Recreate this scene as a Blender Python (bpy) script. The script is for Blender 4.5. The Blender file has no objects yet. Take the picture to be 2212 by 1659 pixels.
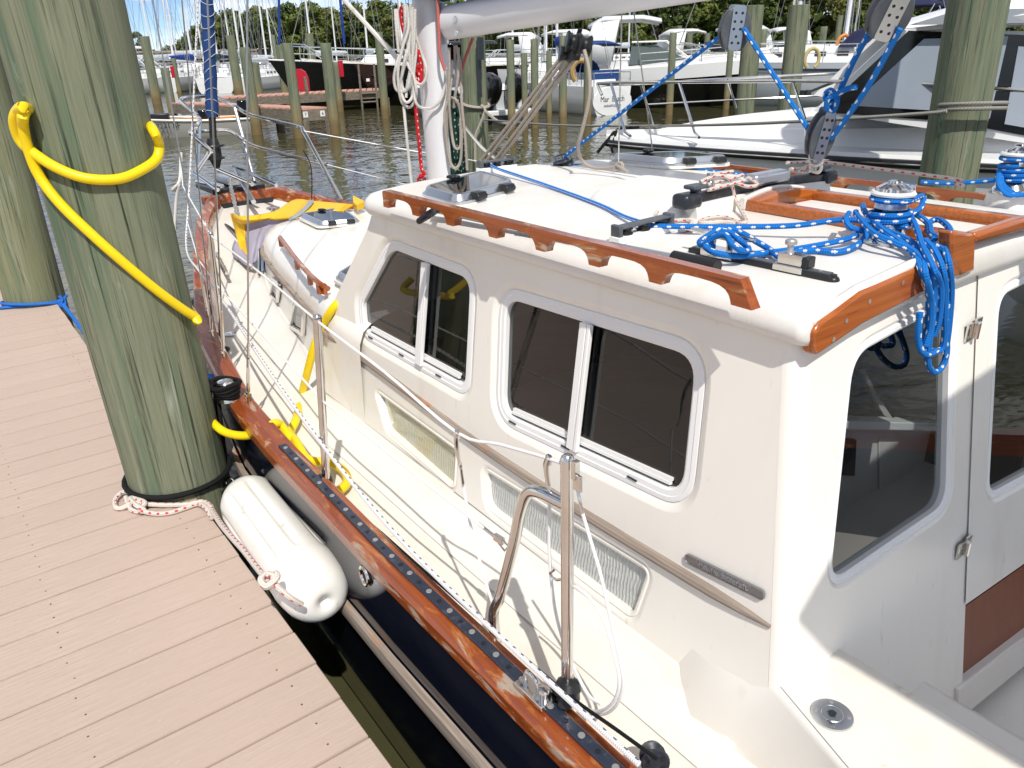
import bpy, bmesh, math, random
import numpy as np
from mathutils import Vector, Matrix
S=bpy.context.scene; COL=S.collection
random.seed(7); rng=np.random.default_rng(7)
# ---------------------------------------------------------------- camera, sky, sun, exposure
FPX=1660.; CXP,CYP=1106.,829.5; CZ=2.15; DZ=.75; YAW=math.radians(36.4)
def _basis():
    dn=np.array([(1206.-CXP)/FPX,-(4647.-CYP)/FPX,-1.]); dn/=np.linalg.norm(dn); up=-dn
    fw=np.array([0,0,-1.]); y=fw-up*fw.dot(up); y/=np.linalg.norm(y); x=np.cross(y,up)
    return np.array([math.cos(YAW)*x+math.sin(YAW)*y, -math.sin(YAW)*x+math.cos(YAW)*y, up])
BAS=_basis(); EYE=np.array([0,0,CZ])
cd=bpy.data.cameras.new('camera'); cam=bpy.data.objects.new('camera',cd); COL.objects.link(cam)
cam.matrix_world=Matrix([[*BAS[0],0],[*BAS[1],0],[*BAS[2],CZ],[0,0,0,1]])
cd.sensor_width=36; cd.lens=FPX/2212*36; cd.clip_start=.02; cd.clip_end=3000
S.camera=cam
SUN=Vector((-.25,-.56,.79)).normalized()
w=bpy.data.worlds.new('World'); S.world=w; w.use_nodes=True
def world():
    nt=w.node_tree; nt.nodes.clear(); N=nt.nodes.new; L=nt.links.new
    sky=N('ShaderNodeTexSky'); sky.sky_type='NISHITA'; sky.sun_disc=False
    sky.sun_elevation=math.asin(SUN.z); sky.sun_rotation=math.atan2(SUN.x,SUN.y)
    sky.air_density=.62; sky.dust_density=.0; sky.ozone_density=3.0; sky.altitude=300
    tc=N('ShaderNodeTexCoord'); mp=N('ShaderNodeMapping'); mp.inputs['Scale'].default_value=(1,1,2.6); mp.inputs['Location'].default_value=(2.1,-.7,.5)
    L(tc.outputs['Generated'],mp.inputs[0])
    nz=N('ShaderNodeTexNoise'); nz.inputs['Scale'].default_value=4.2; nz.inputs['Detail'].default_value=7; nz.inputs['Roughness'].default_value=.58
    L(mp.outputs[0],nz.inputs[0])
    cr=N('ShaderNodeValToRGB'); cr.color_ramp.elements[0].position=.43; cr.color_ramp.elements[1].position=.60
    cr.color_ramp.elements[0].color=(0,0,0,1); cr.color_ramp.elements[1].color=(.85,.85,.85,1)
    L(nz.outputs[0],cr.inputs[0])
    tn=N('ShaderNodeMixRGB'); tn.blend_type='MULTIPLY'; tn.inputs[0].default_value=1; tn.inputs[2].default_value=(.84,.93,1.06,1); L(sky.outputs[0],tn.inputs[1])
    mx=N('ShaderNodeMixRGB'); mx.inputs[2].default_value=(13,12.7,12.2,1)
    L(cr.outputs[0],mx.inputs[0]); L(tn.outputs[0],mx.inputs[1])
    bg=N('ShaderNodeBackground'); bg.inputs[1].default_value=.08
    out=N('ShaderNodeOutputWorld'); L(mx.outputs[0],bg.inputs[0]); L(bg.outputs[0],out.inputs[0])
world()
sl=bpy.data.lights.new('sun','SUN'); sl.energy=3.05; sl.angle=math.radians(.53); sl.color=(1,.95,.87)
so=bpy.data.objects.new('sun',sl); COL.objects.link(so); so.rotation_euler=SUN.to_track_quat('Z','Y').to_euler()
S.view_settings.view_transform='Standard'; S.view_settings.look='None'; S.view_settings.exposure=.46; S.view_settings.gamma=1
S.view_settings.use_curve_mapping=False
S.render.engine='CYCLES'
S.cycles.max_bounces=9; S.cycles.diffuse_bounces=3; S.cycles.glossy_bounces=4; S.cycles.transmission_bounces=6; S.cycles.transparent_max_bounces=12
S.cycles.caustics_reflective=False; S.cycles.caustics_refractive=False; S.cycles.sample_clamp_indirect=4
# ---------------------------------------------------------------- measuring helpers (photo sight line met with a known real plane)
def ray(u,v): return BAS@np.array([(u-CXP)/FPX,-(v-CYP)/FPX,-1.])
def P(u,v,x=None,y=None,z=None):
    d=ray(u,v)
    t=(x/d[0]) if x is not None else (y/d[1]) if y is not None else (z-CZ)/d[2]
    return EYE+d*t
def PL(u,v,p,n):
    d=ray(u,v); p=np.array(p);n=np.array(n); return EYE+d*((p-EYE).dot(n)/d.dot(n))
WP=(1.01,0,.92); WN=(1,0,-.12)
def W(u,v,h=0.): return PL(u,v,(WP[0]-h,0,WP[2]),WN)          # pilothouse side
def wx(z): return 1.01+.12*(z-.92)
def camber(x): return 1.754+.020*(1-((min(max(x,1.05),2.45)-1.75)/.65)**2)-.012*(x-1.10)-.30*max(0,min(x,2.45)-2.05)**2   # the boat lies heeled a little away
def R(u,v,h=0.):                                               # pilothouse roof
    z=1.8
    for _ in range(30):
        p=P(u,v,z=z); z=.5*z+.5*(camber(p[0])+h)
    return P(u,v,z=z)
FH=np.array([math.sin(YAW),math.cos(YAW),0])
def DP(u,v,dep):                                               # point at a horizontal distance along the view heading
    d=ray(u,v); return EYE+d*(dep/d.dot(FH))
def lerp(t,xs,ys): return float(np.interp(t,xs,ys))
# ---------------------------------------------------------------- mesh builder
def cr_spline(pts,res,closed=False):
    pts=[np.array(p,float) for p in pts]; n=len(pts)
    if n<3 and not closed: return pts
    out=[]
    seg=n if closed else n-1
    for i in range(seg):
        p1,p2=pts[i],pts[(i+1)%n]
        p0=pts[i-1] if (closed or i>0) else 2*p1-p2
        p3=pts[(i+2)%n] if (closed or i+2<n) else 2*p2-p1
        for k in range(res):
            t=k/res; t2=t*t;t3=t2*t
            out.append(.5*((2*p1)+(-p0+p2)*t+(2*p0-5*p1+4*p2-p3)*t2+(-p0+3*p1-3*p2+p3)*t3))
    if not closed: out.append(pts[-1])
    return out
class MB:
    def __init__(s): s.v=[]; s.f=[]; s.uv=[]
    def add(s,vs,fs,uvs=None):
        o=len(s.v); s.v+= [tuple(float(c) for c in p) for p in vs]
        for i,f in enumerate(fs):
            s.f.append([o+k for k in f]); s.uv.append(uvs[i] if uvs else None)
        return s
    def tube(s,pts,r,n=8,closed=False,res=0,caps=True,flat=1.):
        if res: pts=cr_spline(pts,res,closed)
        pts=[np.array(p,float) for p in pts]
        m=len(pts); rr=r if hasattr(r,'__len__') else [r]*m
        if len(rr)!=m: rr=np.interp(np.linspace(0,1,m),np.linspace(0,1,len(rr)),rr)
        T=[]
        for i in range(m):
            a=pts[i-1] if (i>0 or closed) else pts[i]; b=pts[(i+1)%m] if (i<m-1 or closed) else pts[i]
            t=b-a; T.append(t/(np.linalg.norm(t)+1e-12))
        up=np.array([0,0,1.]) if abs(T[0][2])<.9 else np.array([1.,0,0])
        nrm=np.cross(T[0],up); nrm/=np.linalg.norm(nrm)
        vs=[];L=[0.]
        for i in range(m):
            nrm=nrm-T[i]*nrm.dot(T[i]); nrm/=(np.linalg.norm(nrm)+1e-12); bn=np.cross(T[i],nrm)
            if i: L.append(L[-1]+np.linalg.norm(pts[i]-pts[i-1]))
            for k in range(n):
                a=2*math.pi*k/n; vs.append(pts[i]+rr[i]*(math.cos(a)*nrm+flat*math.sin(a)*bn))
        fs=[];uv=[]
        rings=m if closed else m-1
        tot=L[-1]+(np.linalg.norm(pts[0]-pts[-1]) if closed else 0)
        for i in range(rings):
            j=(i+1)%m; l0=L[i]; l1=L[j] if j else tot
            for k in range(n):
                k2=(k+1)%n
                fs.append([i*n+k,j*n+k,j*n+k2,i*n+k2]); uv.append([(k/n,l0),(k/n,l1),((k+1)/n,l1),((k+1)/n,l0)])
        if caps and not closed:
            fs.append([k for k in range(n)]); uv.append([(0,0)]*n)
            fs.append([(m-1)*n+k for k in reversed(range(n))]); uv.append([(0,0)]*n)
        return s.add(vs,fs,uv)
    def box(s,c,d,R=None):
        c=np.array(c,float); R=np.eye(3) if R is None else R
        vs=[c+R@np.array([x*d[0]/2,y*d[1]/2,z*d[2]/2]) for x in(-1,1) for y in(-1,1) for z in(-1,1)]
        return s.add(vs,[[0,1,3,2],[4,6,7,5],[0,4,5,1],[2,3,7,6],[0,2,6,4],[1,5,7,3]])
    def lathe(s,prof,o,ax=(0,0,1),n=20,ph=0.):
        o=np.array(o,float); ax=np.array(ax,float); ax/=np.linalg.norm(ax)
        h=np.array([1.,0,0]) if abs(ax[0])<.8 else np.array([0,1.,0])
        a=np.cross(ax,h);a/=np.linalg.norm(a);b=np.cross(ax,a)
        vs=[];fs=[];uv=[]
        for (r,z) in prof:
            for k in range(n):
                t=2*math.pi*k/n+ph; vs.append(o+ax*z+r*(math.cos(t)*a+math.sin(t)*b))
        for i in range(len(prof)-1):
            for k in range(n):
                k2=(k+1)%n; fs.append([i*n+k,i*n+k2,(i+1)*n+k2,(i+1)*n+k])
                uv.append([(k/n,prof[i][1]),((k+1)/n,prof[i][1]),((k+1)/n,prof[i+1][1]),(k/n,prof[i+1][1])])
        fs.append([k for k in reversed(range(n))]); uv.append([(0,0)]*n)
        m=(len(prof)-1)*n; fs.append([m+k for k in range(n)]); uv.append([(0,0)]*n)
        return s.add(vs,fs,uv)
    def prism(s,poly,vec):
        n=len(poly); poly=[np.array(p,float) for p in poly]; vec=np.array(vec,float)
        vs=poly+[p+vec for p in poly]
        fs=[list(range(n)),[n+k for k in reversed(range(n))]]+[[k,n+k,n+(k+1)%n,(k+1)%n] for k in range(n)]
        return s.add(vs,fs)
    def loft(s,rings,closed=True,caps=False):
        n=len(rings[0]); vs=[p for r in rings for p in r]; fs=[];uv=[]
        for i in range(len(rings)-1):
            for k in range(n if closed else n-1):
                k2=(k+1)%n; fs.append([i*n+k,i*n+k2,(i+1)*n+k2,(i+1)*n+k])
                uv.append([(k/n,i),((k+1)/n,i),((k+1)/n,i+1),(k/n,i+1)])
        if caps:
            fs.append(list(reversed(range(n)))); uv.append([(0,0)]*n)
            m=(len(rings)-1)*n; fs.append([m+k for k in range(n)]); uv.append([(0,0)]*n)
        return s.add(vs,fs,uv)
    def fill(s,outer,holes=()):
        from mathutils.geometry import tessellate_polygon
        loops=[[Vector(tuple(map(float,p))) for p in l] for l in [outer]+list(holes)]
        flat=[tuple(p) for l in loops for p in l]
        s.add(flat,[list(t) for t in tessellate_polygon(loops)]); return s
    def mesh(s,name,mat,off=(0,0,0),ang=35,recalc=True):
        me=bpy.data.meshes.new(name)
        off=np.array(off,float)
        me.from_pydata([tuple(np.array(v)-off) for v in s.v],[],s.f)
        if any(u is not None for u in s.uv):
            ul=me.uv_layers.new(name='UVMap'); flat=[]
            for f,u in zip(s.f,s.uv):
                flat+= [c for q in (u if u is not None else [(0,0)]*len(f)) for c in q]
            ul.data.foreach_set('uv',flat)
        if recalc:
            bm=bmesh.new(); bm.from_mesh(me); bmesh.ops.recalc_face_normals(bm,faces=bm.faces); bm.to_mesh(me); bm.free()
        for p in me.polygons: p.use_smooth=True
        me.set_sharp_from_angle(angle=math.radians(ang))
        if mat: me.materials.append(mat)
        return me
def tag(o,label=None,cat=None,group=None,kind=None):
    if label:o['label']=label
    if cat:o['category']=cat
    if group:o['group']=group
    if kind:o['kind']=kind
    return o
def thing(name,label,cat,loc=(0,0,0),group=None):
    o=bpy.data.objects.new(name,None); COL.objects.link(o); o.location=tuple(map(float,loc)); o.empty_display_size=.1
    return tag(o,label,cat,group)
def wloc(o):
    l=np.array(o.location)
    while o.parent: o=o.parent; l=l+np.array(o.location)
    return l
def obj(name,mb,mat,parent=None,bevel=0,ang=35,label=None,cat=None,group=None,kind=None,recalc=True,local=False,seg=2):
    off=wloc(parent) if (parent is not None and not local) else (0,0,0)
    me=mb if isinstance(mb,bpy.types.Mesh) else mb.mesh(name,mat,off,ang,recalc)
    o=bpy.data.objects.new(name,me); COL.objects.link(o)
    if parent is not None: o.parent=parent
    if bevel:
        m=o.modifiers.new('bevel','BEVEL'); m.width=bevel; m.segments=seg; m.limit_method='ANGLE'; m.angle_limit=math.radians(40); m.harden_normals=False
    return tag(o,label,cat,group,kind)
def dup(o,loc=None,label=None,parent=None,rotz=None,scale=None):
    c=o.copy(); COL.objects.link(c)
    if parent is not None: c.parent=parent
    if loc is not None: c.location=tuple(map(float,loc))
    if rotz is not None: c.rotation_euler.z=rotz
    if scale is not None: c.scale=scale
    if label: c['label']=label
    for ch in o.children: dup(ch,parent=c)
    return c
def rotm(ax,a): return np.array(Matrix.Rotation(a,3,Vector(ax)))
def frame(d,up=(0,0,1)):
    d=np.array(d,float);d/=np.linalg.norm(d);u=np.array(up,float);r=np.cross(d,u);r/=np.linalg.norm(r);u=np.cross(r,d)
    return np.column_stack([r,d,u])     # local x right, y along, z up
# ---------------------------------------------------------------- materials
def mat(name,col,rough=.5,metal=0.,spec=.5,coat=0.,bump=None,var=None,trans=0.,ior=1.45):
    """var=(scale vec, detail, lo colour, hi colour, pos0,pos1); bump=(scale vec, strength, distance)"""
    m=bpy.data.materials.new(name); m.use_nodes=True; nt=m.node_tree; b=nt.nodes['Principled BSDF']
    b.inputs['Base Color'].default_value=(*col,1); b.inputs['Roughness'].default_value=rough; b.inputs['Metallic'].default_value=metal
    b.inputs['Specular IOR Level'].default_value=spec; b.inputs['Coat Weight'].default_value=coat; b.inputs['Coat Roughness'].default_value=.08
    b.inputs['Transmission Weight'].default_value=trans; b.inputs['IOR'].default_value=ior
    if var:
        for i,(sc,det,c2,p0,p1) in enumerate(var):
            f=noise(nt,sc,det); rmp=ramp(nt,f,p0,p1); mixin(nt,b,rmp,c2)
    if bump:
        f=noise(nt,bump[0],4); bumpin(nt,b,f,bump[1],bump[2])
    return m
def noise(nt,sc,det=4,coord='Object',kind='ShaderNodeTexNoise',rough=.55,dist=0.):
    tc=nt.nodes.new('ShaderNodeTexCoord'); mp=nt.nodes.new('ShaderNodeMapping'); mp.inputs['Scale'].default_value=sc if hasattr(sc,'__len__') else (sc,)*3
    nt.links.new(tc.outputs[coord],mp.inputs[0]); n=nt.nodes.new(kind); n.inputs['Scale'].default_value=1
    if kind=='ShaderNodeTexNoise': n.inputs['Detail'].default_value=det; n.inputs['Roughness'].default_value=rough; n.inputs['Distortion'].default_value=dist
    nt.links.new(mp.outputs[0],n.inputs[0]); return n.outputs[0]
def ramp(nt,f,p0,p1,inv=False):
    r=nt.nodes.new('ShaderNodeMapRange'); r.inputs[1].default_value=p0; r.inputs[2].default_value=p1
    if inv: r.inputs[3].default_value=1; r.inputs[4].default_value=0
    nt.links.new(f,r.inputs[0]); return r.outputs[0]
def mixin(nt,b,fac,c2,sock='Base Color'):
    mx=nt.nodes.new('ShaderNodeMixRGB'); i=b.inputs[sock]
    if i.is_linked: nt.links.new(i.links[0].from_socket,mx.inputs[1])
    else: mx.inputs[1].default_value=i.default_value if sock=='Base Color' else (i.default_value,)*3+(1,)
    mx.inputs[2].default_value=(*c2,1) if hasattr(c2,'__len__') else (c2,)*3+(1,)
    nt.links.new(fac,mx.inputs[0]); nt.links.new(mx.outputs[0],i)
def bumpin(nt,b,f,st,dist):
    bp=nt.nodes.new('ShaderNodeBump'); bp.inputs['Strength'].default_value=st; bp.inputs['Distance'].default_value=dist
    i=b.inputs['Normal']
    if i.is_linked: nt.links.new(i.links[0].from_socket,bp.inputs['Normal'])
    nt.links.new(f,bp.inputs['Height']); nt.links.new(bp.outputs[0],i)
def math_(nt,op,a,b=None):
    n=nt.nodes.new('ShaderNodeMath'); n.operation=op
    for k,x in enumerate((a,b)):
        if x is None: continue
        if isinstance(x,(int,float)): n.inputs[k].default_value=x
        else: nt.links.new(x,n.inputs[k])
    return n.outputs[0]
def uvxy(nt):
    tc=nt.nodes.new('ShaderNodeTexCoord'); sp=nt.nodes.new('ShaderNodeSeparateXYZ'); nt.links.new(tc.outputs['UV'],sp.inputs[0]); return sp.outputs[0],sp.outputs[1]
def rope(name,col,fleck=None,pitch=.03,w=.3,across=2.,rough=.75,c3=None,twist=0.,braid=.0045):
    m=mat(name,col,rough,spec=.2); nt=m.node_tree; b=nt.nodes['Principled BSDF']
    U,V=uvxy(nt)
    def wave(op_u,op_v):
        a=math_(nt,'MULTIPLY',U,op_u*2*math.pi); c=math_(nt,'MULTIPLY',V,op_v*2*math.pi)
        return math_(nt,'SINE',math_(nt,'ADD',a,c))
    if fleck:
        f=math_(nt,'MULTIPLY',wave(across,1/pitch),wave(-across,1/pitch))
        mixin(nt,b,ramp(nt,f,1-w-.06,1-w+.06),fleck)
    if c3:
        f=math_(nt,'MULTIPLY',wave(1,.5/pitch),wave(-2,.43/pitch)); mixin(nt,b,ramp(nt,f,.7,.8),c3)
    if twist: h=wave(2,1/twist)
    else: h=math_(nt,'MULTIPLY',wave(3,1/braid/2),wave(-3,1/braid/2))
    dk=tuple(c*.62 for c in col); mixin(nt,b,ramp(nt,h,-.2,-.9),dk)
    bumpin(nt,b,h,.5,.0015)
    return m
M={}
M['gel']=mat('cream_gelcoat',(.87,.84,.775),.24,coat=.2,var=[((3,3,1.2),5,(.845,.81,.74),.45,.7),((7,7,.5),5,(.80,.76,.68),.56,.74),((38,38,9),3,(.71,.67,.59),.66,.8)])
M['geld']=mat('deck_gelcoat',(.77,.745,.69),.3,coat=.15,var=[((3,3,3),5,(.735,.70,.63),.45,.7),((9,9,9),5,(.67,.63,.55),.62,.78)])
M['gelroof']=mat('cream_nonskid',(.76,.745,.71),.42,var=[((5,5,5),5,(.71,.68,.62),.45,.7),((2.2,9,9),5,(.66,.62,.55),.6,.8)])
M['nonskid']=mat('nonskid_deck',(.74,.71,.645),.5,var=[((6,6,6),5,(.70,.65,.56),.45,.7),((30,30,30),3,(.58,.52,.43),.66,.8)])
def _ns():
    for k in ('gelroof','nonskid'):
        nt=M[k].node_tree; b=nt.nodes['Principled BSDF']; f=noise(nt,(260,260,0),0,kind='ShaderNodeTexVoronoi'); bumpin(nt,b,f,.22,.0012)
_ns()
M['white']=mat('white_vinyl',(.84,.84,.83),.5,spec=.3)
M['boat']=mat('white_gelcoat',(.78,.79,.79),.25,coat=.2,var=[((.6,.6,2),4,(.72,.73,.72),.4,.7)])
M['boat2']=mat('cream_boat_gelcoat',(.76,.72,.62),.25,coat=.2)
M['cgrey']=mat('grey_gelcoat',(.33,.36,.40),.25,coat=.3)
M['lgrey']=mat('light_grey_gelcoat',(.50,.54,.57),.3)
M['navy']=mat('navy_hull',(.006,.008,.016),.07,coat=.3,var=[((2,2,6),4,(.012,.014,.024),.4,.7)])
M['black']=mat('black_hull',(.004,.004,.005),.12,coat=.2)
M['steel']=mat('polished_stainless',(.72,.71,.69),.13,1.,var=[((9,9,9),4,(.58,.55,.50),.45,.75)])
M['alu']=mat('brushed_aluminium',(.62,.65,.68),.3,1.)
M['mast']=mat('white_mast_paint',(.74,.75,.77),.32)
M['plast']=mat('black_plastic',(.014,.015,.017),.38)
M['grplast']=mat('grey_plastic',(.075,.085,.10),.45,var=[((30,30,30),4,(.11,.12,.13),.45,.7)])
M['dgrey']=mat('dark_grey_anodised',(.03,.036,.046),.35,.3,var=[((40,40,40),4,(.07,.075,.085),.55,.75)])
M['tag']=mat('white_tag',(.75,.75,.74),.6)
def wood(name,c1,c2,worn=None,rough=.24,coat=.35,ax=1,worn_p=(.62,.68),sc=3.):
    m=mat(name,c1,rough,coat=coat); nt=m.node_tree; b=nt.nodes['Principled BSDF']
    s=[70*sc/3]*3; s[ax]=2.2
    mixin(nt,b,ramp(nt,noise(nt,s,5),.35,.7),c2)
    s2=[190]*3; s2[ax]=7
    f2=noise(nt,s2,3); mixin(nt,b,ramp(nt,f2,.6,.75),tuple(c*.45 for c in c1)); bumpin(nt,b,f2,.15,.0006)
    if worn:
        s3=[20]*3; s3[ax]=5.
        f=noise(nt,s3,6,rough=.62,dist=.6); r=ramp(nt,f,*worn_p); mixin(nt,b,r,worn); 
        mx=math_(nt,'ADD',math_(nt,'MULTIPLY',r,.6),rough); nt.links.new(mx,b.inputs['Roughness']); nt.links.new(math_(nt,'SUBTRACT',coat,math_(nt,'MULTIPLY',r,coat)),b.inputs['Coat Weight'])
        bumpin(nt,b,r,-.4,.0012)
        edge=math_(nt,'MULTIPLY',ramp(nt,f,worn_p[0]-.05,worn_p[0]),math_(nt,'SUBTRACT',1.0,r)); mixin(nt,b,math_(nt,'MULTIPLY',edge,.6),(.45,.16,.035))
    return m
M['teak']=wood('varnished_teak',(.33,.080,.013),(.47,.135,.022),ax=0,sc=5.)
M['rail']=wood('worn_varnished_rail',(.22,.045,.012),(.33,.08,.016),(.36,.29,.235),worn_p=(.57,.605))
M['hrail']=wood('handrail_varnish',(.27,.058,.012),(.38,.095,.018),(.50,.38,.28),worn_p=(.60,.635))
M['rub']=wood('weathered_teak',(.36,.30,.25),(.20,.155,.12),(.24,.06,.02),rough=.7,coat=0.,worn_p=(.64,.68),sc=5.)
M['ship']=wood('door_teak',(.20,.05,.014),(.26,.07,.02),rough=.35,coat=.1,ax=2,sc=1.)
M['dkteak']=wood('dark_teak',(.16,.04,.016),(.22,.06,.02),(.4,.32,.26),worn_p=(.6,.64))
def pile(name,warm=0.):
    m=mat(name,(.185+warm,.205+warm*.8,.135),.88,spec=.2); nt=m.node_tree; b=nt.nodes['Principled BSDF']
    mixin(nt,b,ramp(nt,noise(nt,(9,9,.75),6,rough=.65,dist=.4),.45,.7),(.27,.265,.185))
    mixin(nt,b,ramp(nt,noise(nt,(13,13,.6),6,rough=.6,dist=.5),.5,.66),(.11,.16,.105))
    mixin(nt,b,ramp(nt,noise(nt,(30,30,1.2),6,rough=.7),.56,.7),(.055,.055,.04))
    mixin(nt,b,ramp(nt,noise(nt,(22,22,2.5),5,rough=.6,dist=1.),.62,.76),(.33,.37,.29))
    mixin(nt,b,math_(nt,'MULTIPLY',ramp(nt,noise(nt,(150,150,2.2),4,rough=.7),.48,.66),.45),(.09,.10,.07)); f=noise(nt,(70,70,1.1),5,rough=.7); mixin(nt,b,ramp(nt,f,.57,.68),(.03,.036,.024))
    bumpin(nt,b,noise(nt,(60,60,.9),6,rough=.7),.55,.006)
    bumpin(nt,b,noise(nt,(14,14,2.),5),.4,.012)
    return m
M['pile']=pile('treated_piling_wood')
M['pile2']=pile('weathered_piling_wood',.035)
def wetpile():
    m=pile('piling_wood_with_waterline'); nt=m.node_tree; b=nt.nodes['Principled BSDF']
    tc=nt.nodes.new('ShaderNodeTexCoord'); sp=nt.nodes.new('ShaderNodeSeparateXYZ'); nt.links.new(tc.outputs['Object'],sp.inputs[0])
    z=math_(nt,'ADD',sp.outputs[2],math_(nt,'MULTIPLY',noise(nt,(5,5,3),4),.3))
    mixin(nt,b,ramp(nt,z,.62,.40),(.06,.055,.035)); mixin(nt,b,math_(nt,'MULTIPLY',ramp(nt,z,1.25,.7),.55),(.28,.20,.09))
    return m
M['pilew']=wetpile()
def deckmat():
    m=mat('tan_composite_decking',(.47,.37,.305),.62,spec=.3); nt=m.node_tree; b=nt.nodes['Principled BSDF']
    mixin(nt,b,ramp(nt,noise(nt,(7,160,10),4,rough=.7),.45,.7),(.56,.46,.39))
    mixin(nt,b,ramp(nt,noise(nt,(40,260,10),4,rough=.7),.56,.72),(.37,.285,.235))
    mixin(nt,b,ramp(nt,noise(nt,(1.3,2.,1),4),.45,.7),(.53,.41,.35))
    mixin(nt,b,math_(nt,'MULTIPLY',ramp(nt,noise(nt,(20,34,1),6,rough=.75),.64,.74),.75),(.66,.58,.52))
    oi=nt.nodes.new('ShaderNodeObjectInfo'); 
    mixin(nt,b,math_(nt,'MULTIPLY',oi.outputs['Random'],.35),(.44,.345,.285))
    bumpin(nt,b,noise(nt,(5,240,10),3),.35,.0016)
    return m
M['deck']=deckmat()
M['fdeck']=mat('red_brown_dock_boards',(.52,.27,.20),.75,var=[((3,3,3),4,(.58,.34,.27),.4,.7)])
M['fwood']=mat('grey_dock_timber',(.21,.18,.14),.85,var=[((6,6,14),5,(.12,.105,.08),.4,.7)])
M['yellow']=mat('yellow_hose_rubber',(.87,.64,.008),.34,spec=.4,var=[((8,8,8),4,(.80,.55,.015),.5,.8),((30,30,30),3,(.62,.46,.05),.66,.8)],bump=((40,40,40),.12,.002))
M['ybag']=mat('yellow_sailcloth',(.80,.49,.012),.55,bump=((18,18,18),.3,.01))
M['gbag']=mat('lilac_grey_cloth',(.36,.33,.40),.7,bump=((18,18,18),.4,.01))
M['strap']=mat('grey_webbing',(.30,.32,.34),.7)
M['fend']=mat('white_fender_vinyl',(.82,.81,.77),.33,var=[((4,4,4),5,(.76,.74,.68),.45,.7),((28,28,10),4,(.50,.47,.36),.66,.76)])
M['rblue']=rope('blue_rope_with_white_flecks',(.012,.17,.56),(.72,.74,.78),pitch=.060,w=.26,across=1.,c3=None)
M['rblue2']=rope('pale_blue_rope_with_white_dots',(.012,.19,.62),(.75,.78,.82),pitch=.017,w=.4,across=2.)
M['rred']=rope('white_rope_with_red_flecks',(.66,.61,.55),(.62,.05,.06),pitch=.055,w=.30,across=1.)
M['rwblue']=rope('white_rope_with_blue_flecks',(.76,.76,.76),(.02,.05,.20),pitch=.052,w=.28,across=1.)
M['rwdots']=rope('white_rope_with_fine_navy_dots',(.78,.78,.77),(.03,.05,.14),pitch=.04,w=.25,across=1.)
M['rwhite']=rope('off_white_rope',(.68,.66,.62),None)
M['rtaupe']=rope('weathered_taupe_rope',(.42,.37,.32),None)
M['rgrey']=rope('grey_twisted_rope',(.30,.29,.26),None,twist=.022)
M['rblack']=rope('black_braided_rope',(.012,.012,.013),None)
M['rdock']=rope('plain_blue_dock_line',(.03,.17,.60),None)
M['rredc']=rope('red_rope',(.55,.02,.025),(.7,.6,.55),pitch=.05,w=.2,across=1.)
M['rgreen']=rope('dark_green_rope',(.012,.055,.04),(.4,.45,.42),pitch=.05,w=.22,across=1.)
M['rpink']=rope('faded_red_rope',(.55,.16,.14),None)
M['vinyl']=mat('white_coated_wire',(.82,.82,.82),.3)
M['wire']=mat('stainless_wire',(.45,.44,.43),.3,1.)
M['bcan']=mat('blue_canvas',(.010,.045,.17),.75,bump=((14,14,14),.5,.01))
M['ncan']=mat('navy_canvas',(.006,.010,.05),.75,bump=((6,6,6),.4,.02))
M['brcan']=mat('bright_blue_canvas',(.006,.04,.24),.7,bump=((6,6,6),.4,.02))
M['awn']=mat('shade_awning_cloth',(.62,.62,.64),.8)  # cloth of the unseen awning added for its shade
M['tcan']=mat('tan_canvas',(.52,.36,.23),.8,bump=((3,3,9),.5,.03))
M['gcan']=mat('green_canvas',(.008,.06,.05),.75)
M['red']=mat('red_paint',(.48,.008,.025),.5)
M['orange']=mat('orange_vinyl',(.65,.24,.04),.5)
M['lens']=mat('dark_acrylic_lens',(.006,.008,.012),.04,spec=.7)
M['rubber']=mat('shade_black',(.02,.02,.022),.7)  # near-black colour stands in for shade inside the cabin and openings
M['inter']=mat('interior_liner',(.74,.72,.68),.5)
M['glassd']=mat('dark_boat_glass',(.012,.015,.018),.05,spec=.8)
M['wind']=mat('greenish_windscreen',(.05,.075,.075),.06,spec=.8)
M['glassg']=mat('grey_covered_glass',(.38,.43,.50),.3,coat=.4,var=[((1,1,1.6),3,(.32,.37,.44),.4,.65)])
M['screwh']=mat('dull_screw_steel',(.55,.54,.52),.4,.8)
M['strip']=mat('navy_painted_track',(.02,.028,.05),.3,coat=.2,var=[((60,60,60),4,(.06,.07,.09),.58,.72),((160,160,160),2,(.4,.42,.44),.78,.82)])
def glass():
    m=bpy.data.materials.new('tinted_window_glass'); m.use_nodes=True; nt=m.node_tree; nt.nodes.clear(); N=nt.nodes.new
    out=N('ShaderNodeOutputMaterial'); t=N('ShaderNodeBsdfTransparent'); t.inputs[0].default_value=(.34,.36,.37,1)
    g=N('ShaderNodeBsdfGlossy'); g.inputs['Roughness'].default_value=.02; g.inputs[0].default_value=(1,1,1,1)
    lw=N('ShaderNodeLayerWeight'); lw.inputs[0].default_value=.5; mx=N('ShaderNodeMixShader')
    fr=math_(nt,'ADD',math_(nt,'MULTIPLY',math_(nt,'POWER',lw.outputs['Facing'],3.5),.75),.045)
    nt.links.new(fr,mx.inputs[0]); nt.links.new(t.outputs[0],mx.inputs[1]); nt.links.new(g.outputs[0],mx.inputs[2]); nt.links.new(mx.outputs[0],out.inputs[0])
    return m
M['glass']=glass()
def clearglass():
    m=glass(); m.name='clear_window_glass'
    for n in m.node_tree.nodes:
        if n.type=='BSDF_TRANSPARENT': n.inputs[0].default_value=(.95,.97,.97,1)
    return m
M['clear']=clearglass()
M['glass2']=glass(); M['glass2'].name='lightly_tinted_glass'
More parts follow.
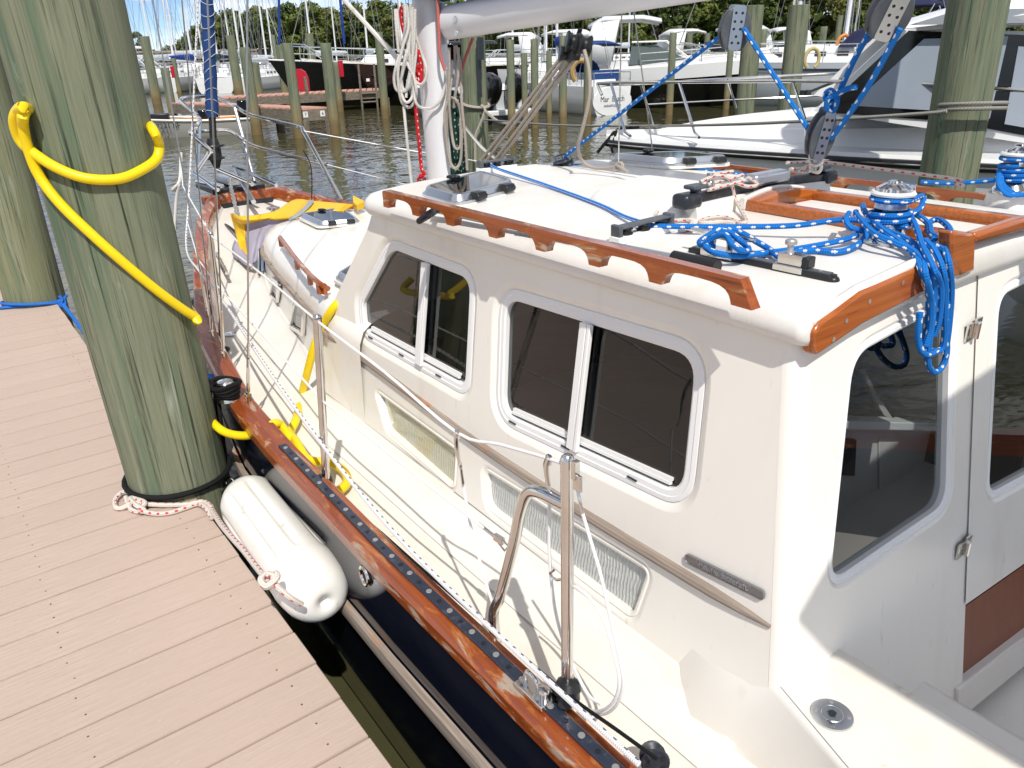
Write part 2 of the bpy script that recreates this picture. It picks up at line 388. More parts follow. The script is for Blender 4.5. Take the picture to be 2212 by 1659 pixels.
for n in M['glass2'].node_tree.nodes:
    if n.type=='BSDF_TRANSPARENT': n.inputs[0].default_value=(.62,.66,.68,1)
def foil(name,col,c2):
    m=mat(name,col,.4,.08); nt=m.node_tree; b=nt.nodes['Principled BSDF']
    f=noise(nt,(1,1,1),0); 
    tc=nt.nodes.new('ShaderNodeTexCoord'); sp=nt.nodes.new('ShaderNodeSeparateXYZ'); nt.links.new(tc.outputs['Object'],sp.inputs[0])
    a=math_(nt,'SINE',math_(nt,'MULTIPLY',math_(nt,'ADD',sp.outputs[1],math_(nt,'MULTIPLY',noise(nt,(9,9,30),3),.018)),620))
    n2=noise(nt,(260,260,150),3,rough=.7); h=math_(nt,'ADD',math_(nt,'MULTIPLY',a,.5),math_(nt,'MULTIPLY',n2,1.6))
    bumpin(nt,b,h,1.,.004); mixin(nt,b,ramp(nt,noise(nt,(14,9,5),4),.5,.62),c2)
    mixin(nt,b,ramp(nt,a,.1,-.8),tuple(c*.88 for c in col))
    return m
M['foil']=foil('silver_bubble_insulation',(.86,.86,.83),(.90,.90,.87))
M['foily']=foil('yellowed_bubble_insulation',(.84,.79,.60),(.85,.68,.30))

def awning():
    nt=M['awn'].node_tree; b=nt.nodes['Principled BSDF']; t=nt.nodes.new('ShaderNodeBsdfTranslucent'); t.inputs[0].default_value=(.62,.64,.70,1); mx=nt.nodes.new('ShaderNodeMixShader'); mx.inputs[0].default_value=.5
    nt.links.new(b.outputs[0],mx.inputs[1]); nt.links.new(t.outputs[0],mx.inputs[2]); nt.links.new(mx.outputs[0],nt.nodes['Material Output'].inputs[0])
awning()
# ================================================================ water, docks, pilings
def water():
    m=mat('harbour_water',(.060,.058,.028),.03,spec=.5,ior=1.33); nt=m.node_tree; b=nt.nodes['Principled BSDF']
    bumpin(nt,b,noise(nt,(1.15,1.15,1),3,rough=.5,dist=.8),.10,.5)
    bumpin(nt,b,noise(nt,(3.4,3.4,1),2,rough=.5,dist=.5),.05,.2)
    mb=MB(); mb.add([(-900,-400,0),(1400,-400,0),(1400,1600,0),(-900,1600,0)],[[0,1,2,3]])
    obj('water',mb,m,kind='structure')
    mb=MB(); mb.add([(-900,-400,-2.5),(1400,-400,-2.5),(1400,1600,-2.5),(-900,1600,-2.5)],[[0,1,2,3]])
    obj('harbour_bed',mb,mat('mud_bed',(.05,.04,.025),.9),kind='structure')
water()
# --- near dock
dock=thing('dock','tan composite plank dock filling the lower left foreground','dock',(-2.5,3,DZ))
PITCH=.1437
_pl=MB(); _pl.box((0,0,-.0125),(6.0,PITCH-.0045,.025))
me=_pl.mesh('plank',M['deck'])
plm=None
Y0=1.652                                  # a seam seen at the dock edge
for k in range(-22,56):
    yc=Y0+(k+.5)*PITCH
    o=obj('plank',me,None,dock,local=True); o.location=(.478-3.0+2.5+random.uniform(-.002,.002),yc-3,random.uniform(-.0008,.0008))
    o.modifiers.new('bevel','BEVEL').width=.0025
mb=MB()
for k in range(-14,40):
    for xs in (.478-.085,.478-.50,.478-1.0):
        for dy in (.035,-.035):
            mb.lathe([(.0026,-.002),(.0026,.0008),(.0018,.0009)],(xs+random.uniform(-.006,.006),Y0+(k+.5)*PITCH+dy,DZ),n=6)
obj('deck_screws',mb,mat('deck_screw',(.16,.12,.10),.5,.5),dock,kind='stuff')
mb=MB(); mb.box((.44,3,DZ-.145),(.045,16,.22)); mb.box((-.2,3,DZ-.14),(.05,16,.2)); mb.box((-5.3,3,DZ-.145),(.05,16,.22))
obj('stringer',mb,M['fwood'],dock)
# --- pilings
def piling_mesh(r,h,seed,taper=.97,n=30,rows=26):
    rg=np.random.default_rng(seed); ph=rg.uniform(0,6.28,6); mb=MB(); gr=np.maximum(0,rg.normal(0,1,n)-.9)*.022
    rings=[]
    for i in range(rows+1):
        t=i/rows; z=h*t
        rad=r*(1+(taper-1)*t); ring=[]
        for k in range(n):
            a=2*math.pi*k/n
            d=1+.012*math.sin(2*a+ph[0])+.008*math.sin(5*a+ph[1]+z*.7)+.006*math.sin(9*a+ph[2]-z)+rg.normal(0,.0015)-gr[int(k+n+1.5*math.sin(z*.9+ph[4])+.6*math.sin(z*2.3+ph[5]))%n]*(.6+.4*math.sin(z*1.7+k))
            ring.append((rad*d*math.cos(a)+.01*r*math.sin(z*1.3+ph[3]),rad*d*math.sin(a),z))
        rings.append(ring)
    top=[(x*.97,y*.97,z+.008) for x,y,z in rings[-1]]; rings.append(top)
    mb.loft(rings,caps=True); return mb
PILE_C=(.465,2.672); PILE_R=.167
PLEAN=(-.0215,.016)   # the piling leans a little
def pc_at(z): return (PILE_C[0]+PLEAN[0]*(z-DZ),PILE_C[1]+PLEAN[1]*(z-DZ))
def piling(name,x,y,r,h,label,mt,seed,z0=-2.3,lean=(0,0),group=None,taper=.97,spin=None):
    mb=piling_mesh(r,h-z0,seed,taper,n=84,rows=60); o=obj(name,mb,mt,label=label,cat='piling',group=group); o.location=(x,y,z0); o.rotation_euler=(lean[0],lean[1],seed*1.3 if spin is None else spin); return o
_c=pc_at(-2.3); piling('piling',_c[0],_c[1],.151,2.47,'huge green weathered piling on the dock edge with yellow hose wrapped round it',M['pile'],1,lean=(-PLEAN[1],PLEAN[0]),taper=1.155,spin=0)
p2c=P(72,655,z=DZ)
piling('piling',.38,p2c[1]+.06,.172,3.6,'grey green piling at far left with a plain blue line tied round its foot',M['pile2'],2)
pr=DP(2105,200,6.0); piling('piling',pr[0],pr[1],.205,3.9,'thick green piling at right with grey twisted dock line round it',M['pile'],3,lean=(.012,-.022))
pm=DP(1027,225,14.5); piling('piling',pm[0],pm[1],.215,2.55,'thick piling just right of the mast with a black bracket',M['pile'],4)
# ================================================================ the sailboat
XC=1.745
boat=thing('sailboat','cream pilothouse sailboat with dark navy hull and varnished teak rails','sailboat',(XC,2,0))
def zs(y): return lerp(y,[-1,1.5,2.5,3.5,4.5,5.5],[1.0,1.0,1.02,1.09,1.20,1.325])
def xr(y): return lerp(y,[-1,-.2,.7,1.5,2.2,2.6,3.2,3.6,4.3,4.9,5.36],[.71,.675,.655,.648,.655,.672,.752,.852,1.06,1.268,1.485])
YB=5.36
def zd(y): return zs(y)-.088
def xf(y): return lerp(y,[-1,2.4,2.6,2.78,3.1,3.5,3.85,3.98,4.1,4.2,4.3,4.75],[1.01,1.012,1.03,1.075,1.135,1.205,1.28,1.32,1.385,1.47,1.60,1.75])
ys=list(np.linspace(-1.2,2,12))+list(np.linspace(2.2,YB,18))
def mir(p): return (2*XC-p[0],p[1],p[2])
def hull():
    rings=[]
    for y in ys:
        x=xr(y); z=zs(y); k=lerp(y,[2.5,5.4],[0,1])
        sec=[(x+.003,z-.045),(x+.001,z-.16),(x+.004+.03*k,z-.30),(x+.02+.10*k,z-.55),(x+.10+.16*k,.08),(x+.3+.2*k,-.25),(XC,-.6)]
        r=[(min(a,XC),y+(.0 if b>.2 else 0),b) for a,b in sec]; rings.append(r+[mir(p) for p in reversed(r[:-1])])
    mb=MB(); mb.loft(rings,closed=False); mb.add(rings[-1],[list(range(len(rings[-1])))]); mb.add(rings[0],[list(range(len(rings[0])))])
    return mb
obj('hull',hull(),M['navy'],boat,ang=60)
def sweep(sec,ylist=ys,mirror=True):
    out=[]
    for sgn in ((0,1) if mirror else (0,)):
        mb=MB(); rings=[]
        for y in ylist:
            r=[(a,y,b) for a,b in sec(y)]
            if sgn: r=[mir(p) for p in r]
            rings.append(r)
        mb.loft(rings,caps=True); out.append(mb)
    return out
for mb in sweep(lambda y:[(xr(y),zs(y)-.26),(xr(y)-.018,zs(y)-.265),(xr(y)-.022,zs(y)-.285),(xr(y)-.018,zs(y)-.305),(xr(y)+.004,zs(y)-.31)]): obj('rub_strake',mb,M['rub'],boat)
TR=.078
fine=list(np.linspace(-1.2,YB,60))
for mb in sweep(lambda y:[(xr(y)-.004,zs(y)-.048),(xr(y)-.006,zs(y)-.012),(xr(y)+.002,zs(y)),(xr(y)+TR-.006,zs(y)),(xr(y)+TR,zs(y)-.008),(xr(y)+TR,zs(y)-.075)],fine): obj('toe_rail',mb,M['rail'],boat)
mb=MB(); z=zs(YB); a=xr(YB); bw=2*XC-a
mb.box(((a+bw)/2,YB+.03,z-.03),(bw-a+.06,.07,.06)); obj('bow_rail_cap',mb,M['rail'],boat,bevel=.006)
# navy track on the toe rail, with its screws
ty=np.linspace(2.18,-.4,40)
mb=MB(); mb.loft([[(xr(y)+.027,y,zs(y)+.0005),(xr(y)+.027,y,zs(y)+.0075),(xr(y)+.053,y,zs(y)+.0075),(xr(y)+.053,y,zs(y)+.0005)] for y in ty],caps=True)
trk=obj('toe_rail_track',mb,M['strip'],boat,bevel=.0015)
sm=MB().lathe([(.0072,0),(.0066,.0016),(.003,.0019)],(0,0,0),n=10).mesh('track_screw',M['screwh'])
hm=MB().lathe([(.0058,0),(.0058,.0006),(.0036,.0006),(.0034,.0002)],(0,0,0),n=10).mesh('track_hole',M['plast'])
y=2.15;k=0
while y>.3:
    o=obj('track_screw' if k%2==0 else 'track_hole',sm if k%2==0 else hm,None,trk,local=True); o.location=np.array((xr(y)+.040,y,zs(y)+.0078))-np.array(boat.location); y-=.0435;k+=1
# deck
def deckrow(y,x0,x1,n): return [(x0+(x1-x0)*i/n,y,zd(y)+.012*math.sin(math.pi*min(1,max(0,(x0+(x1-x0)*i/n-xr(y))/(2*(XC-xr(y))))))-.012) for i in range(n+1)]
mb=MB(); mb.loft([[(xr(y)+TR-.01,y,zs(y)-.06)]+deckrow(y,xr(y)+TR+.012,2*XC-xr(y)-TR-.012,14)+[mir((xr(y)+TR-.01,y,zs(y)-.06))] for y in np.linspace(.62,YB,50)],closed=False)
mb.loft([[(xr(y)+TR-.01,y,zs(y)-.06)]+deckrow(y,xr(y)+TR+.012,1.12,6) for y in np.linspace(-1.2,.62,12)],closed=False)
obj('deck',mb,M['geld'],boat,ang=60)
mb=MB(); yy=np.linspace(-.8,4.6,60); rings=[]
for y in yy:
    x0=xr(y)+TR+.028; x1=max(min(.868+.9*(max(y,0)-2.6 if y>2.6 else 0)*.28+max(0,y-3.2)*.02,xf(y)-.10),x0+.01)
    f=lambda x:zd(y)+.012*math.sin(math.pi*min(1,(x-xr(y))/(2*(XC-xr(y)))))-.0085
    rings.append([(x0+(x1-x0)*i/5,y,f(x0+(x1-x0)*i/5)) for i in range(6)])
mb.loft(rings,closed=False); obj('nonskid_panel',mb,M['nonskid'],boat)
# cove where the deck turns up to the cabin side
def cove(y,s=0): x=xf(y); z=zd(y); return [(x-.135,z-.004),(x-.085,z+.001),(x-.045,z+.010),(x-.018,z+.022),(x-.007,z+.031),(x-.003,z+.037),(x+.004,z+.040),(x+.012,z+.041),(x+.012,z-.03)]
for mb in sweep(lambda y:cove(y),list(np.linspace(.62,2.4,10))+list(np.linspace(2.5,4.26,24))): obj('deck_cove',mb,M['geld'],boat,ang=80)
# ---- pilothouse
def ybk(z): return .59+.17*(z-1.17)
def round_poly(poly,r,n=7):
    poly=[np.array(p,float) for p in poly]; out=[]
    m=len(poly); rs=r if hasattr(r,'__len__') else [r]*m
    for i in range(m):
        p=poly[i];a=poly[i-1];b=poly[(i+1)%m]; ea=a-p;eb=b-p; la=np.linalg.norm(ea);lb=np.linalg.norm(eb); d=min(rs[i],la*.45,lb*.45)
        s=p+ea/la*d; e=p+eb/lb*d
        for k in range(n+1):
            t=k/n; out.append((1-t)**2*s+2*t*(1-t)*p+t*t*e)
    return out
def offset_loop(loop,nrm,d):
    """offset a roughly convex loop outward in its plane"""
    loop=[np.array(p) for p in loop]; c=sum(loop)/len(loop); out=[]
    m=len(loop)
    for i in range(m):
        t=loop[(i+1)%m]-loop[i-1]; o=np.cross(t,nrm); o/=np.linalg.norm(o)+1e-12
        if o.dot(loop[i]-c)<0: o=-o
        out.append(loop[i]+o*d)
    return out
def ring(mb,loops): mb.loft(loops,closed=True)
NOUT=np.array([-1,0,.12]); NOUT/=np.linalg.norm(NOUT)
def window(name,px,fn,nout,rad,fw=.030,rec=.010,mull=None,frame_mat='white',glass_mat='glass',recess=True,sill=True,lip=.018,parent=None):
    """returns the loop of the hole; builds the frame and its panes"""
    loop=round_poly([fn(*p) for p in px],rad)
    hole=offset_loop(loop,nout,fw+lip)
    bot=offset_loop(loop,nout,fw-.003)
    pw=MB(); 
    mid=[h*.5+b*.5-nout*rec*.25 for h,b in zip(hole,bot)]
    ring(pw,[hole,mid,[p-nout*rec for p in bot],[p-nout*(rec+.015) for p in bot]])
    f=MB(); o=offset_loop(loop,nout,fw); o2=offset_loop(loop,nout,fw-.004); g=offset_loop(loop,nout,fw*.55); g2=offset_loop(loop,nout,fw*.50); i1=offset_loop(loop,nout,.004); i2=offset_loop(loop,nout,-.001)
    ring(f,[[p-nout*(rec+.012) for p in o],[p-nout*(rec-.0035) for p in o2],[p-nout*(rec-.0045) for p in g],[p-nout*(rec-.003) for p in g2],[p-nout*(rec-.003) for p in i1],[p-nout*(rec) for p in i2],[p-nout*(rec+.022) for p in loop]])
    wf=obj(name,f,M[frame_mat],parent,ang=28)
    gm=MB().fill([p-nout*(rec+.012) for p in loop]); obj('pane',gm,M[glass_mat],wf,recalc=False)
    return hole,pw,wf,loop
holes=[];extra=MB()
def bar(mb,a,b,w,d,nout):
    a=np.array(a);b=np.array(b); t=b-a; L=np.linalg.norm(t);t/=L; s=np.cross(t,nout)
    mb.box((a+b)/2,(w,L,d),np.column_stack([s,t,nout]))
w1=[(840,536),(1010,603),(999,834),(783,714),(778,655)]
w2=[(1088,643),(1497,772),(1467,1072),(1080,893)]
w3=[(815,850),(981,973),(977,1052),(836,926)]
w4=[(1047,1018),(1396,1236),(1364,1329),(1052,1093)]
for px,mul,nm,rad in ((w1,((919,569),(904,788)),'cabin_window',[.05,.05,.03,.04,.02]),(w2,((1267,700),(1236,972)),'cabin_window',.055)):
    h,pw,wf,loop=window(nm,px,W,NOUT,rad,parent=boat,fw=.032,lip=.017)
    holes.append(h); extra.add(pw.v,pw.f)
    a=W(*mul[0]);b=W(*mul[1]); s=MB(); c=np.array([0,.008,0])
    bar(s,a+c-NOUT*.006,b+c-NOUT*.006,.022,.02,NOUT); bar(s,a-c*1.4-NOUT*.001,b-c*1.4-NOUT*.001,.010,.012,NOUT)
    # lower sash rails and drain slots
    n=len(loop)
    obj('mullion',s,M['white'],wf,bevel=.0015)
    p0=W(*px[-1] if nm and px is w2 else px[3]);p1=W(*px[2])
    for t in (.08,.42,.78):
        d=MB(); q=p0+(p1-p0)*t-np.array([0,0,.012]); bar(d,q+np.array([0,.014,.0])+NOUT*(-.0028),q-np.array([0,.014,0])+NOUT*(-.0028)+(p1-p0)/np.linalg.norm(p1-p0)*0,.003,.003,NOUT); obj('drain_slot',d,M['plast'],wf)
    s=MB()
    for off,dep in ((.012,.016),(.020,.020)):
        q0=p0+np.array([0,0,off])+(p1-p0)*.06-NOUT*dep; q1=p1+np.array([0,0,off])-(p1-p0)*.06-NOUT*dep
        bar(s,q0,q1,.007,.008,NOUT)
    obj('sash_rail',s,M['white'],wf)
for px,nm,rad,fm in ((w3,'insulated_window',[.012,.012,.02,.02],'foily'),(w4,'insulated_window',[.02,.02,.02,.03],'foil')):
    h,pw,wf,loop=window(nm,px,W,NOUT,rad,parent=boat,fw=.014,lip=.010,rec=.006,frame_mat='gel',glass_mat='clear')
    holes.append(h); extra.add(pw.v,pw.f)
    q=MB().fill([p-NOUT*.0195 for p in offset_loop(loop,NOUT,.004)]); obj('insulation',q,M[fm],wf)
def wall_pt(y,z): return (wx(z),y,z)
rad=.035
outl=[wall_pt(ybk(.95)+rad,zd(.7)+.035),wall_pt(2.62,zd(2.6)+.035),wall_pt(2.60,1.17),wall_pt(2.49,1.35),wall_pt(2.24,1.64),wall_pt(2.20,1.71),wall_pt(ybk(1.71)+rad,1.71)]
side=MB().fill(outl,holes)
# aft rounded corner
cor=[]
for z in np.linspace(.94,1.73,6):
    cor.append([(wx(z)+rad-rad*math.cos(a),ybk(z)+rad-rad*math.sin(a),z) for a in np.linspace(0,math.pi/2,9)])
side.loft(cor,closed=False)
# starboard wall and front
sw=[mir(p) for p in outl]; side.fill(sw)
fr=[[np.array(outl[k])*(1-t)+np.array(mir(outl[k]))*t+np.array([0,.16*math.sin(math.pi*t),0]) for t in np.linspace(0,1,11)] for k in (1,2,3,4,5)]
side.loft(fr,closed=False)
# bulkhead (aft face) with its window
def BK(u,v,h=0): return PL(u,v,(0,.59-h,1.17),(0,1,-.17))
NB=np.array([0,-1.,.17]); NB/=np.linalg.norm(NB)
bw=[(1850,768),(2060,652),(2048,1090),(1798,1262)]
hb,pwb,wfb,lb=window('bulkhead_window',bw,BK,NB,.055,parent=boat,fw=.020,lip=.005,rec=.006,glass_mat='glass2')
extra.add(pwb.v,pwb.f)
seam_top=BK(2110,535);seam_bot=BK(2078,1310)
xs0=seam_top[0]+.012
bpoly=[(wx(.6)+rad,ybk(.6),.60)]+[(wx(z)+rad,ybk(z),z) for z in (.94,1.4,1.73)]+[(x,ybk(camber(x)-.02),camber(x)-.02) for x in np.linspace(1.2,xs0,5)]+[(xs0,ybk(.6),.60)]
side.fill(bpoly,[hb])
obj('pilothouse',(lambda m:(m.add(extra.v,extra.f),m)[1])(side),M['gel'],boat,ang=40,recalc=False)
# door half right of the seam
dw=[(2164,640),(2330,556),(2330,965),(2140,1070)]
hd,pwd,wfd,ld=window('door_window',dw,lambda u,v:BK(u,v,.004),NB,.05,parent=boat,fw=.022,lip=.008,rec=.006,glass_mat='glass2')
xs=seam_top[0]+.003
dm=MB(); dm.add(pwd.v,pwd.f)
pa=BK(2078,1313,.004); pb=BK(2330,1135,.004)
dm.fill([(x,ybk(z)-.004,z) for x,z in ((xs,pa[2]),(xs,camber(xs)-.02),(1.95,camber(1.95)-.02),(2.5,1.74),(2.5,pa[2]+(pb[2]-pa[2])*(2.5-pa[0])/(pb[0]-pa[0])))],[hd])
obj('cabin_door',dm,M['gel'],boat,recalc=False,ang=40)
mb=MB(); q=[BK(2081,1313,-.012),BK(2330,1138,-.012),BK(2330,1290,-.012),BK(2076,1488,-.012)]; mb.prism(q,(0,.02,0)); obj('drop_board',mb,M['ship'],boat)
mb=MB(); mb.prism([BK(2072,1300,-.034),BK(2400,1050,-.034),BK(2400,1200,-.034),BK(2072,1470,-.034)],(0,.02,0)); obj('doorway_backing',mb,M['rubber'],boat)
mb=MB(); mb.prism([BK(2070,1490,.01),BK(2330,1288,.01),BK(2330,1345,.01),BK(2070,1560,.01)],(0,.06,0)); mb.prism([BK(2060,1570,-.03),BK(2400,1290,-.03),BK(2400,1700,-.03),BK(2060,1800,-.03)],(0,.03,0)); obj('companionway_sill',mb,M['geld'],boat,bevel=.006)
# hinges
for (u,v) in ((2103,712),(2082,1182)):
    c=BK(u,v,.006); mb=MB()
    mb.box(c+np.array([-.016,0,-.002]),(.030,.005,.040)); mb.box(c+np.array([.016,0,.006]),(.026,.005,.036))
    mb.tube([c+np.array([0,-.006,-.018]),c+np.array([0,-.006,.018])],.0075,n=10)
    for dx,dz in ((-.024,.010),(-.024,-.012),(.022,.012),(.022,-.004)): mb.lathe([(.0035,0),(.003,.0015)],c+np.array([dx,-.0025,dz]),(0,-1,0),n=8)
    obj('hinge',mb,M['steel'],boat,bevel=.001)
# interior seen through the bulkhead window
mb=MB(); mb.box((1.75,1.6,.62),(1.35,1.9,.04)); mb.box((1.75,2.25,.9),(1.2,.05,.6)); mb.box((2.36,1.5,1.0),(.05,1.6,.7)); obj('cabin_sole',mb,M['rubber'],boat)  # floor and panels coloured near black to put cabin shade into them
KB=lambda u,v,h=0:P(u,v,y=.95-h)
mb=MB(); mb.prism([KB(1770,912),KB(2110,924),KB(2110,1180),KB(1770,1160)],(0,.03,0)); mb.prism([KB(1770,895),KB(2110,906),KB(2110,924),KB(1770,912)],(0,-.05,0)); mb.prism([KB(1900,945,.006),KB(1975,950,.006),KB(1972,1075,.006),KB(1900,1060,.006)],(0,.006,0)); obj('helm_console',mb,M['inter'],boat,bevel=.006)
mb=MB(); mb.prism([KB(1812,948,.014),KB(1852,950,.014),KB(1848,1030,.014),KB(1806,1026,.014)],(0,.014,0)); mb.lathe([(.035,0),(.03,.006)],KB(1826,985,.015),(0,-1,0)); obj('cabin_speaker',mb,M['plast'],boat,bevel=.006)
mb=MB(); mb.prism([P(1805,1118,z=.78),P(1850,1100,z=.78),P(1925,1122,z=.78),P(1850,1168,z=.78)],(0,0,.006)); obj('folded_chart',mb,mat('lilac_paper',(.45,.47,.62),.7),boat)
mb=MB(); mb.tube([KB(1858,790),KB(1885,850),KB(1930,915)],.012); obj('grab_pole',mb,M['steel'],boat)
# ---- roof
def roof():
    mb=MB(); y0,y1=.655,2.275; x0=1.069; x1=2*XC-x0
    def loop(d,z,N=96):
        pts=[]
        a0,a1,b0,b1=x0+d,x1-d,y0+d*.25,y1-d; rf=max(.10-d,.03); ra=.02
        def arc(cx,cy,r,s,e): return [(cx+r*math.cos(t),cy+r*math.sin(t)) for t in np.linspace(s,e,10)]
        pp=[(a0+ (a1-a0)*t,b0) for t in np.linspace(.05,.95,14)]+arc(a1-ra,b0+ra,ra,-math.pi/2,0)+[(a1,b0+(b1-b0)*t) for t in np.linspace(.1,.85,10)]+arc(a1-rf,b1-rf,rf,0,math.pi/2)
        pp+=[(a1+(a0-a1)*t,b1+.05*math.sin(math.pi*t)) for t in np.linspace(.1,.9,14)]+arc(a0+rf,b1-rf,rf,math.pi/2,math.pi)+[(a0,b1+(b0-b1)*t) for t in np.linspace(.15,.9,10)]+arc(a0+ra,b0+ra,ra,math.pi,1.5*math.pi)
        return [(x,y,z(x,y)) for x,y in pp]
    C=lambda x,y:camber(min(max(x,1.06),2.44))
    prof=[(.10,-.066),(.030,-.068),(.012,-.064),(.003,-.052),(.001,-.038),(.007,-.022),(.022,-.009),(.045,-.002),(.075,0)]
    rings=[loop(d,(lambda dz:(lambda x,y:C(max(min(x,2*XC-1.14),1.14),y)+dz))(dz)) for d,dz in prof]
    last=np.array(rings[-1])
    for s in (.8,.6,.4,.2,.04):
        rr=[]
        for p in last:
            x=1.745+(p[0]-1.745)*s; y=1.44+(p[1]-1.44)*s; rr.append((x,y,camber(x)))
        rings.append(rr)
    mb.loft(rings,caps=False); mb.add(rings[-1],[list(range(len(rings[-1])))])
    return mb
obj('roof',roof(),M['gelroof'],boat,ang=60)
# ceiling liner so the inside stays dark
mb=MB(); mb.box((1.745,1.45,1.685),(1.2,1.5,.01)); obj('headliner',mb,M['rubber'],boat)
# raised sea hood moulding on the roof
q=[R(1262,436),R(1384,392),R(1640,424),R(1478,474)]
b0=[np.array(p) for p in q]; cc=sum(b0)/4; t0=[cc+(p-cc)*.9+np.array([0,0,.024]) for p in b0]; t1=[cc+(p-cc)*.84+np.array([0,0,.028]) for p in b0]
mb=MB(); mb.loft([round_poly(b0,.03,4),round_poly(t0,.03,4),round_poly(t1,.03,4)]); mb.add(round_poly(t1,.03,4),[list(range(20))]); obj('sea_hood',mb,M['gelroof'],boat,ang=50)
# ---- forward cabin trunk
def trunk():
    mb=MB(); rings=[]
    for y in list(np.linspace(2.25,4.0,20))+[4.06,4.12,4.18,4.24]:
        x=xf(y); z=zd(y); k=lerp(y,[4.0,4.24],[1,.10]); T=1.335
        h=[(x+.004,z+.03),(x+.010,1.10 if k==1 else z+.05),(x+.014,1.215),(x+.018,1.255),(x+.035,1.295),(x+.065,T-.018),(x+.11,T),(x+.2,T+.014),(XC,T+.035)]
        r=[(a,y,z+.03+(b-z-.03)*k) for a,b in h]; rings.append(r+[mir(p) for p in reversed(r[:-1])])
    mb.loft(rings,closed=False); mb.add(rings[-1],[list(range(len(rings[-1])))]); return mb
obj('cabin_trunk',trunk(),M['gel'],boat,ang=60)
mb=MB(); mb.tube([(xf(y)+.008,y,1.216) for y in np.linspace(2.52,4.08,28)],.013,n=8); obj('trunk_rub_strip',mb,M['rub'],boat)
mb=MB(); pts=[W(u,v,.002) for u,v in ((700,716),(820,800),(1000,935),(1200,1070),(1430,1212),(1664,1354))]; mb.tube(pts,[.013]*12+[.012,.004],n=10,res=4); obj('cabin_rub_strip',mb,M['rub'],boat)
def xfs(y): return (xf(y+.05)-xf(y-.05))/.1
for px in ([(560,535),(573,545),(571,590),(560,600)],[(590,598),(607,612),(602,655),(586,640)],[(636,645),(662,660),(658,727),(629,708)]):
    c=np.mean(px,axis=0); y0=P(*c,z=1.09)[1]
    for _ in range(20):
        n=np.array([1,-xfs(y0),-.05]); p0=(xf(y0)+.006,y0,1.1); q=PL(*c,p0,n); y0=q[1]
    nn=-n/np.linalg.norm(n); loop=round_poly([PL(*p,p0,n) for p in px],.02,5)
    f=MB(); o1=offset_loop(loop,nn,.002); i1=offset_loop(loop,nn,-.020); i2=offset_loop(loop,nn,-.026)
    ring(f,[o1,[p+nn*.008 for p in o1],[p+nn*.010 for p in loop],[p+nn*.012 for p in i1],[p-nn*.012 for p in i2]])
    po=obj('portlight',f,M['steel'],boat,ang=30); g=MB().fill([p+nn*.001 for p in i2]); obj('pane',g,M['lens'],po)
    b=MB()
    for t in range(0,len(loop),4): b.lathe([(.004,0),(.003,.003)],np.array(loop[t])*.76+np.mean(loop,axis=0)*.24+nn*.011,nn,n=6)
    obj('portlight_screws',b,M['screwh'],po,kind='stuff')
# ---- cockpit coaming and seat
def co(u,v,z=1.10): return P(u,v,z=z)
ZT=1.05
def coxo(y): return lerp(y,[-1.2,-.2,.2,.41,.63,.72],[.79,.81,.89,.962,1.040,1.066])
def coaming():
    m=MB(); yl=[.64,.56,.48,.41,.3,.2,0,-.4,-1.2]; b_=lambda y:lerp(y,[.2,.41,.6,.72],[.885,.962,.970,.957]) if y>.2 else coxo(y)-.006
    base=[(b_(.715),.715,zd(.7)+.018)]+[(b_(y),y,zd(y)+.018) for y in yl]; foot=[(b_(.715)-.02,.725,zd(.7)-.02)]+[(b_(y)-.004,y,zd(y)-.02) for y in yl]
    top=[(1.058,.742,ZT)]+[(coxo(y),y,ZT) for y in yl]; inn=[(1.215,.66,ZT)]+[(1.215,y,ZT) for y in yl]; low=[(1.235,y,.60) for _,y,_ in inn]
    m.loft([foot,base,top,inn,low],closed=False)
    w0=(1.030,.86,zd(.8)+.01); w1=(1.046,.80,ZT); w2=(1.2,.72,ZT); wf=(1.02,.88,zd(.8)-.02)
    m.add([foot[0],base[0],top[0],inn[0],wf,w0,w1,w2],[[0,4,5,1],[1,5,6,2],[2,6,7,3]])
    bm=bmesh.new(); vs=[bm.verts.new(v) for v in m.v]
    for f in m.f: bm.faces.new([vs[i] for i in f])
    bmesh.ops.remove_doubles(bm,verts=bm.verts,dist=1e-5); bm.verts.index_update(); o=MB(); o.add([v.co[:] for v in bm.verts],[[v.index for v in f.verts] for f in bm.faces]); bm.free(); return o
obj('coaming',coaming(),M['geld'],boat,ang=45,bevel=.013,seg=4)
mb=MB(); q=[(coxo(.64)+.010,.64),(1.075,.655),(1.13,.598),(1.20,.606),(1.205,.52),(1.195,-.9),(coxo(-.9)+.03,-.9),(coxo(.2)+.008,.2),(coxo(.41)+.008,.41)]
mb.fill(round_poly([(a,b,ZT+.0025) for a,b in q],.02,4)); obj('coaming_nonskid',mb,M['nonskid'],boat)
s0=BK(1922,1532); s1=BK(2006,1466); zz=(s0[2]+s1[2])/2; xe=P(2006,1466,z=zz)[0]; xe2=P(2120,1530,z=zz)[0]
mb=MB(); mb.prism([(1.2,.60,zz),(xe,.60,zz),(xe,.45,zz),(xe2,.3,zz),(xe2,-.9,zz),(1.2,-.9,zz)],(0,0,-.34)); obj('cockpit_seat',mb,M['geld'],boat,bevel=.025,seg=3)
mb=MB(); mb.box((2.3,-.25,.50),(2.2,1.75,.03)); obj('cockpit_sole',mb,M['gel'],boat,bevel=.006)
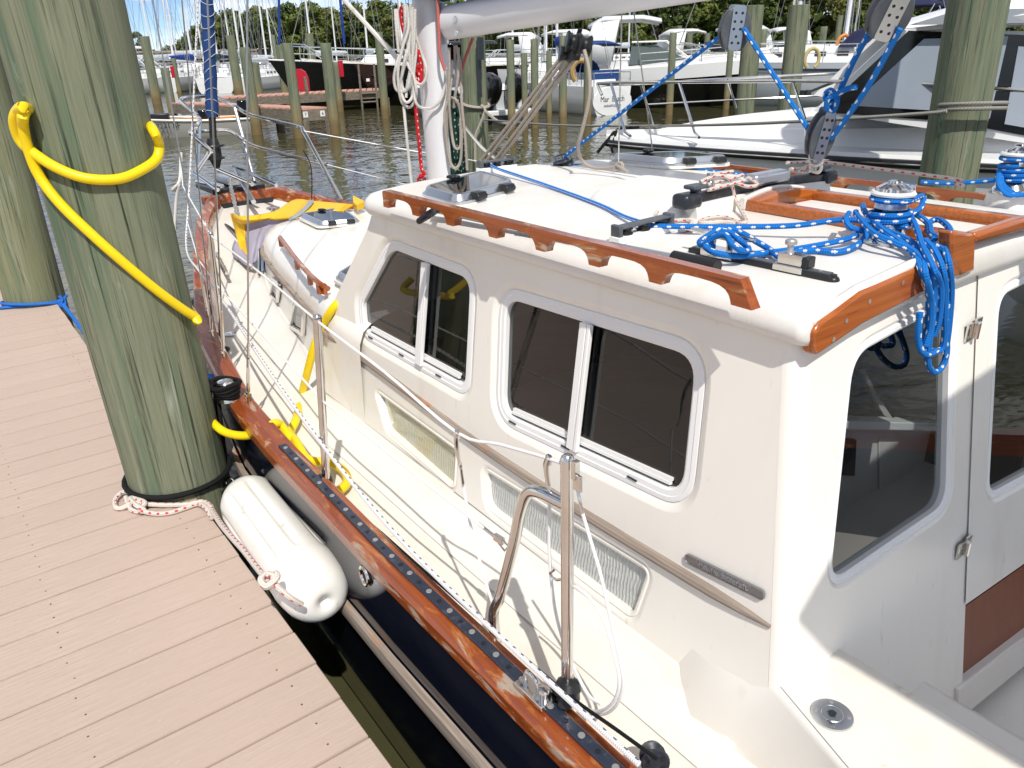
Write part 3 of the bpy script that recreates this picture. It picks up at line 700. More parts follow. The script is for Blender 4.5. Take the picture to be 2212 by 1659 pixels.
# deck fill plate
c=co(1797,1545,ZT+.003); mb=MB(); mb.lathe([(.036,0),(.0355,.003),(.030,.004),(.020,.0042),(.0195,.003),(.018,.0042),(.009,.0045),(.0085,-.002)],c,n=40)
dp=obj('deck_fill_plate',mb,M['alu'],boat,ang=20)
mb=MB()
for a in (.6,2.17,3.74,5.3): mb.lathe([(.004,0),(.0035,.0013)],c+np.array([.028*math.cos(a),.028*math.sin(a),.0035]),n=8)
obj('plate_screws',mb,M['screwh'],dp,kind='stuff')
mb=MB(); st=[]
for k in range(16): 
    a=k*math.pi/8; r=.0085 if k%2 else .0058; st.append(c+np.array([r*math.cos(a),r*math.sin(a),.0048]))
mb.fill(st); obj('key_socket',mb,M['dgrey'],dp)
def text(name,s,size,origin,ex,ey,matl,parent=None,extr=.0008,align='CENTER',**kw):
    cu=bpy.data.curves.new(name,'FONT'); cu.body=s; cu.size=size; cu.extrude=extr; cu.align_x=align; cu.align_y='CENTER'; cu.resolution_u=2
    t=bpy.data.objects.new('tmp',cu); COL.objects.link(t); dg=bpy.context.evaluated_depsgraph_get(); me=bpy.data.meshes.new_from_object(t.evaluated_get(dg)); bpy.data.objects.remove(t)
    ex=np.array(ex,float);ex/=np.linalg.norm(ex); ey=np.array(ey,float); ey-=ex*ex.dot(ey); ey/=np.linalg.norm(ey); ez=np.cross(ex,ey)
    off=wloc(parent) if parent is not None else np.zeros(3)
    for v in me.vertices:
        p=np.array(origin)+ex*v.co.x+ey*v.co.y+ez*v.co.z-off; v.co=p
    me.materials.clear(); me.materials.append(matl)
    o=bpy.data.objects.new(name,me); COL.objects.link(o)
    if parent is not None:o.parent=parent
    return tag(o,**kw)
text('fill_lettering','FUEL',.008,c+np.array([-.022,-.012,.0047]),(-.3,-.9,0),(.9,-.3,0),M['dgrey'],dp,extr=.0002)
# nameplate on the pilothouse side
a=W(1482,1203,.002);b=W(1653,1287,.002); t=(b-a)/np.linalg.norm(b-a); up=np.cross(t,NOUT); up=up if up[2]>0 else -up
L=np.linalg.norm(b-a); hgt=.021; loop=round_poly([a-up*hgt/2,a+up*hgt/2,b+up*hgt/2,b-up*hgt/2],.012,6)
mb=MB(); mb.loft([loop,[p+NOUT*.005 for p in loop],[p+NOUT*.0055 for p in offset_loop(loop,NOUT,-.002)],[p+NOUT*.003 for p in offset_loop(loop,NOUT,-.003)]]); mb.add([p+NOUT*.003 for p in offset_loop(loop,NOUT,-.003)],[list(range(len(loop)))])
npl=obj('nameplate',mb,mat('pewter_plate',(.33,.33,.34),.35,.9),boat)
text('nameplate_lettering','°Pacific Seacraft°',.0195,(a+b)/2+NOUT*.0035,t,up,M['alu'],npl,extr=.0018)
# ================================================================ fittings of the sailboat
def arr(*a): return np.array(a,float)
# port handrail on the roof
feet=[(846,446),(904,465),(971,487),(1059,514),(1162,543),(1286,574),(1438,606),(1632,650)]
fp=[R(*q) for q in feet]; fyy=[p[1] for p in fp]; hx=float(np.mean([p[0] for p in fp]))
def hz(y): return camber(hx)
def handrail(xc,fy,zfun,H=.046,arch=.031,fw=.030,flare=.020,thick=.024):
    """side outline with arches, front first (fy falls toward the stern)"""
    b=[]; n=len(fy)
    b.append((fy[0]+.012,0)); 
    for i in range(n):
        a=fy[i]-fw*.5
        if i<n-1:
            b.append((a,0)); y1=fy[i+1]+fw*.5
            for t,h in ((.015,.25),(.04,.5),(.09,.74),(.17,.90),(.28,.98),(.42,1),(.58,1),(.72,.98),(.83,.90),(.91,.74),(.96,.5),(.985,.25)): b.append((a+(y1-a)*t,arch*h))
            b.append((y1,0))
        else: b.append((fy[i]-fw*.5-.012,0))
    top=[(fy[-1]-fw*.5+.016,H),(fy[-1]-.0,H+.001),(fy[0]+.004,H),(fy[0]+.012,H-.004)]
    poly=b+top
    mb=MB(); mb.prism([(xc-thick/2,y,zfun(y)+h) for y,h in poly],(thick,0,0)); return mb
obj('handrail',handrail(hx,fyy,hz),M['hrail'],boat,bevel=.006,seg=3,ang=50)
obj('handrail',handrail(2*XC-hx,fyy,lambda y:camber(2*XC-hx)),M['hrail'],boat,bevel=.006,ang=50)
# trunk handrail
tp=[P(605,513,z=1.375),P(640,560,z=1.375),P(668,592,z=1.375),P(690,612,z=1.375),P(709,624,z=1.345)]
mb=MB(); mb.tube(tp,.0105,n=8,res=6)
for t in (.02,.25,.5,.72,.9):
    q=cr_spline(tp,8); p=q[int(t*(len(q)-1))]; mb.box((p[0],p[1],1.352),(.014,.02,.04))
obj('trunk_handrail',mb,M['hrail'],boat)
# hatches
def hatch(name,corners,h=.030,hinges=True,opened=0.,rad=.05,parent=boat):
    c=[arr(*p) for p in corners]; up=arr(0,0,1); loop=round_poly(c,rad,7); o=MB(); ce=sum(c)/4
    base=offset_loop(loop,up,.008); i1=offset_loop(loop,up,-.016)
    ring(o,[[p+up*.002 for p in base],[p+up*(h*.35) for p in base],[p+up*(h*.4) for p in offset_loop(loop,up,.002)],[p+up*(h*.95) for p in offset_loop(loop,up,-.006)],[p+up*h for p in offset_loop(loop,up,-.009)],[p+up*h for p in i1],[p+up*(h-.003) for p in offset_loop(loop,up,-.0165)]])
    fo=obj(name,o,M['alu'],parent,ang=30)
    g=MB().fill([p+up*(h-.0015) for p in offset_loop(loop,up,-.0155)]); obj('lens',g,M['lens'],fo)
    s=MB(); s.add([tuple(p-up*.006) for p in offset_loop(loop,up,.016)],[list(range(len(loop)))]); s.loft([[p-up*.006 for p in offset_loop(loop,up,.016)],[p+up*.003 for p in offset_loop(loop,up,.016)],[p+up*.003 for p in loop]]); obj('hatch_seat',s,M['gel'],fo)
    if hinges:
        for t in (.30,.78):
            p=c[1]*(1-t)+c[2]*t; d=(c[2]-c[1])/np.linalg.norm(c[2]-c[1]); out=arr(d[1],-d[0],0)
            b=MB(); b.box(p+up*(h*.62)+out*.008,(.040,.030,.020),frame(out)); b.tube([p+up*.016+out*.018-d*.02,p+up*.016+out*.018+d*.02],.010,n=10); obj('hinge_block',b,M['plast'],fo,bevel=.003)
        b=MB(); p=c[0]*.55+c[3]*.45; p=p*.8+ce*.2; b.box(p+up*(h+.006),(.022,.04,.010),rotm((0,0,1),.5)); b.lathe([(.014,0),(.012,.012)],p+up*h); obj('hatch_handle',b,M['plast'],fo,bevel=.004)
    return fo
h1=[R(909,424),R(988,447),R(1117,410),R(1042,386)]
hatch('roof_hatch',h1)
hatch('roof_hatch',[mir(h1[3]),mir(h1[2]),mir(h1[1]),mir(h1[0])])
hatch('deck_hatch',[P(650,470,z=1.37),P(692,490,z=1.37),P(776,482,z=1.37),P(742,456,z=1.37)],h=.025,rad=.03)
hatch('trunk_hatch',[P(728,604,z=1.36),P(752,618,z=1.36),P(800,596,z=1.36),P(770,578,z=1.36)],h=.03,rad=.02,hinges=False)
# deck organisers (sheave boxes)
def organiser(a,b,hh=.030,w=.034):
    a=arr(*a);b=arr(*b); t=(b-a); L=np.linalg.norm(t); t/=L; F=frame(t); c=(a+b)/2
    m=MB(); m.box(c+arr(0,0,.008),(w,L,.016),F); o=obj('deck_organiser',m,M['white'],boat,bevel=.002)
    m=MB(); m.box(c+arr(0,0,hh+.004),(w*.86,L*.98,.006),F)
    for s in (-1,1): m.box(c+t*s*(L/2-.008)+arr(0,0,.024),(w*.86,.012,.034),F)
    obj('organiser_cap',m,M['grplast'],o,bevel=.003)
    for k in (-.30,0,.30):
        m=MB(); m.lathe([(.015,0),(.016,.003),(.012,.006),(.012,.009),(.016,.012),(.015,.015)],c+t*L*k+arr(0,0,.016),n=18); obj('sheave',m,M['plast'],o)
    return o
organiser(R(1326,528),R(1448,497)); organiser(R(1034,374),R(1112,364))
# mainsheet traveller
ta=R(1488,450,.022); tb=R(1975,372,.03); tb=arr(2*XC-ta[0],ta[1],ta[2])
yT=float(ta[1]); zT=lambda x: camber(x)+.024+.012*(1-((x-XC)/.6)**2)
m=MB(); xs_=np.linspace(ta[0],tb[0],16); m.loft([[(x,yT-.014,zT(x)),(x,yT+.014,zT(x)),(x,yT+.016,zT(x)+.018),(x,yT+.008,zT(x)+.022),(x,yT-.008,zT(x)+.022),(x,yT-.016,zT(x)+.018)] for x in xs_],caps=True)
tv=obj('traveller_track',m,M['dgrey'],boat)
m=MB(); m.loft([[(x,yT-.030,camber(x)-.004),(x,yT+.030,camber(x)-.004),(x,yT+.02,zT(x)),(x,yT-.02,zT(x))] for x in xs_],caps=True); obj('traveller_base',m,M['gelroof'],tv)
for sx,xx in ((-1,ta[0]),(1,tb[0])):
    m=MB(); m.box((xx+sx*.008,yT,zT(xx)+.008),(.062,.050,.036)); obj('end_cap',m,M['dgrey'],tv,bevel=.010)
    m=MB(); m.box((xx-sx*.02,yT,zT(xx)+.038),(.05,.036,.010)); m.lathe([(.014,0),(.014,.012)],(xx-sx*.02,yT,zT(xx)+.026),n=14); obj('end_block',m,M['grplast'],tv,bevel=.003)
    m=MB(); m.lathe([(.011,0),(.011,.02),(.007,.022)],(xx-sx*.065,yT-.006,zT(xx)+.026),n=12); m.box((xx-sx*.065,yT-.004,zT(xx)+.055),(.012,.014,.022)); obj('cam_cleat',m,M['steel'],tv,bevel=.002)
xcar=R(1768,350,.05)[0]
m=MB(); m.box((XC+.02,yT,zT(XC)+.026),(.15,.044,.030)); obj('traveller_car',m,M['alu'],tv,bevel=.008)
# teak frame of the sliding hatch
def beam(a,b,w,h,name,mt,bev=.006,up=0.):
    a=arr(*a);b=arr(*b); m=MB(); t=b-a; m.box((a+b)/2+arr(0,0,h/2+up),(w,np.linalg.norm(t),h),frame(t)); return obj(name,m,mt,boat,bevel=bev)
A=R(1640,456);Bq=R(2098,535); beam(A,Bq,.040,.026,'hatch_rail',M['teak'])
A2=arr(2*XC-A[0]+.02,A[1],A[2]);B2=arr(2*XC-Bq[0]+.02,Bq[1],Bq[2]); beam(A2,B2,.040,.026,'hatch_rail',M['teak'])
m=MB(); xs_=np.linspace(A[0]-.02,A2[0]+.02,12); m.loft([[(x,A[1]-.014,camber(x)),(x,A[1]+.026,camber(x)),(x,A[1]+.026,camber(x)+.030+.012*math.sin(math.pi*(x-A[0])/(A2[0]-A[0]))),(x,A[1]-.014,camber(x)+.030+.012*math.sin(math.pi*(x-A[0])/(A2[0]-A[0])))] for x in xs_],caps=True); obj('hatch_coaming',m,M['teak'],boat,bevel=.003)
m=MB(); m.loft([[(x,A[1]+.028,camber(x)),(x,A[1]+.050,camber(x)),(x,A[1]+.046,camber(x)+.034+.012*math.sin(math.pi*(x-A[0])/(A2[0]-A[0]))),(x,A[1]+.028,camber(x)+.036+.012*math.sin(math.pi*(x-A[0])/(A2[0]-A[0])))] for x in xs_],caps=True); obj('coaming_moulding',m,M['gelroof'],boat,bevel=.004)
m=MB(); xa,xb=A[0]+.03,A2[0]-.03; m.loft([[(x,.665,camber(x)+.008),(x,A[1]-.02,camber(x)+.008)] for x in np.linspace(xa,xb,10)],closed=False); obj('sliding_hatch',m,M['gelroof'],boat)
# aft teak trim board
def TB(u,v,y=.648): return P(1549+.2997*u,387.3+.2997*v,y=y)
top=[(700,1110),(745,1035),(1050,812),(1450,640),(1690,560),(1858,478)]; bot=[(722,1275),(1050,1050),(1450,842),(1690,716),(1860,660)]
m=MB(); m.prism([TB(*q) for q in [(703,1255)]+top+list(reversed(bot))],(0,.026,0)); tr=obj('aft_trim_board',m,M['teak'],boat,bevel=.006,seg=3)
m=MB()
for q in ((840,1155),(932,1020),(1100,880),(1340,745)): m.lathe([(.0045,0),(.0045,.0006)],TB(*q,y=.6475),(0,-1,0),n=10)
obj('wood_plug',m,M['rub'],tr,kind='stuff')
m=MB(); up_=[(1870,392),(2212,282),(2600,205)]; lo_=[(1868,468),(2212,372),(2600,290)]
m.prism([TB(*q,y=.642) for q in up_+lo_[::-1]],(0,.028,0)); obj('door_head_trim',m,M['teak'],boat,bevel=.008)
m=MB(); m.prism([TB(*q,y=.646) for q in ((1700,375),(1875,392),(1868,470),(1858,660),(1760,700),(1690,560))],(0,.03,0)); obj('trim_corner_block',m,M['teak'],boat,bevel=.006)
m=MB(); m.prism([TB(*q,y=.654) for q in [(690,1010),(1050,770),(1450,585),(1690,520),(1690,600),(1450,680),(1050,850),(700,1100)]],(0,.02,0)); obj('roof_edge_moulding',m,M['gelroof'],boat,bevel=.008)
# genoa track with two cars and a cleat
ga=R(1486,541);gb=R(1812,609); t=(gb-ga)/np.linalg.norm(gb-ga); Fg=frame(t); L=np.linalg.norm(gb-ga)
m=MB(); m.box((ga+gb)/2+arr(0,0,.005),(.026,L*.94,.010),Fg); m.lathe([(.013,0),(.011,.006),(.004,.010)],gb-t*.012,n=14); tk=obj('genoa_track',m,M['plast'],boat,bevel=.002)
m=MB(); m.box((ga+gb)/2+arr(0,0,.0112),(.017,L*.9,.003),Fg); obj('track_rail',m,M['grplast'],tk)
m=MB()
for k in range(7): m.lathe([(.004,0),(.004,.0008)],ga+t*L*(.08+.135*k)+arr(0,0,.0127),n=8)
obj('track_bolts',m,M['screwh'],tk,kind='stuff')
c1=(R(1556,556)+0); m=MB(); m.box(c1+arr(0,0,.010),(.036,.075,.016),Fg); obj('track_car',m,M['steel'],tk,bevel=.002)
m=MB(); 
for s in (-1,1): m.tube([c1+t*s*.02+arr(0,0,.016),c1+t*s*.018+arr(0,0,.042)],.006,n=8)
m.tube([c1-t*.075+arr(0,0,.046),c1-t*.03+arr(0,0,.043),c1+t*.03+arr(0,0,.043),c1+t*.075+arr(0,0,.046)],[.004,.008,.008,.004],n=8,res=4); obj('horn_cleat',m,M['steel'],tk)
c2=R(1710,586); m=MB(); m.box(c2+arr(0,0,.008),(.038,.06,.012),Fg); m.box(c2+arr(0,0,.024),(.026,.05,.020),Fg); o=obj('track_car',m,M['steel'],tk,bevel=.0015)
m=MB(); m.box(c2+t*.031+arr(0,0,.022),(.027,.014,.022),Fg); obj('car_bumper',m,M['plast'],tk,bevel=.003)
m=MB(); m.lathe([(.008,0),(.006,.006),(.006,.014),(.011,.016),(.011,.022),(.008,.025)],c2-t*.008+arr(0,0,.034),n=14); obj('plunger',m,M['screwh'],tk)
# winches
def winch(c):
    c=arr(*c); m=MB(); m.lathe([(.047,0),(.047,.006),(.044,.012),(.036,.022),(.031,.032),(.028,.045),(.029,.064),(.032,.070)],c,n=28); o=obj('winch',m,M['steel'],boat,ang=30)
    m=MB(); m.lathe([(.030,.066),(.031,.072),(.031,.080),(.036,.088)],c,n=28); obj('drum_grip',m,M['alu'],o)
    m=MB(); m.lathe([(.036,.094),(.042,.096),(.043,.100),(.040,.104),(.02,.106)],c,n=28); obj('tailing_ring',m,M['tag'],o)
    m=MB(); m.lathe([(.036,.104),(.034,.110),(.022,.117),(.014,.120),(.012,.124),(.004,.125)],c,n=28); m.tube([c+arr(.02,-.004,.110),c+arr(.046,-.012,.106),c+arr(.050,-.014,.086)],[.010,.009,.006],n=8); obj('winch_cap',m,M['steel'],o)
    return c
wc=R(1912,522); wc=winch(wc); _w=P(2182,416,x=2.30); ws=winch(_w); m=MB(); m.lathe([(.060,camber(2.3)-_w[2]-.004),(.052,-.0005)],_w,n=24); obj('winch_pad',m,M['gelroof'],boat)
# ================================================================ stanchions, lifelines, pulpit, rig (parts of the boat)
def tube_part(name,pts,r,mt,res=0,n=10,**k): m=MB(); m.tube(pts,r,n=n,res=res); return obj(name,m,mt,boat,**k)
sb=P(707,1078,z=zd(1.9)+.005); st=P(685,686,x=sb[0]+.0); SP=[sb,st]
def stanchion(b,t):
    m=MB(); m.tube([b,t],.0115,n=12); m.lathe([(.0117,0),(.010,.005),(.006,.009)],t,(0,0,1),n=12); m.lathe([(.026,0),(.024,.004),(.015,.006),(.014,.03)],b,n=14); return obj('stanchion',m,M['steel'],boat)
stanchion(sb,st)
s1b=P(482,752,z=zd(3.2)+.005); s1t=P(455,505,x=s1b[0]+.005); stanchion(s1b,s1t)
gb_=P(1226,1570,z=zd(.8)+.005); gt=P(1225,992,x=gb_[0]+.0)
m=MB(); m.tube([gb_,gt],.0118,n=12); m.lathe([(.012,0),(.010,.006),(.005,.010)],gt,n=12); m.lathe([(.026,0),(.024,.004),(.015,.006),(.014,.03)],gb_,n=14)
gl=P(1078,1440,z=zd(1.05)+.005); leg=[gl,P(1066,1330,x=gb_[0]),P(1098,1235,x=gb_[0]),P(1124,1105,x=gb_[0]),P(1140,1066,x=gb_[0]),P(1168,1064,x=gb_[0]),P(1226,1092,x=gb_[0])]
leg=[gl,leg[1],leg[2]*.5+leg[1]*.5,leg[2]*.5+leg[3]*.5,leg[3],leg[4],leg[5],leg[6]]
m.tube(leg,.0118,n=12,res=6); m.lathe([(.026,0),(.024,.004),(.015,.006),(.014,.03)],gl,n=14); obj('boarding_gate',m,M['steel'],boat)
m=MB(); m.tube([P(1196,1232,x=gb_[0]+.004),P(1188,1240,x=gb_[0]+.004),P(1200,1252,x=gb_[0]+.004),P(1218,1250,x=gb_[0]+.004)],.0028,n=6,res=4); obj('gate_eye',m,M['steel'],boat)
xg=gb_[0]; xs2=sb[0]
lh=P(986,934,x=(xg+xs2)/2); lh2=P(1184,990,x=xg)
tube_part('upper_lifeline',[s1t+arr(0,0,-.008),P(560,588,x=(s1t[0]+xs2)/2),st+arr(0,0,-.010),P(830,803,x=xs2),lh,P(1080,960,x=xg),lh2,gt+arr(0,0,-.012)],.0034,M['vinyl'],res=4,n=8)
lo1=P(697,866,x=xs2); lo0=P(540,694,x=(s1t[0]*.45+xs2*.55)); s1m=P(470,618,x=s1t[0])
tube_part('lower_lifeline',[s1m,lo0,lo1,P(903,1030,x=xs2),P(1052,1146,x=xg)],.0032,M['vinyl'],n=8)
lb=P(420,470,x=.98)
tube_part('upper_lifeline',[s1t+arr(0,0,-.008),P(395,402,x=1.18),P(389,330,x=1.42)],.0034,M['vinyl'],n=8)
tube_part('lower_lifeline',[s1m,P(428,560,x=.98),P(405,480,x=1.2)],.0032,M['vinyl'],n=8)
m=MB(); a=P(1048,1143,x=xg);b=P(1066,1157,x=xg); m.tube([P(1032,1130,x=xg),b],.004,n=8); m.box((b+P(1090,1172,x=xg))/2,(.010,.030,.014),frame(P(1090,1172,x=xg)-b)); m.tube([P(1085,1165,x=xg),P(1098,1180,x=xg),P(1090,1190,x=xg),P(1076,1172,x=xg)],.0025,n=6,closed=True); obj('lifeline_fork',m,M['steel'],boat,bevel=.001)
# pelican hooks and the slack gate wires
def hook(p,dn):
    p=arr(*p);dn=arr(*dn); m=MB(); t=dn-p; m.tube([p+arr(.002,0,.004),p+t*.2+arr(0,.006,0),p+t*.45+arr(0,.005,0),p+t*.7],[.0055,.006,.005,.004],n=8,res=4); m.tube([p+arr(0,0,.006),p+arr(0,-.010,.002),p+arr(0,-.006,-.010),p+arr(0,.004,-.004)],.003,n=6,closed=True); m.tube([p+t*.6,dn],.0035,n=8); return obj('pelican_hook',m,M['steel'],boat)
hook(lh,P(1000,1045,x=xg)); hook(lh2,P(1187,1085,x=xg))
m=MB(); q=P(1243,1015,x=xg-.006); m.box(q,(.012,.010,.034)); m.box(q+arr(.0,-.006,-.022),(.006,.018,.03)); m.tube([P(1248,1060,x=xg-.006),P(1258,1110,x=xg-.006)],.0032,n=8); obj('gate_shackle',m,M['steel'],boat,bevel=.002)
def wl(name,pts,r=.0033,mt='vinyl',res=6,x=None): return tube_part(name,[P(u,v,x=(x or xg)) for u,v in pts],r,M[mt],res=res,n=8)
wl('gate_wire',[(1000,1045),(1008,1090),(1020,1150),(1050,1260),(1070,1325),(1080,1390)],x=xg+.006)
wl('gate_wire',[(1187,1085),(1187,1200),(1198,1310),(1218,1390),(1234,1430),(1270,1500),(1300,1522)],x=xg+.016)
wl('gate_wire',[(1258,1108),(1275,1165),(1297,1240),(1320,1340),(1340,1430),(1346,1480),(1330,1525),(1300,1543),(1262,1530)],x=xg+.03)
wl('gate_wire',[(1243,1268),(1275,1293),(1305,1340),(1326,1410),(1338,1475),(1322,1520),(1288,1537),(1250,1522)],x=xg+.014)
# stanchion fairleads
def lump(c):
    c=arr(*c); m=MB(); m.lathe([(.018,-.022),(.026,-.016),(.024,-.004),(.027,.004),(.022,.018),(.014,.022)],c,(.3,.2,1),n=14); m.lathe([(.010,-.012),(.014,-.006),(.014,.006),(.008,.012)],c+arr(-.022,-.018,-.008),(.6,.5,.4),n=10); m.tube([c+arr(-.02,.02,.004),c+arr(-.026,0,.010),c+arr(-.016,-.022,.002)],.006,n=8,res=4); return obj('line_fairlead',m,M['plast'],boat)
lump(P(700,1040,x=xs2-.004)); lump(P(1226,1490,x=xg-.004)); lump(P(484,758,x=s1b[0])); lump(P(424,655,x=.96))
# furling block at the bottom of the picture
c=P(1415,1645,z=1.0); m=MB(); m.lathe([(.024,0),(.026,.004),(.024,.008)],c,(-.5,-.75,.3),n=20); m.lathe([(.022,-.03),(.024,-.02),(.014,-.012),(.014,-.008),(.022,0)],c,(-.5,-.75,.3),n=20); o=obj('furling_block',m,M['dgrey'],boat)
m=MB()
for k in range(5):
    a=k*1.2566; e1=np.cross(arr(-.5,-.75,.3),arr(0,0,1)); e1/=np.linalg.norm(e1); e2=np.cross(e1,arr(-.5,-.75,.3)); e2/=np.linalg.norm(e2); n_=arr(-.5,-.75,.3)/np.linalg.norm(arr(-.5,-.75,.3))
    m.lathe([(.0052,0),(.005,.0006)],c+n_*.008+.0145*(math.cos(a)*e1+math.sin(a)*e2),n_,n=10)
obj('sheave_holes',m,M['plast'],o,kind='stuff')
# padeye car on the toe-rail track
py=P(1140,1505,z=1.01)[1]; pc=arr(xr(py)+.040,py,zs(py)+.010)
m=MB(); m.box(pc,(.044,.085,.012)); m.tube([pc+arr(0,.035,.004),pc+arr(0,.030,.026),pc+arr(0,.012,.032),pc+arr(0,-.004,.024),pc+arr(0,-.008,.004)],.0055,n=8,res=5); m.lathe([(.012,.004),(.012,.024),(.009,.027)],pc+arr(0,-.026,0),n=14); obj('track_padeye',m,M['steel'],boat,bevel=.002)
# fairlead through the hull
fy=P(792,1275,x=.648)[1]; fc=arr(xr(fy)-.001,fy,zs(fy)-.085); m=MB(); m.tube([fc+arr(0,.021*math.cos(a),.026*math.sin(a)) for a in np.linspace(0,2*math.pi,20,endpoint=False)],.006,n=8,closed=True); o=obj('hull_fairlead',m,M['steel'],boat)
m=MB(); m.fill([fc+arr(.001,.019*math.cos(a),.024*math.sin(a)) for a in np.linspace(0,2*math.pi,20,endpoint=False)]); obj('fairlead_hole',m,M['rubber'],o)
# scupper dish on the side deck
sc=P(1150,1603-360,z=.915); 
# mast, boom, gooseneck, sail cover
DM=3.31
mb0=DP(957,395,DM); mt=DP(934,118,DM); ax_=(mt-mb0)/np.linalg.norm(mt-mb0)
base=mb0-ax_*((mb0[2]-1.36)/ax_[2]); topm=mb0+ax_*9
def oval(c,a,b,n=20): return [c+arr(b*math.sin(t)*1.0,a*math.cos(t),0) for t in np.linspace(0,2*math.pi,n,endpoint=False)]
m=MB(); m.loft([oval(base,.075,.056),oval(mt,.075,.056),oval(topm,.07,.052)],caps=True); mast=obj('mast',m,M['mast'],boat)
m=MB(); m.box(DP(995,240,DM-.02),(.006,.004,1.9),frame(ax_).T if False else None); 
g0=DP(972,150,DM)
m=MB(); bx=DP(974,60,DM-.02); m.box(DP(958,52,DM-.06),(.012,.05,.14)); gz=obj('gooseneck_plate',m,M['alu'],mast,bevel=.002)
m=MB()
for k in range(4): m.lathe([(.006,0),(.005,.004)],DP(956,33+k*12,DM-.09),-FH,n=8)
obj('plate_rivets',m,M['dgrey'],gz,kind='stuff')
b0_=P(966,88,x=XC); b1_=P(1533,1,x=XC); bd=(b1_-b0_)/np.linalg.norm(b1_-b0_)
bs=b0_+arr(0,-.02,.062)
m=MB(); 
def osec(c,a,b,n=18): return [c+arr(a*math.cos(t),0,b*math.sin(t)) for t in np.linspace(0,2*math.pi,n,endpoint=False)]
m.loft([osec(bs,.044,.060),osec(bs+bd*3.6,.044,.062)],caps=True); boom=obj('boom',m,M['mast'],boat)
m=MB()
for u,v in ((983,42),(986,72),): m.lathe([(.011,0),(.010,.004)],P(u,v,x=XC-.046),(-1,0,0),n=14)
obj('boom_bolts',m,M['alu'],boom,kind='stuff')
m=MB(); rr=[]
for i,tt in enumerate(np.linspace(-.12,3.5,16)):
    c=bs+bd*tt+arr(0,0,.155+.012*math.sin(i*2.1)); k=.8 if i==0 else 1
    rr.append([c+arr((.085+.012*math.sin(3*a+i))*k*math.cos(a),0,(.125+.012*math.sin(4*a-i*1.3))*k*math.sin(a)*(1 if math.sin(a)>0 else .75)) for a in np.linspace(0,2*math.pi,22,endpoint=False)])
m.loft(rr,caps=True); cv=obj('sail_cover',m,M['bcan'],boat)
m=MB(); rr=[]
for i,zz in enumerate(np.linspace(2.36,3.3,8)):
    c=mb0+ax_*((zz-mb0[2])/ax_[2]); rr.append([c+arr((.125+.010*math.sin(3*a+i))*math.sin(a),(.145+.012*math.sin(5*a+i))*math.cos(a),.03*math.cos(a)) for a in np.linspace(0,2*math.pi,22,endpoint=False)])
m.loft(rr,caps=True); obj('mast_collar_cover',m,M['bcan'],boat)
# shrouds
def shroud(pb,u2,v2,slope,r=.0032,turn=True,tl=.16):
    """wire up from a chainplate at pb; leans inboard by slope"""
    pb=arr(*pb); pt=PL(u2,v2,pb,(1,0,-slope)); d=(pt-pb)/np.linalg.norm(pt-pb)
    s=obj('shroud',MB().tube([pb+d*(tl+.06),pb+d*6],r,n=6),M['wire'],boat)
    m=MB(); m.box(pb+d*.015,(.006,.022,.05)); m.tube([pb+d*.03+arr(-.010,0,0),pb+d*.03+arr(.010,0,0)],.005,n=8)
    for sgn in (-1,1): m.tube([pb+d*.035+arr(0,sgn*.004,0),pb+d*.055+arr(0,sgn*.009,0),pb+d*(tl-.01)+arr(0,sgn*.009,0),pb+d*(tl+.005)+arr(0,sgn*.003,0)],.0036,n=6,res=3)
    m.tube([pb+d*.045,pb+d*.075],.0055,n=8); m.tube([pb+d*(tl-.03),pb+d*(tl+.06)],[.0055,.006,.0045],n=8); obj('turnbuckle',m,M['steel'],s)
def rail_at(y,dx=.05): return arr(xr(y)+dx,y,zs(y))
yv=P(502,882,z=1.02)[1]; shroud(rail_at(yv),534,0,.118,tl=.17)
shroud(rail_at(2.97),448,0,.10,tl=.2); shroud(rail_at(3.45),330,0,.02,tl=.2)
shroud(rail_at(3.2),420,300,.10,r=.0028)
yc_=rail_at(yv)
# stem: headsail furled on its stay, drum, pulpit, bow gear
DB=5.45
hs=[DP(444,-160,DB),DP(447,0,DB),DP(459,252,DB)]
m=MB(); q=cr_spline([hs[0],hs[1],hs[2]],14); m.tube(q,[.040+.003*math.sin(i*1.7) for i in range(len(q))],n=12); fs=obj('furled_headsail',m,M['bcan'],boat)
m=MB()
for k in range(11):
    p=hs[1]+(hs[2]-hs[1])*(k/10.2); m.tube([p+arr(.043*math.cos(a),.043*math.sin(a),.03*math.sin(a+k*.4)+.0) for a in np.linspace(0,2*math.pi,12,endpoint=False)],.0022,n=5,closed=True)
obj('furling_line_turns',m,M['lgrey'],fs,kind='stuff')
m=MB(); m.tube([DP(458,248,DB),DP(461,310,DB)],.024,n=12); o=obj('foil_tube',m,M['plast'],boat)
d0=DP(461,318,DB); m=MB(); m.lathe([(.034,.06),(.044,.02),(.072,.018),(.076,.010),(.072,.004),(.046,0),(.046,-.06),(.064,-.066),(.064,-.076),(.04,-.08),(.018,-.14)],d0,(0,0,1),n=22); obj('furling_drum',m,M['plast'],boat)
def pul(pts,dep=5.3,r=.0125): return tube_part('bow_pulpit',[DP(q[0],q[1],q[2] if len(q)>2 else dep) for q in pts],r,M['steel'],res=5,n=10)
pul([(427,367,5.1),(452,330,5.15),(453,324,5.15),(414,290,5.2),(412,284,5.2),(431,257,5.25),(394,222,5.4),(391,216,5.45),(402,211,5.6),(449,207,5.9),(466,210,5.9),(507,229,5.8),(544,249,5.75),(642,273,5.6),(654,281,5.55),(662,295,5.5),(738,432,5.15)],r=.0135)
pul([(419,284,5.2),(450,283,5.5),(490,281,5.6),(520,297,5.65),(559,319,5.6),(706,355,5.35)])
pul([(507,230,5.8),(550,392,5.6)]); pul([(432,257,5.25),(427,372,5.15)])
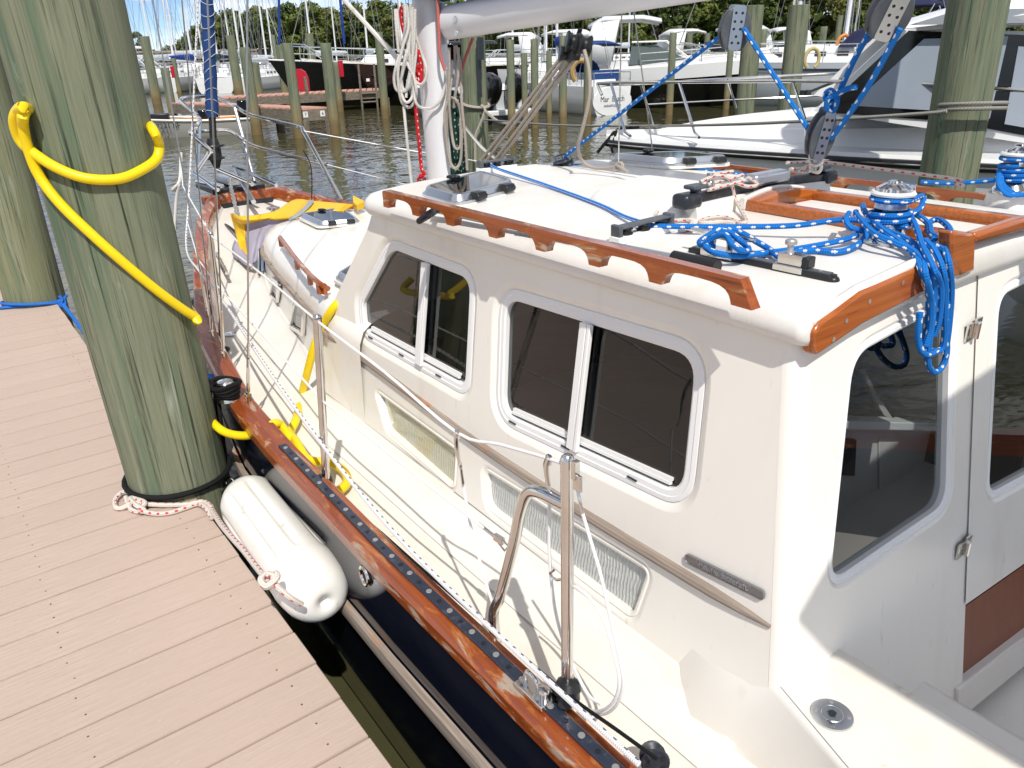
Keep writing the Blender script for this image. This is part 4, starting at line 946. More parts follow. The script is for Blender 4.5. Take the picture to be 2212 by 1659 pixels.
tube_part('upper_lifeline',[DP(657,283,5.5),P(904,328,x=2.78),P(1075,355,x=2.80)],.0034,M['vinyl'],n=6)
tube_part('lower_lifeline',[DP(704,355,5.35),P(886,401,x=2.78),P(1000,425,x=2.8)],.0034,M['vinyl'],n=6)
# bow roller, chain, cleat, caps
m=MB(); zb=zs(YB)
m.box((1.72,5.62,zb+.01),(.36,.40,.03)); obj('bow_platform',m,M['plast'],boat,bevel=.006)
for (a,b) in (((425,392),(480,402)),((470,366),(545,398)),((505,358),(597,400)),((420,374),(470,410))):
    tube_part('platform_rail',[DP(*a,5.5),DP(*b,5.15)],.014,M['steel'],n=10)
m=MB(); m.box((1.70,5.60,zb+.06),(.07,.34,.05)); m.lathe([(.03,-.04),(.03,.04)],(1.70,5.74,zb+.06),(1,0,0),n=14); obj('anchor_roller',m,M['alu'],boat,bevel=.006)
tube_part('anchor_shank',[DP(509,362,5.5),DP(524,395,5.3),DP(548,436,5.05)],.016,M['alu'],n=8)
m=MB(); cp=[DP(495,385,5.3),DP(500,410,5.1),DP(507,440,4.95),DP(514,478,4.8)]; q=cr_spline(cp,7)
for i in range(len(q)-1):
    p=(q[i]+q[i+1])/2; d=(q[i+1]-q[i]); d/=np.linalg.norm(d); s=np.cross(d,arr(0,0,1) if i%2 else arr(1,.3,0)); s/=np.linalg.norm(s)
    m.tube([p+d*.022*math.cos(a)+s*.010*math.sin(a) for a in np.linspace(0,2*math.pi,8,endpoint=False)],.0042,n=5,closed=True)
obj('anchor_chain',m,M['screwh'],boat,kind='stuff')
zq=zd(5.0)+.006
m=MB(); m.lathe([(.055,0),(.053,.004),(.045,.005),(.044,.003)],P(534,442,z=zq),n=24); obj('anchor_locker_cap',m,M['tag'],boat)
m=MB(); m.lathe([(.02,0),(.02,.05),(.045,.055),(.045,.065),(.03,.07)],P(593,470,z=zq),n=18); obj('chain_gypsy',m,M['steel'],boat)
m=MB(); c=P(498,600-60,z=zd(4.2)+.02); m.tube([P(468,548,z=zd(4.4)+.05),P(490,590,z=zd(4.2)+.045)],.010,n=8); m.tube([P(476,560,z=zd(4.3)),P(476,560,z=zd(4.3)+.045)],.009,n=8); m.tube([P(484,575,z=zd(4.3)),P(484,575,z=zd(4.3)+.045)],.009,n=8); obj('mooring_cleat',m,M['steel'],boat)
m=MB(); m.lathe([(.03,0),(.03,.004),(.02,.005)],P(497,722,z=zd(3.3)+.004),n=16); obj('deck_fitting',m,M['steel'],boat)
m=MB(); m.lathe([(.045,0),(.043,.004),(.034,.005),(.03,.0)],P(1152,1240,z=zd(1.1)+.002),n=20); obj('deck_scupper',m,M['gel'],boat)
# grey weathered boards on the rail by the shrouds are part of the rail material
# ================================================================ lines, hose, fender, bag, blocks (things that rest on or hang from the boat)
def rp(name,pts,r,mt,label,cat='rope',res=6,n=8,closed=False,group=None):
    m=MB(); m.tube(pts,r,n=n,res=res,closed=closed); return obj(name,m,M[mt],label=label,cat=cat,group=group)
def rpm(name,paths,r,mt,label,cat='rope',res=6,n=8):
    """one continuous line drawn as several visible runs"""
    m=MB()
    for p in paths: m.tube(p,r,n=n,res=res)
    return obj(name,m,M[mt],label=label,cat=cat)
# pale blue line from the forward organiser to the port organiser, then blue line to winch
rp('halyard',[R(1058,356,.022),R(1080,366,.020),R(1180,400,.008),R(1290,440,.007),R(1345,466,.010),R(1385,480,.020),R(1400,486,.020)],.0052,'rblue2','pale blue white dotted line running aft between the two organisers')
CT=lambda u,v:(1549+.2997*u,387.3+.2997*v)
CV=lambda u,v:(1239.3+.2451*u,309.8+.2451*v)
def wr(a,r,h): return arr(wc[0]+r*math.cos(a),wc[1]+r*math.sin(a),wc[2]+h)
RB=.0062
main=[R(1402,487,.020),R(1440,489,.018),R(1600,490,.022),R(1720,487,.03)]+[R(*CT(940,290),.045)]
hel=[wr(math.radians(200+a),.031+RB,.036+.0115*a/360) for a in range(0,900,30)]
toptail=[wr(math.radians(-10+a),.034+RB*.6,.088) for a in range(0,300,30)]
edge=lambda u,v,y=.588:P(*CT(u,v),y=y+.050)
ro=lambda u,v,h=.01:R(*CT(u,v),h)
paths=[main+hel[2:], toptail+[R(*CT(1480,120),.075),R(*CT(1470,200),.06),R(*CT(1380,260),.048),R(*CT(1280,300),.030)],
 [ro(1050,190,.05),ro(1070,240,.05),ro(1180,350,.04),ro(1320,450,.025),ro(1420,540,.014),edge(1470,650),edge(1520,790),edge(1525,930),edge(1515,1050),edge(1490,1170),edge(1475,1225)],
 [ro(1000,235,.05),ro(1010,260,.05),ro(1120,380,.04),ro(1280,455,.03),ro(1420,520,.02),edge(1535,660,.580),edge(1565,800,.578),edge(1550,1000,.578),edge(1530,1160,.578),edge(1520,1260,.578),edge(1525,1340,.58),edge(1560,1388,.582),edge(1615,1360,.584),edge(1655,1250,.584),edge(1652,1020,.584),edge(1675,820,.584),edge(1672,640,.584),ro(1640,520,.015),ro(1560,470,.03)],
 [ro(1395,265,.05),ro(1440,360,.045),ro(1480,480,.03),edge(1560,640,.572),edge(1610,760,.570),edge(1610,920,.572),edge(1590,1050,.574),edge(1560,1125,.578)],
 [ro(1500,440,.035),ro(1570,520,.025),edge(1625,650,.576),edge(1645,800,.574),edge(1640,1000,.576),edge(1640,1130,.578),edge(1615,1225,.58),edge(1545,1240,.582)],
 [ro(1540,430,.03),ro(1620,470,.022),edge(1668,600,.580),edge(1688,780,.580),edge(1678,980,.582),edge(1660,1150,.584),edge(1640,1260,.586)],
 [edge(1462,960,.586),edge(1452,1080,.584),edge(1455,1180,.582),edge(1485,1250,.576),edge(1535,1262,.574),edge(1580,1235,.574)],
 [ro(1400,235,.045),ro(1470,275,.04),ro(1530,330,.03),ro(1545,390,.03),ro(1590,415,.03),ro(1660,440,.03),ro(1690,425,.03),ro(1672,350,.035),ro(1600,292,.035),ro(1535,310,.03),ro(1525,375,.025),ro(1560,420,.02)],
 [ro(950,245,.05),ro(928,290,.05),ro(960,345,.04),ro(1040,370,.03),ro(1072,395,.025),ro(1050,440,.016),ro(960,500,.009),ro(850,525,.008),ro(700,512,.008),ro(560,530,.008),R(*CV(1830,1010),.010),R(*CV(1720,930),.014),R(*CV(1600,860),.024),R(*CV(1480,790),.040),R(*CV(1360,760),.052),R(*CV(1290,752),.058),R(*CV(1210,800),.050),R(*CV(1130,850),.040),R(*CV(1110,880),.034),R(*CV(1150,890),.036),R(*CV(1260,815),.056),R(*CV(1340,810),.06),R(*CV(1390,880),.05),R(*CV(1470,940),.036),R(*CV(1530,945),.030),R(*CV(1535,915),.034),R(*CV(1460,850),.052),R(*CV(1380,790),.060),R(*CV(1300,770),.062)],
 [ro(1010,402,.022),ro(900,440,.016),ro(700,480,.010),ro(480,515,.008),ro(250,540,.008),R(*CV(1700,965),.010),R(*CV(1560,990),.014),R(*CV(1400,990),.022),R(*CV(1250,965),.03),R(*CV(1180,930),.034),R(*CV(1165,905),.036),R(*CV(1230,905),.03)],
 [ro(1130,330,.035),ro(1250,380,.03),ro(1400,450,.024),ro(1480,560,.014),edge(1500,680,.576),edge(1545,880,.574),edge(1540,1060,.574),edge(1500,1200,.576)],
]
rpm('winch_line',paths,RB,'rblue','bright blue white flecked rope wrapped on the near winch and hanging over the teak trim',res=5)
# starboard winch line
S2=lambda u,v:(1669.9+.2451*u,.2451*v)
h2=[arr(ws[0]+(.031+RB)*math.cos(math.radians(a)),ws[1]+(.031+RB)*math.sin(math.radians(a)),ws[2]+.030+.0115*a/360) for a in range(150,1300,30)]
tt=[arr(ws[0]+.038*math.cos(math.radians(a)),ws[1]+.038*math.sin(math.radians(a)),ws[2]+.088) for a in range(0,330,30)]
lp=[arr(ws[0]-.05-.03*i,ws[1]-.06+.015*i,ws[2]+.012+.006*i) for i in range(2)]
dirw=h2[0]-arr(ws[0],ws[1],0)
def lpx(k): return [ws+arr(-.045+.01*k,.02,.05),ws+arr(-.085+.012*k,0,.03),ws+arr(-.09+.02*k,-.03,.008),ws+arr(-.03,-.055-.006*k,.008),ws+arr(.05,-.07,.008),ws+arr(.11,-.08,.008)]
rpm('winch_line',[[P(1990,393,x=ws[0]-.05),P(2060,396,x=ws[0]-.045)]+h2,tt,lpx(0),lpx(1),lpx(2)],RB,'rblue','blue rope coiled on the far winch at the right edge',res=4)
# red-flecked traveller control lines
rpm('traveller_line',[[arr(ta[0]+.03,yT-.004,zT(ta[0])+.048),arr(ta[0]+.08,yT-.01,zT(ta[0])+.058),arr(ta[0]+.12,yT-.02,zT(ta[0])+.045),R(*CV(1420,480),.03),R(*CV(1480,600),.012),R(*CV(1520,690),.006),R(*CV(1440,690),.006),R(*CV(1330,650),.006),R(*CV(1200,655),.006),R(*CV(1110,690),.006),R(*CV(1180,700),.006),R(*CV(1300,690),.006),R(*CV(1420,700),.006)],
 [R(*CV(720,615),.006),R(*CV(770,580),.006),R(*CV(860,555),.006),R(*CV(950,545),.006)],[R(*CV(790,625),.006),R(*CV(870,575),.006),R(*CV(940,565),.006)],
 [R(*CV(850,690),.006),R(*CV(950,675),.006),R(*CV(1040,690),.006),R(*CV(1000,750),.006),R(*CV(930,765),.006),R(*CV(1050,765),.006)],
 [arr(ta[0]+.07,yT+.006,zT(ta[0])+.060),arr(XC-.12,yT+.004,zT(XC)+.055)],[arr(ta[0]+.05,yT-.010,zT(ta[0])+.040),arr(XC-.10,yT-.012,zT(XC)+.046)],[arr(ta[0]+.04,yT-.022,zT(ta[0])+.03),arr(XC-.10,yT-.020,zT(XC)+.034)],
 [arr(XC-.13,yT-.02,zT(XC)+.03),arr(XC-.10,yT-.03,zT(XC)+.02),arr(XC-.06,yT-.03,zT(XC)+.02),arr(XC-.09,yT-.02,zT(XC)+.04)]],.0048,'rred','white red flecked control line lying along the near half of the traveller')
q=lambda u,v,h:R(*S2(u,v),h)
rpm('traveller_line',[[arr(XC+.10,yT,zT(XC)+.055),arr(tb[0]-.10,yT,zT(tb[0])+.058)],[arr(XC+.10,yT-.012,zT(XC)+.040),arr(tb[0]-.06,yT-.012,zT(tb[0])+.040)],[arr(tb[0]-.07,yT-.01,zT(tb[0])+.06),P(2050,385,x=tb[0]-.1),P(2065,395,x=tb[0]-.1),P(2080,401,x=tb[0]-.12)],
 [arr(XC+.12,yT-.02,zT(XC)+.03),arr(XC+.2,yT-.02,zT(XC)+.05),arr(XC+.22,yT-.01,zT(XC)+.03),arr(XC+.16,yT-.02,zT(XC)+.055)]],.0048,'rred','white control line on the far half of the traveller with a whipped end')
# blocks on the mainsheet: bodies with cheek plates
def block(c,d,L,Wd,T,label,becket=False,side=None):
    """c centre, d long axis (up), L length"""
    c=arr(*c); d=arr(*d); d/=np.linalg.norm(d); nrm=-FH-arr(0,0,.0) if side is None else arr(*side); nrm=nrm-d*nrm.dot(d); nrm/=np.linalg.norm(nrm); s=np.cross(d,nrm)
    t=thing('pulley_block',label,'pulley block',c)
    def shell(off,th,w):
        lo=[c+d*L*(.5*y)+s*w*x+nrm*(off) for x,y in ((-.30,-1),(.30,-1),(.48,-.35),(.5,.1),(.42,.55),(.25,.95),(-.25,.95),(-.42,.55),(-.5,.1),(-.48,-.35))]
        m=MB(); m.prism(round_poly(lo,.01,3),nrm*th); return m
    obj('cheek',shell(T*.28,T*.2,Wd),M['grplast'],t,bevel=.003); obj('cheek',shell(-T*.5,T*.2,Wd),M['grplast'],t,bevel=.003)
    m=MB(); m.lathe([(Wd*.36,-T*.25),(Wd*.30,-T*.1),(Wd*.30,T*.1),(Wd*.36,T*.25)],c-d*L*.05,nrm,n=20); obj('sheave',m,M['plast'],t)
    for off in (T*.5,-T*.56):
        m=MB(); lo=[c+d*L*.5*y+s*Wd*.21*x+nrm*off for x,y in ((-1,-1),(1,-1),(1,1.12),(-1,1.12))]; m.prism(round_poly(lo,.008,3),nrm*T*.06); o=obj('side_plate',m,M['alu'],t)
        if off>0:
            m=MB()
            for x,y in ((-.5,.75),(.5,.75),(-.5,.35),(.5,.35),(-.5,0),(.5,0),(0,-.35),(-.5,-.65),(.5,-.65)): m.lathe([(.0036*L/.1,0),(.0032*L/.1,.0006)],c+d*L*.5*y+s*Wd*.21*x+nrm*(off+T*.062),nrm,n=8)
            obj('plate_holes',m,M['plast'],o,kind='stuff')
    return t
b1=P(1587,62,x=XC-.05); b2=P(1922,28,x=XC-.10); b3=P(1773,292,x=XC-.06); b4=P(1216,347,x=XC+.1)
block(b1,P(1600,0,x=XC-.05)-P(1582,120,x=XC-.05),.095,.075,.04,'upper left mainsheet block hanging in front of the thick piling')
block(b2,P(1945,-20,x=XC-.1)-P(1900,70,x=XC-.1),.098,.080,.04,'upper right mainsheet block hanging at the top edge of the photo')
block(b3,P(1790,235,x=XC-.06)-P(1762,330,x=XC-.06),.105,.056,.045,'lower mainsheet block standing on its shackle above the traveller')
rpm('mainsheet',[[b4+arr(0,0,.01),b1+(P(1567,70,x=XC-.05)-b1)],[P(1607,62,x=XC-.05),P(1752,288,x=XC-.06)],[P(1893,45,x=XC-.1),P(1845,130,x=XC-.08),P(1806,215,x=XC-.06)],[P(1945,62,x=XC-.1),P(1870,195,x=XC-.08),P(1795,300,x=XC-.06)],
 [P(1803,215,x=XC-.075),P(1790,225,x=XC-.08),P(1783,205,x=XC-.07),P(1795,195,x=XC-.08),P(1808,215,x=XC-.08),P(1800,240,x=XC-.07),P(1786,232,x=XC-.085),P(1790,212,x=XC-.09),P(1806,205,x=XC-.085),P(1830,192,x=XC-.08),P(1850,188,x=XC-.08)],
 [P(1800,235,x=XC-.07),P(1792,252,x=XC-.065)]],.0062,'rblue','blue mainsheet zigzagging between the hanging blocks with a knot',res=5)
m=MB(); k=b3; sh=[P(1752,330,x=XC-.06),P(1750,350,x=XC-.06),P(1762,358,x=XC-.06),P(1776,350,x=XC-.06),P(1776,332,x=XC-.06)]; m.tube(sh,.0042,n=8,res=5); m.tube([P(1752,352,x=XC-.055),P(1754,368,x=XC-.055),P(1768,372,x=XC-.055),P(1774,360,x=XC-.055),P(1764,348,x=XC-.055)],.0042,n=8,res=4,closed=True); m.tube([P(1750,332,x=XC-.06),P(1782,330,x=XC-.06)],.0035,n=8); obj('shackle',m,M['screwh'],label='steel shackle linking the lower block to the traveller car',cat='shackle')
block(b4,arr(.8,-.6,.25),.075,.045,.03,'low grey block lying on the front edge of the roof',side=arr(-.3,-.5,.8))
m=MB()
for i in range(9):
    a=i*.7; c=P(1175,349,x=XC+.1); m.tube([c+arr(0,0,-.006),c+arr(.02*math.cos(a),.012*math.sin(a),.012+.006*(i%3)),c+arr(.034*math.cos(a+.5),.02*math.sin(a+.5),.004)],.0012,n=4,res=3)
obj('cut_twine',m,M['rwhite'],label='frayed white twine tangle beside the low block on the roof',cat='twine')
# dark blue line across the front of the roof
rp('halyard',[P(1232,357,x=XC+.12),P(1300,358,x=XC+.3),P(1400,361,x=XC+.5),P(1520,368,x=XC+.62),P(1600,376,x=XC+.66),P(1700,388,x=XC+.66),P(1745,392,x=XC+.66)],.006,'rblue','blue line lying along the far side of the roof past the flat hatch',res=4)
# vang tackle
vt=P(1236,104,x=XC); vb=P(1058,352,x=XC)
m=[]
for dx,du in ((-13,-12),(-5,-4),(7,6),(14,14)): m.append([P(1054+dx*1.5,352,x=XC+.01*du/10),P(1232+du*.8,118+du*.6,x=XC)])
m.append([P(1262,108,x=XC-.05),P(1272,150,x=XC-.05),P(1273,210,x=XC-.05),P(1258,280,x=XC-.05),P(1249,315,x=XC-.04),P(1256,345,x=XC),P(1280,362,x=XC+.02),P(1322,362,x=XC+.03),P(1340,352,x=XC+.03),P(1345,362,x=XC+.03),P(1330,368,x=XC+.03),P(1332,356,x=XC+.03),P(1355,372,x=XC+.02)])
rpm('vang_tackle',m,.0058,'rtaupe','weathered taupe four part tackle slanting down from the boom to the roof front',res=5)
t=thing('vang_block','black pair of tackle blocks hanging under the middle of the boom','pulley block',P(1245,95,x=XC))
for (u,v,r_) in ((1236,92,.030),(1262,99,.030),(1222,118,.022)):
    m=MB(); m.lathe([(r_,-.02),(r_*1.1,-.016),(r_*.8,-.004),(r_*.8,.004),(r_*1.1,.016),(r_,.02)],P(u,v,x=XC-.03),(-.8,.5,.2),n=18); obj('sheave',m,M['plast'],t)
m=MB(); m.prism([P(1210,130,x=XC-.04),P(1226,92,x=XC-.04),P(1240,92,x=XC-.04),P(1232,132,x=XC-.04)],(.04,0,0)); m.tube([P(1246,84,x=XC),P(1254,62,x=XC)],.008,n=8); obj('block_shell',m,M['plast'],t,bevel=.004)
# coils on the mast
def mp(u,v,off=.08): return DP(u,v,DM-off)
c3=lambda u,v:(813.3+.2451*u,.2451*v)
def coil(name,strands,r,mt,label,off=.09):
    m=MB(); rg=random.Random(len(strands))
    for s in strands: m.tube([mp(*c3(*p),off+rg.uniform(-.012,.018)) for p in s],r,n=7,res=5)
    return obj(name,m,M[mt],label=label,cat='rope coil')
coil('rope_coil',[[(235,40),(300,200),(340,300),(400,480),(440,600),(435,690),(390,745),(340,710),(330,640),(350,420),(330,80)],
 [(250,40),(255,200),(230,400),(180,560),(155,680),(170,780),(220,810),(280,780),(310,700),(320,500),(315,60)],
 [(270,30),(280,250),(230,420),(190,620),(200,800),(230,910),(290,945),(340,880),(350,780),(300,560),(250,440)],
 [(300,30),(290,300),(270,480),(230,640),(210,760),(240,880),(280,900),(320,830),(310,650),(290,420),(330,100)],
 [(165,80),(175,250),(195,460)],[(180,80),(200,300),(240,480),(290,600),(330,680)],[(320,60),(300,330),(250,520),(220,700),(240,790),(280,770),(300,650)],
 [(245,50),(262,300),(300,560),(325,760),(345,900),(400,950),(480,950),(560,890),(600,760),(610,600)],[(340,80),(330,400),(300,600),(270,760),(260,860)],[(240,940),(260,1150),(290,1450),(310,1630)]],.0058,'rwhite','white halyard coil hanging on the front of the mast')
coil('rope_coil',[[(220,60),(215,130),(240,280),(300,420),(330,520),(350,700),(390,720),(400,620),(390,520),(350,430),(270,200),(250,60)],[(240,60),(250,180),(330,330),(370,450),(390,600),(400,690),(370,640),(340,540),(330,480)],[(330,740),(345,900),(355,1050),(375,1250),(390,1430),(400,1500),(425,1540),(390,1560),(370,1590),(410,1610),(420,1570),(385,1545)],[(345,480),(380,520),(330,560),(385,600)]],.0075,'rredc','red halyard coil behind the white coil with a tail knotted low on the mast',off=.07)
coil('rope_coil',[[(640,420),(640,700),(620,900),(620,1200),(640,1400),(690,1480),(740,1420),(750,1200),(740,980),(700,880),(660,860)],[(620,900),(600,1020),(620,1250),(650,1430),(700,1490),(735,1440)],[(660,700),(640,900),(660,1150),(690,1300),(740,1280),(740,1050)],[(700,400),(740,600),(750,900),(780,1200),(800,1500)],[(690,400),(690,600),(640,800)],[(720,420),(720,660),(690,860),(680,950)]],.0058,'rtaupe','grey flecked coil hanging on the aft side of the mast',off=.10)
coil('rope_coil',[[(680,800),(660,900),(660,1100),(670,1300),(690,1480),(680,1560)],[(700,800),(720,1000),(700,1200),(730,1400),(740,1540)],[(720,830),(740,1050),(760,1250),(770,1400),(780,1540)],[(690,850),(680,1050),(700,1250),(710,1400),(720,1560)],[(740,900),(720,1100),(750,1300),(760,1500)],[(650,1450),(670,1540)],[(700,820),(690,1000),(720,1180),(740,1380),(700,1500)]],.0095,'rgreen','dark green halyard bundle behind the grey coil at the mast foot',off=.06)
rp('topping_line',[mp(*c3(537,0),.12),mp(*c3(550,300),.12),mp(*c3(560,480),.12),mp(*c3(605,625),.12)],.0062,'rpink','faded red line hanging down across the mast and gooseneck',res=5)
rp('topping_line',[DP(740,-4,4.2),DP(800,62,4.0),DP(862,130,3.6)],.011,'rwhite','thick white line slanting from the top edge to the coils on the mast',res=3)
rp('topping_line',[DP(1004,274,3.3),DP(1040,318,3.25),DP(1074,345,3.2)],.0075,'rwhite','white line slanting behind the green bundle to the roof front',res=3)
rp('lazy_jack',[DP(1343,28,2.6),DP(1336,352,2.6)],.0022,'rwhite','thin vertical white cord from the boom to the knot on the roof',res=0,n=5)
rp('lazy_jack',[DP(1369,24,3.0),DP(1414,356,3.1)],.0026,'wire','thin grey wire slanting from the boom to the far roof edge',res=0,n=5)
rp('topping_line',[mp(*c3(850,335),0),mp(*c3(780,520),0),mp(*c3(710,760),-.02)],.006,'rpink','pale pink line from the boom down behind the mast to the piling',res=3)
# furling lines along the port side
xo=lambda y:xr(y)+.05
def PX(u,v,x): return P(u,v,x=x)
rp('genoa_sheet',[DP(428,-10,4.9),DP(421,150,4.85),DP(413,330,4.8),DP(407,440,4.7),DP(402,520,4.5),DP(408,555,4.3),PX(430,585,.95),PX(485,655,.85),PX(560,770,.76),PX(640,885,.72),PX(770,1055,.70),PX(900,1203,.70),PX(1070,1366,.70),PX(1240,1522,.70),PX(1380,1650,.70)],.0056,'rwblue','white blue flecked line running the length of the side deck to the block',res=5)
rp('furling_line',[PX(420,600,.98),PX(445,660,.93),PX(482,757,.84),PX(520,848,.79),PX(640,985,.745),PX(700,1050,.735),PX(800,1130,.735),PX(930,1245,.735),PX(1080,1375,.735),PX(1226,1500,.735),PX(1330,1575,.735),PX(1420,1640,.735)],.0036,'rblack','thin black furling line led through fairleads low along the stanchions',res=4)
rp('dock_line',[DP(391,330,5.2),DP(388,390,5.1),DP(372,410,5.0),DP(386,400,5.0),DP(380,440,5.0),DP(376,560,4.9),DP(388,610,4.8)],.010,'rwhite','cream line knotted to the lifeline beside the foreground piling',res=5)
rp('tie_line',[DP(655,325,5.4),DP(672,362,5.3),DP(673,440,5.0),DP(668,480,4.9)],.0035,'rblack','thin black cord hanging from the far pulpit rail to the bag',res=4,n=5)
# boat hook behind the handrail
t=thing('boat_hook','grey boat hook lying behind the port handrail on the roof','boat hook',R(1250,530))
hp=[R(935,452,.012),R(1110,489,.012),R(1320,531,.012),R(1500,566,.012)]
m=MB(); m.tube(hp,.0085,n=10,res=3); obj('pole',m,M['alu'],t)
m=MB(); m.tube([R(1455,556,.014),R(1550,577,.014)],.014,n=12); obj('grip',m,M['plast'],t)
m=MB(); m.tube([R(905,478,.008),R(922,466,.012),R(940,455,.013)],[.008,.011,.010],n=8); obj('hook_head',m,M['plast'],t); m=MB(); m.tube([R(940,456,.014),R(935,462,.018),R(926,468,.018)],.006,n=8,res=3); obj('hook_tip',m,M['plast'],t); m=MB(); m.tube([R(1120,491,.013),R(1165,500,.013)],.0095,n=10); obj('pole_clamp',m,M['plast'],t)
a=R(1195,502,.0205);b=R(1290,521,.0205); text('pole_lettering','West Marine',.012,(a+b)/2,b-a,arr(.3,.0,1),M['strip'],t,extr=.0001)
# yellow hose
def _cy(u,v,h,far):
    d=ray(u,v); z=1.6
    for _ in range(12):
        c=pc_at(z); r=.151+(z+2.3)*.0049; A=d[0]**2+d[1]**2; B=-2*(d[0]*c[0]+d[1]*c[1]); Cc=c[0]**2+c[1]**2-(r+h)**2; D=B*B-4*A*Cc
        q=math.sqrt(max(D,0)); tt=(-B+(q if far else -q))/(2*A); z=CZ+d[2]*tt
    return EYE+d*tt
def cyl(u,v,h=.014): return _cy(u,v,h,False)
def cylb(u,v,h=.05): return _cy(u,v,h,True)
HR=.0148
wrapA=[cylb(315,262),cyl(330,280,.03),cyl(343,310,.03),cyl(340,340,.025),cyl(315,362,.018),cyl(260,386,.014),cyl(190,386,.014),cyl(130,366,.015),cyl(80,336,.02),cyl(45,305,.03),cyl(31,265,.04),cyl(38,240,.04),cyl(55,232,.04),cylb(85,250,.03)]
wrapB=[cylb(70,236,.03),cyl(52,244,.036),cyl(50,275,.034),cyl(62,325,.028),cyl(85,380,.02),cyl(130,440,.016),cyl(200,508,.015),cyl(270,570,.015),cyl(340,628,.018),cyl(395,668,.030),cyl(422,685,.04),cyl(425,692,.04),cylb(410,668,.05),cylb(380,640,.03)]
dk=lambda u,v,h=.014,x=None:(lambda p:p)(P(u,v,z=zd(2.2)+h))
deckrun=[cylb(440,880,.06),P(462,915,x=.60),P(490,935,x=.62),P(530,941,x=.66),P(565,930,x=.70),P(592,915,x=.74),P(606,918,x=.77),P(622,940,z=.97),P(640,965,z=.945),P(656,990,z=.94),P(661,1030,z=.94),P(650,1060,z=.94),P(640,1040,z=.94)]
up=[P(760,628,z=1.36),P(735,650,z=1.345),P(715,672,z=1.31),P(697,705,x=1.03),P(680,745,x=1.0),P(665,800,x=.98),P(650,860,x=.96),P(640,905,z=.96),P(628,935,z=.95),P(640,955,z=.965),P(662,990,z=.95),P(690,998,z=.945),P(715,1000,z=.945),P(742,1018,z=.945),P(750,1040,z=.945),P(735,1058,z=.945),P(705,1065,z=.945),P(685,1050,z=.945)]
m=MB()
for pth in (wrapA,wrapB,deckrun,up): m.tube(pth,HR,n=12,res=6)
obj('garden_hose',m,M['yellow'],label='yellow hose looped round the foreground piling and trailing over the side deck',cat='hose')
# dock line loops at the foot of the piling, fender
def around(z,h,a0,a1,n=22,tilt=0.): return [arr(PILE_C[0]+(PILE_R*1.0+h)*math.cos(a),PILE_C[1]+(PILE_R*1.0+h)*math.sin(a),z+tilt*math.sin(a)) for a in np.linspace(a0,a1,n)]
m=MB(); m.tube(around(DZ+.035,.010,0,2*math.pi,32)[:-1],.0095,n=10,closed=True)
m.tube([P(492,1036,x=.61),P(497,1045,x=.60),P(488,1062,x=.58),P(470,1075,x=.57)],.012,n=10,res=4)
pl_=obj('snubber_loop',m,M['rblack'],label='black rubber snubber loop round the foot of the foreground piling',cat='rope loop')
m=MB(); m.lathe([(.0135,-.004),(.0135,.004)],P(497,1042,x=.605),(.3,.5,-1),n=12); obj('whipping',m,M['tag'],pl_)
c4=lambda u,v:((300+u/3.16)/1.2911,(1200+v/3.16)/1.2911)
dp_=lambda u,v,h=.010:P(*c4(u,v),z=DZ+h)
m=MB()
m.tube([dp_(160,540,.03),dp_(110,560,.02),dp_(65,620),dp_(75,680),dp_(130,685),dp_(200,650,.02),dp_(260,640,.03),dp_(330,650,.02),dp_(500,660),dp_(700,655,.014),dp_(830,630,.02),dp_(900,660,.03),dp_(930,720,.035),P(*c4(1000,830),z=.83),P(*c4(1100,950),z=.855),P(*c4(1200,1060),z=.872),P(*c4(1300,1190),z=.89),P(*c4(1380,1290),z=.905)],.0085,n=8,res=5)
m.tube([dp_(160,590,.02),dp_(200,690),dp_(280,720),dp_(320,700,.02),dp_(250,660,.035),dp_(200,600,.035),dp_(260,610,.03),dp_(330,640,.03),dp_(290,700,.02),dp_(420,735),dp_(560,725),dp_(700,680),dp_(800,650,.012),dp_(870,690,.02),dp_(920,770,.015)],.0085,n=8,res=5)
kn=c4(1430,1330); kp=P(*kn,z=.918)
m.tube([kp+arr(.0,.02,.012),kp+arr(-.02,.006,.01),kp+arr(-.014,-.014,0),kp+arr(.012,-.016,.010),kp+arr(.02,.004,.012),kp+arr(.004,.016,-.004),kp+arr(-.016,.0,-.008),kp+arr(0,-.014,-.004),kp+arr(.01,-.004,.012),kp+arr(0,.01,.016)],.0088,n=8,res=5)
m.tube([kp+arr(.004,-.01,.004),P(*c4(1520,1400),z=.905),P(*c4(1620,1480),z=.88),P(*c4(1715,1535),z=.85)],.0075,n=8,res=4)
obj('fender_line',m,M['rred'],label='white red flecked rope tied round the piling foot and knotted to the fender',cat='rope')
fd=thing('fender','long white ribbed fender wedged between the dock edge and the hull','fender',(.565,2.05,.80))
def fender():
    m=MB(); a=arr(.598,2.37,.785); b=arr(.572,1.635,.80); d=b-a; L=np.linalg.norm(d); d/=L; e1=np.cross(d,arr(0,0,1)); e1/=np.linalg.norm(e1); e2=np.cross(e1,d); Rr=.099; rings=[]
    st=[(0,.0),(.004,.35),(.02,.62),(.05,.84),(.09,.95),(.13,1.)]+[(.13+.0+t,1.) for t in np.linspace(.06,.62,14)]+[(.77,1.0),(.80,1.01),(.84,.985),(.90,.92),(.94,.80),(.972,.60),(.985,.36),(.978,.16),(.955,.10),(.95,.0)]
    for s,r in st:
        ring_=[]
        for k in range(64):
            an=2*math.pi*k/64; g=0
            if .12<s<.76: g=-.017*max(0,math.cos(8*an))**6*min(1,(s-.12)/.03,(.76-s)/.03)
            ring_.append(a+d*L*s+(Rr*r+g)*(math.cos(an)*e1+math.sin(an)*e2))
        rings.append(ring_)
    m.loft(rings); return m
obj('fender_body',fender(),M['fend'],fd,ang=70)
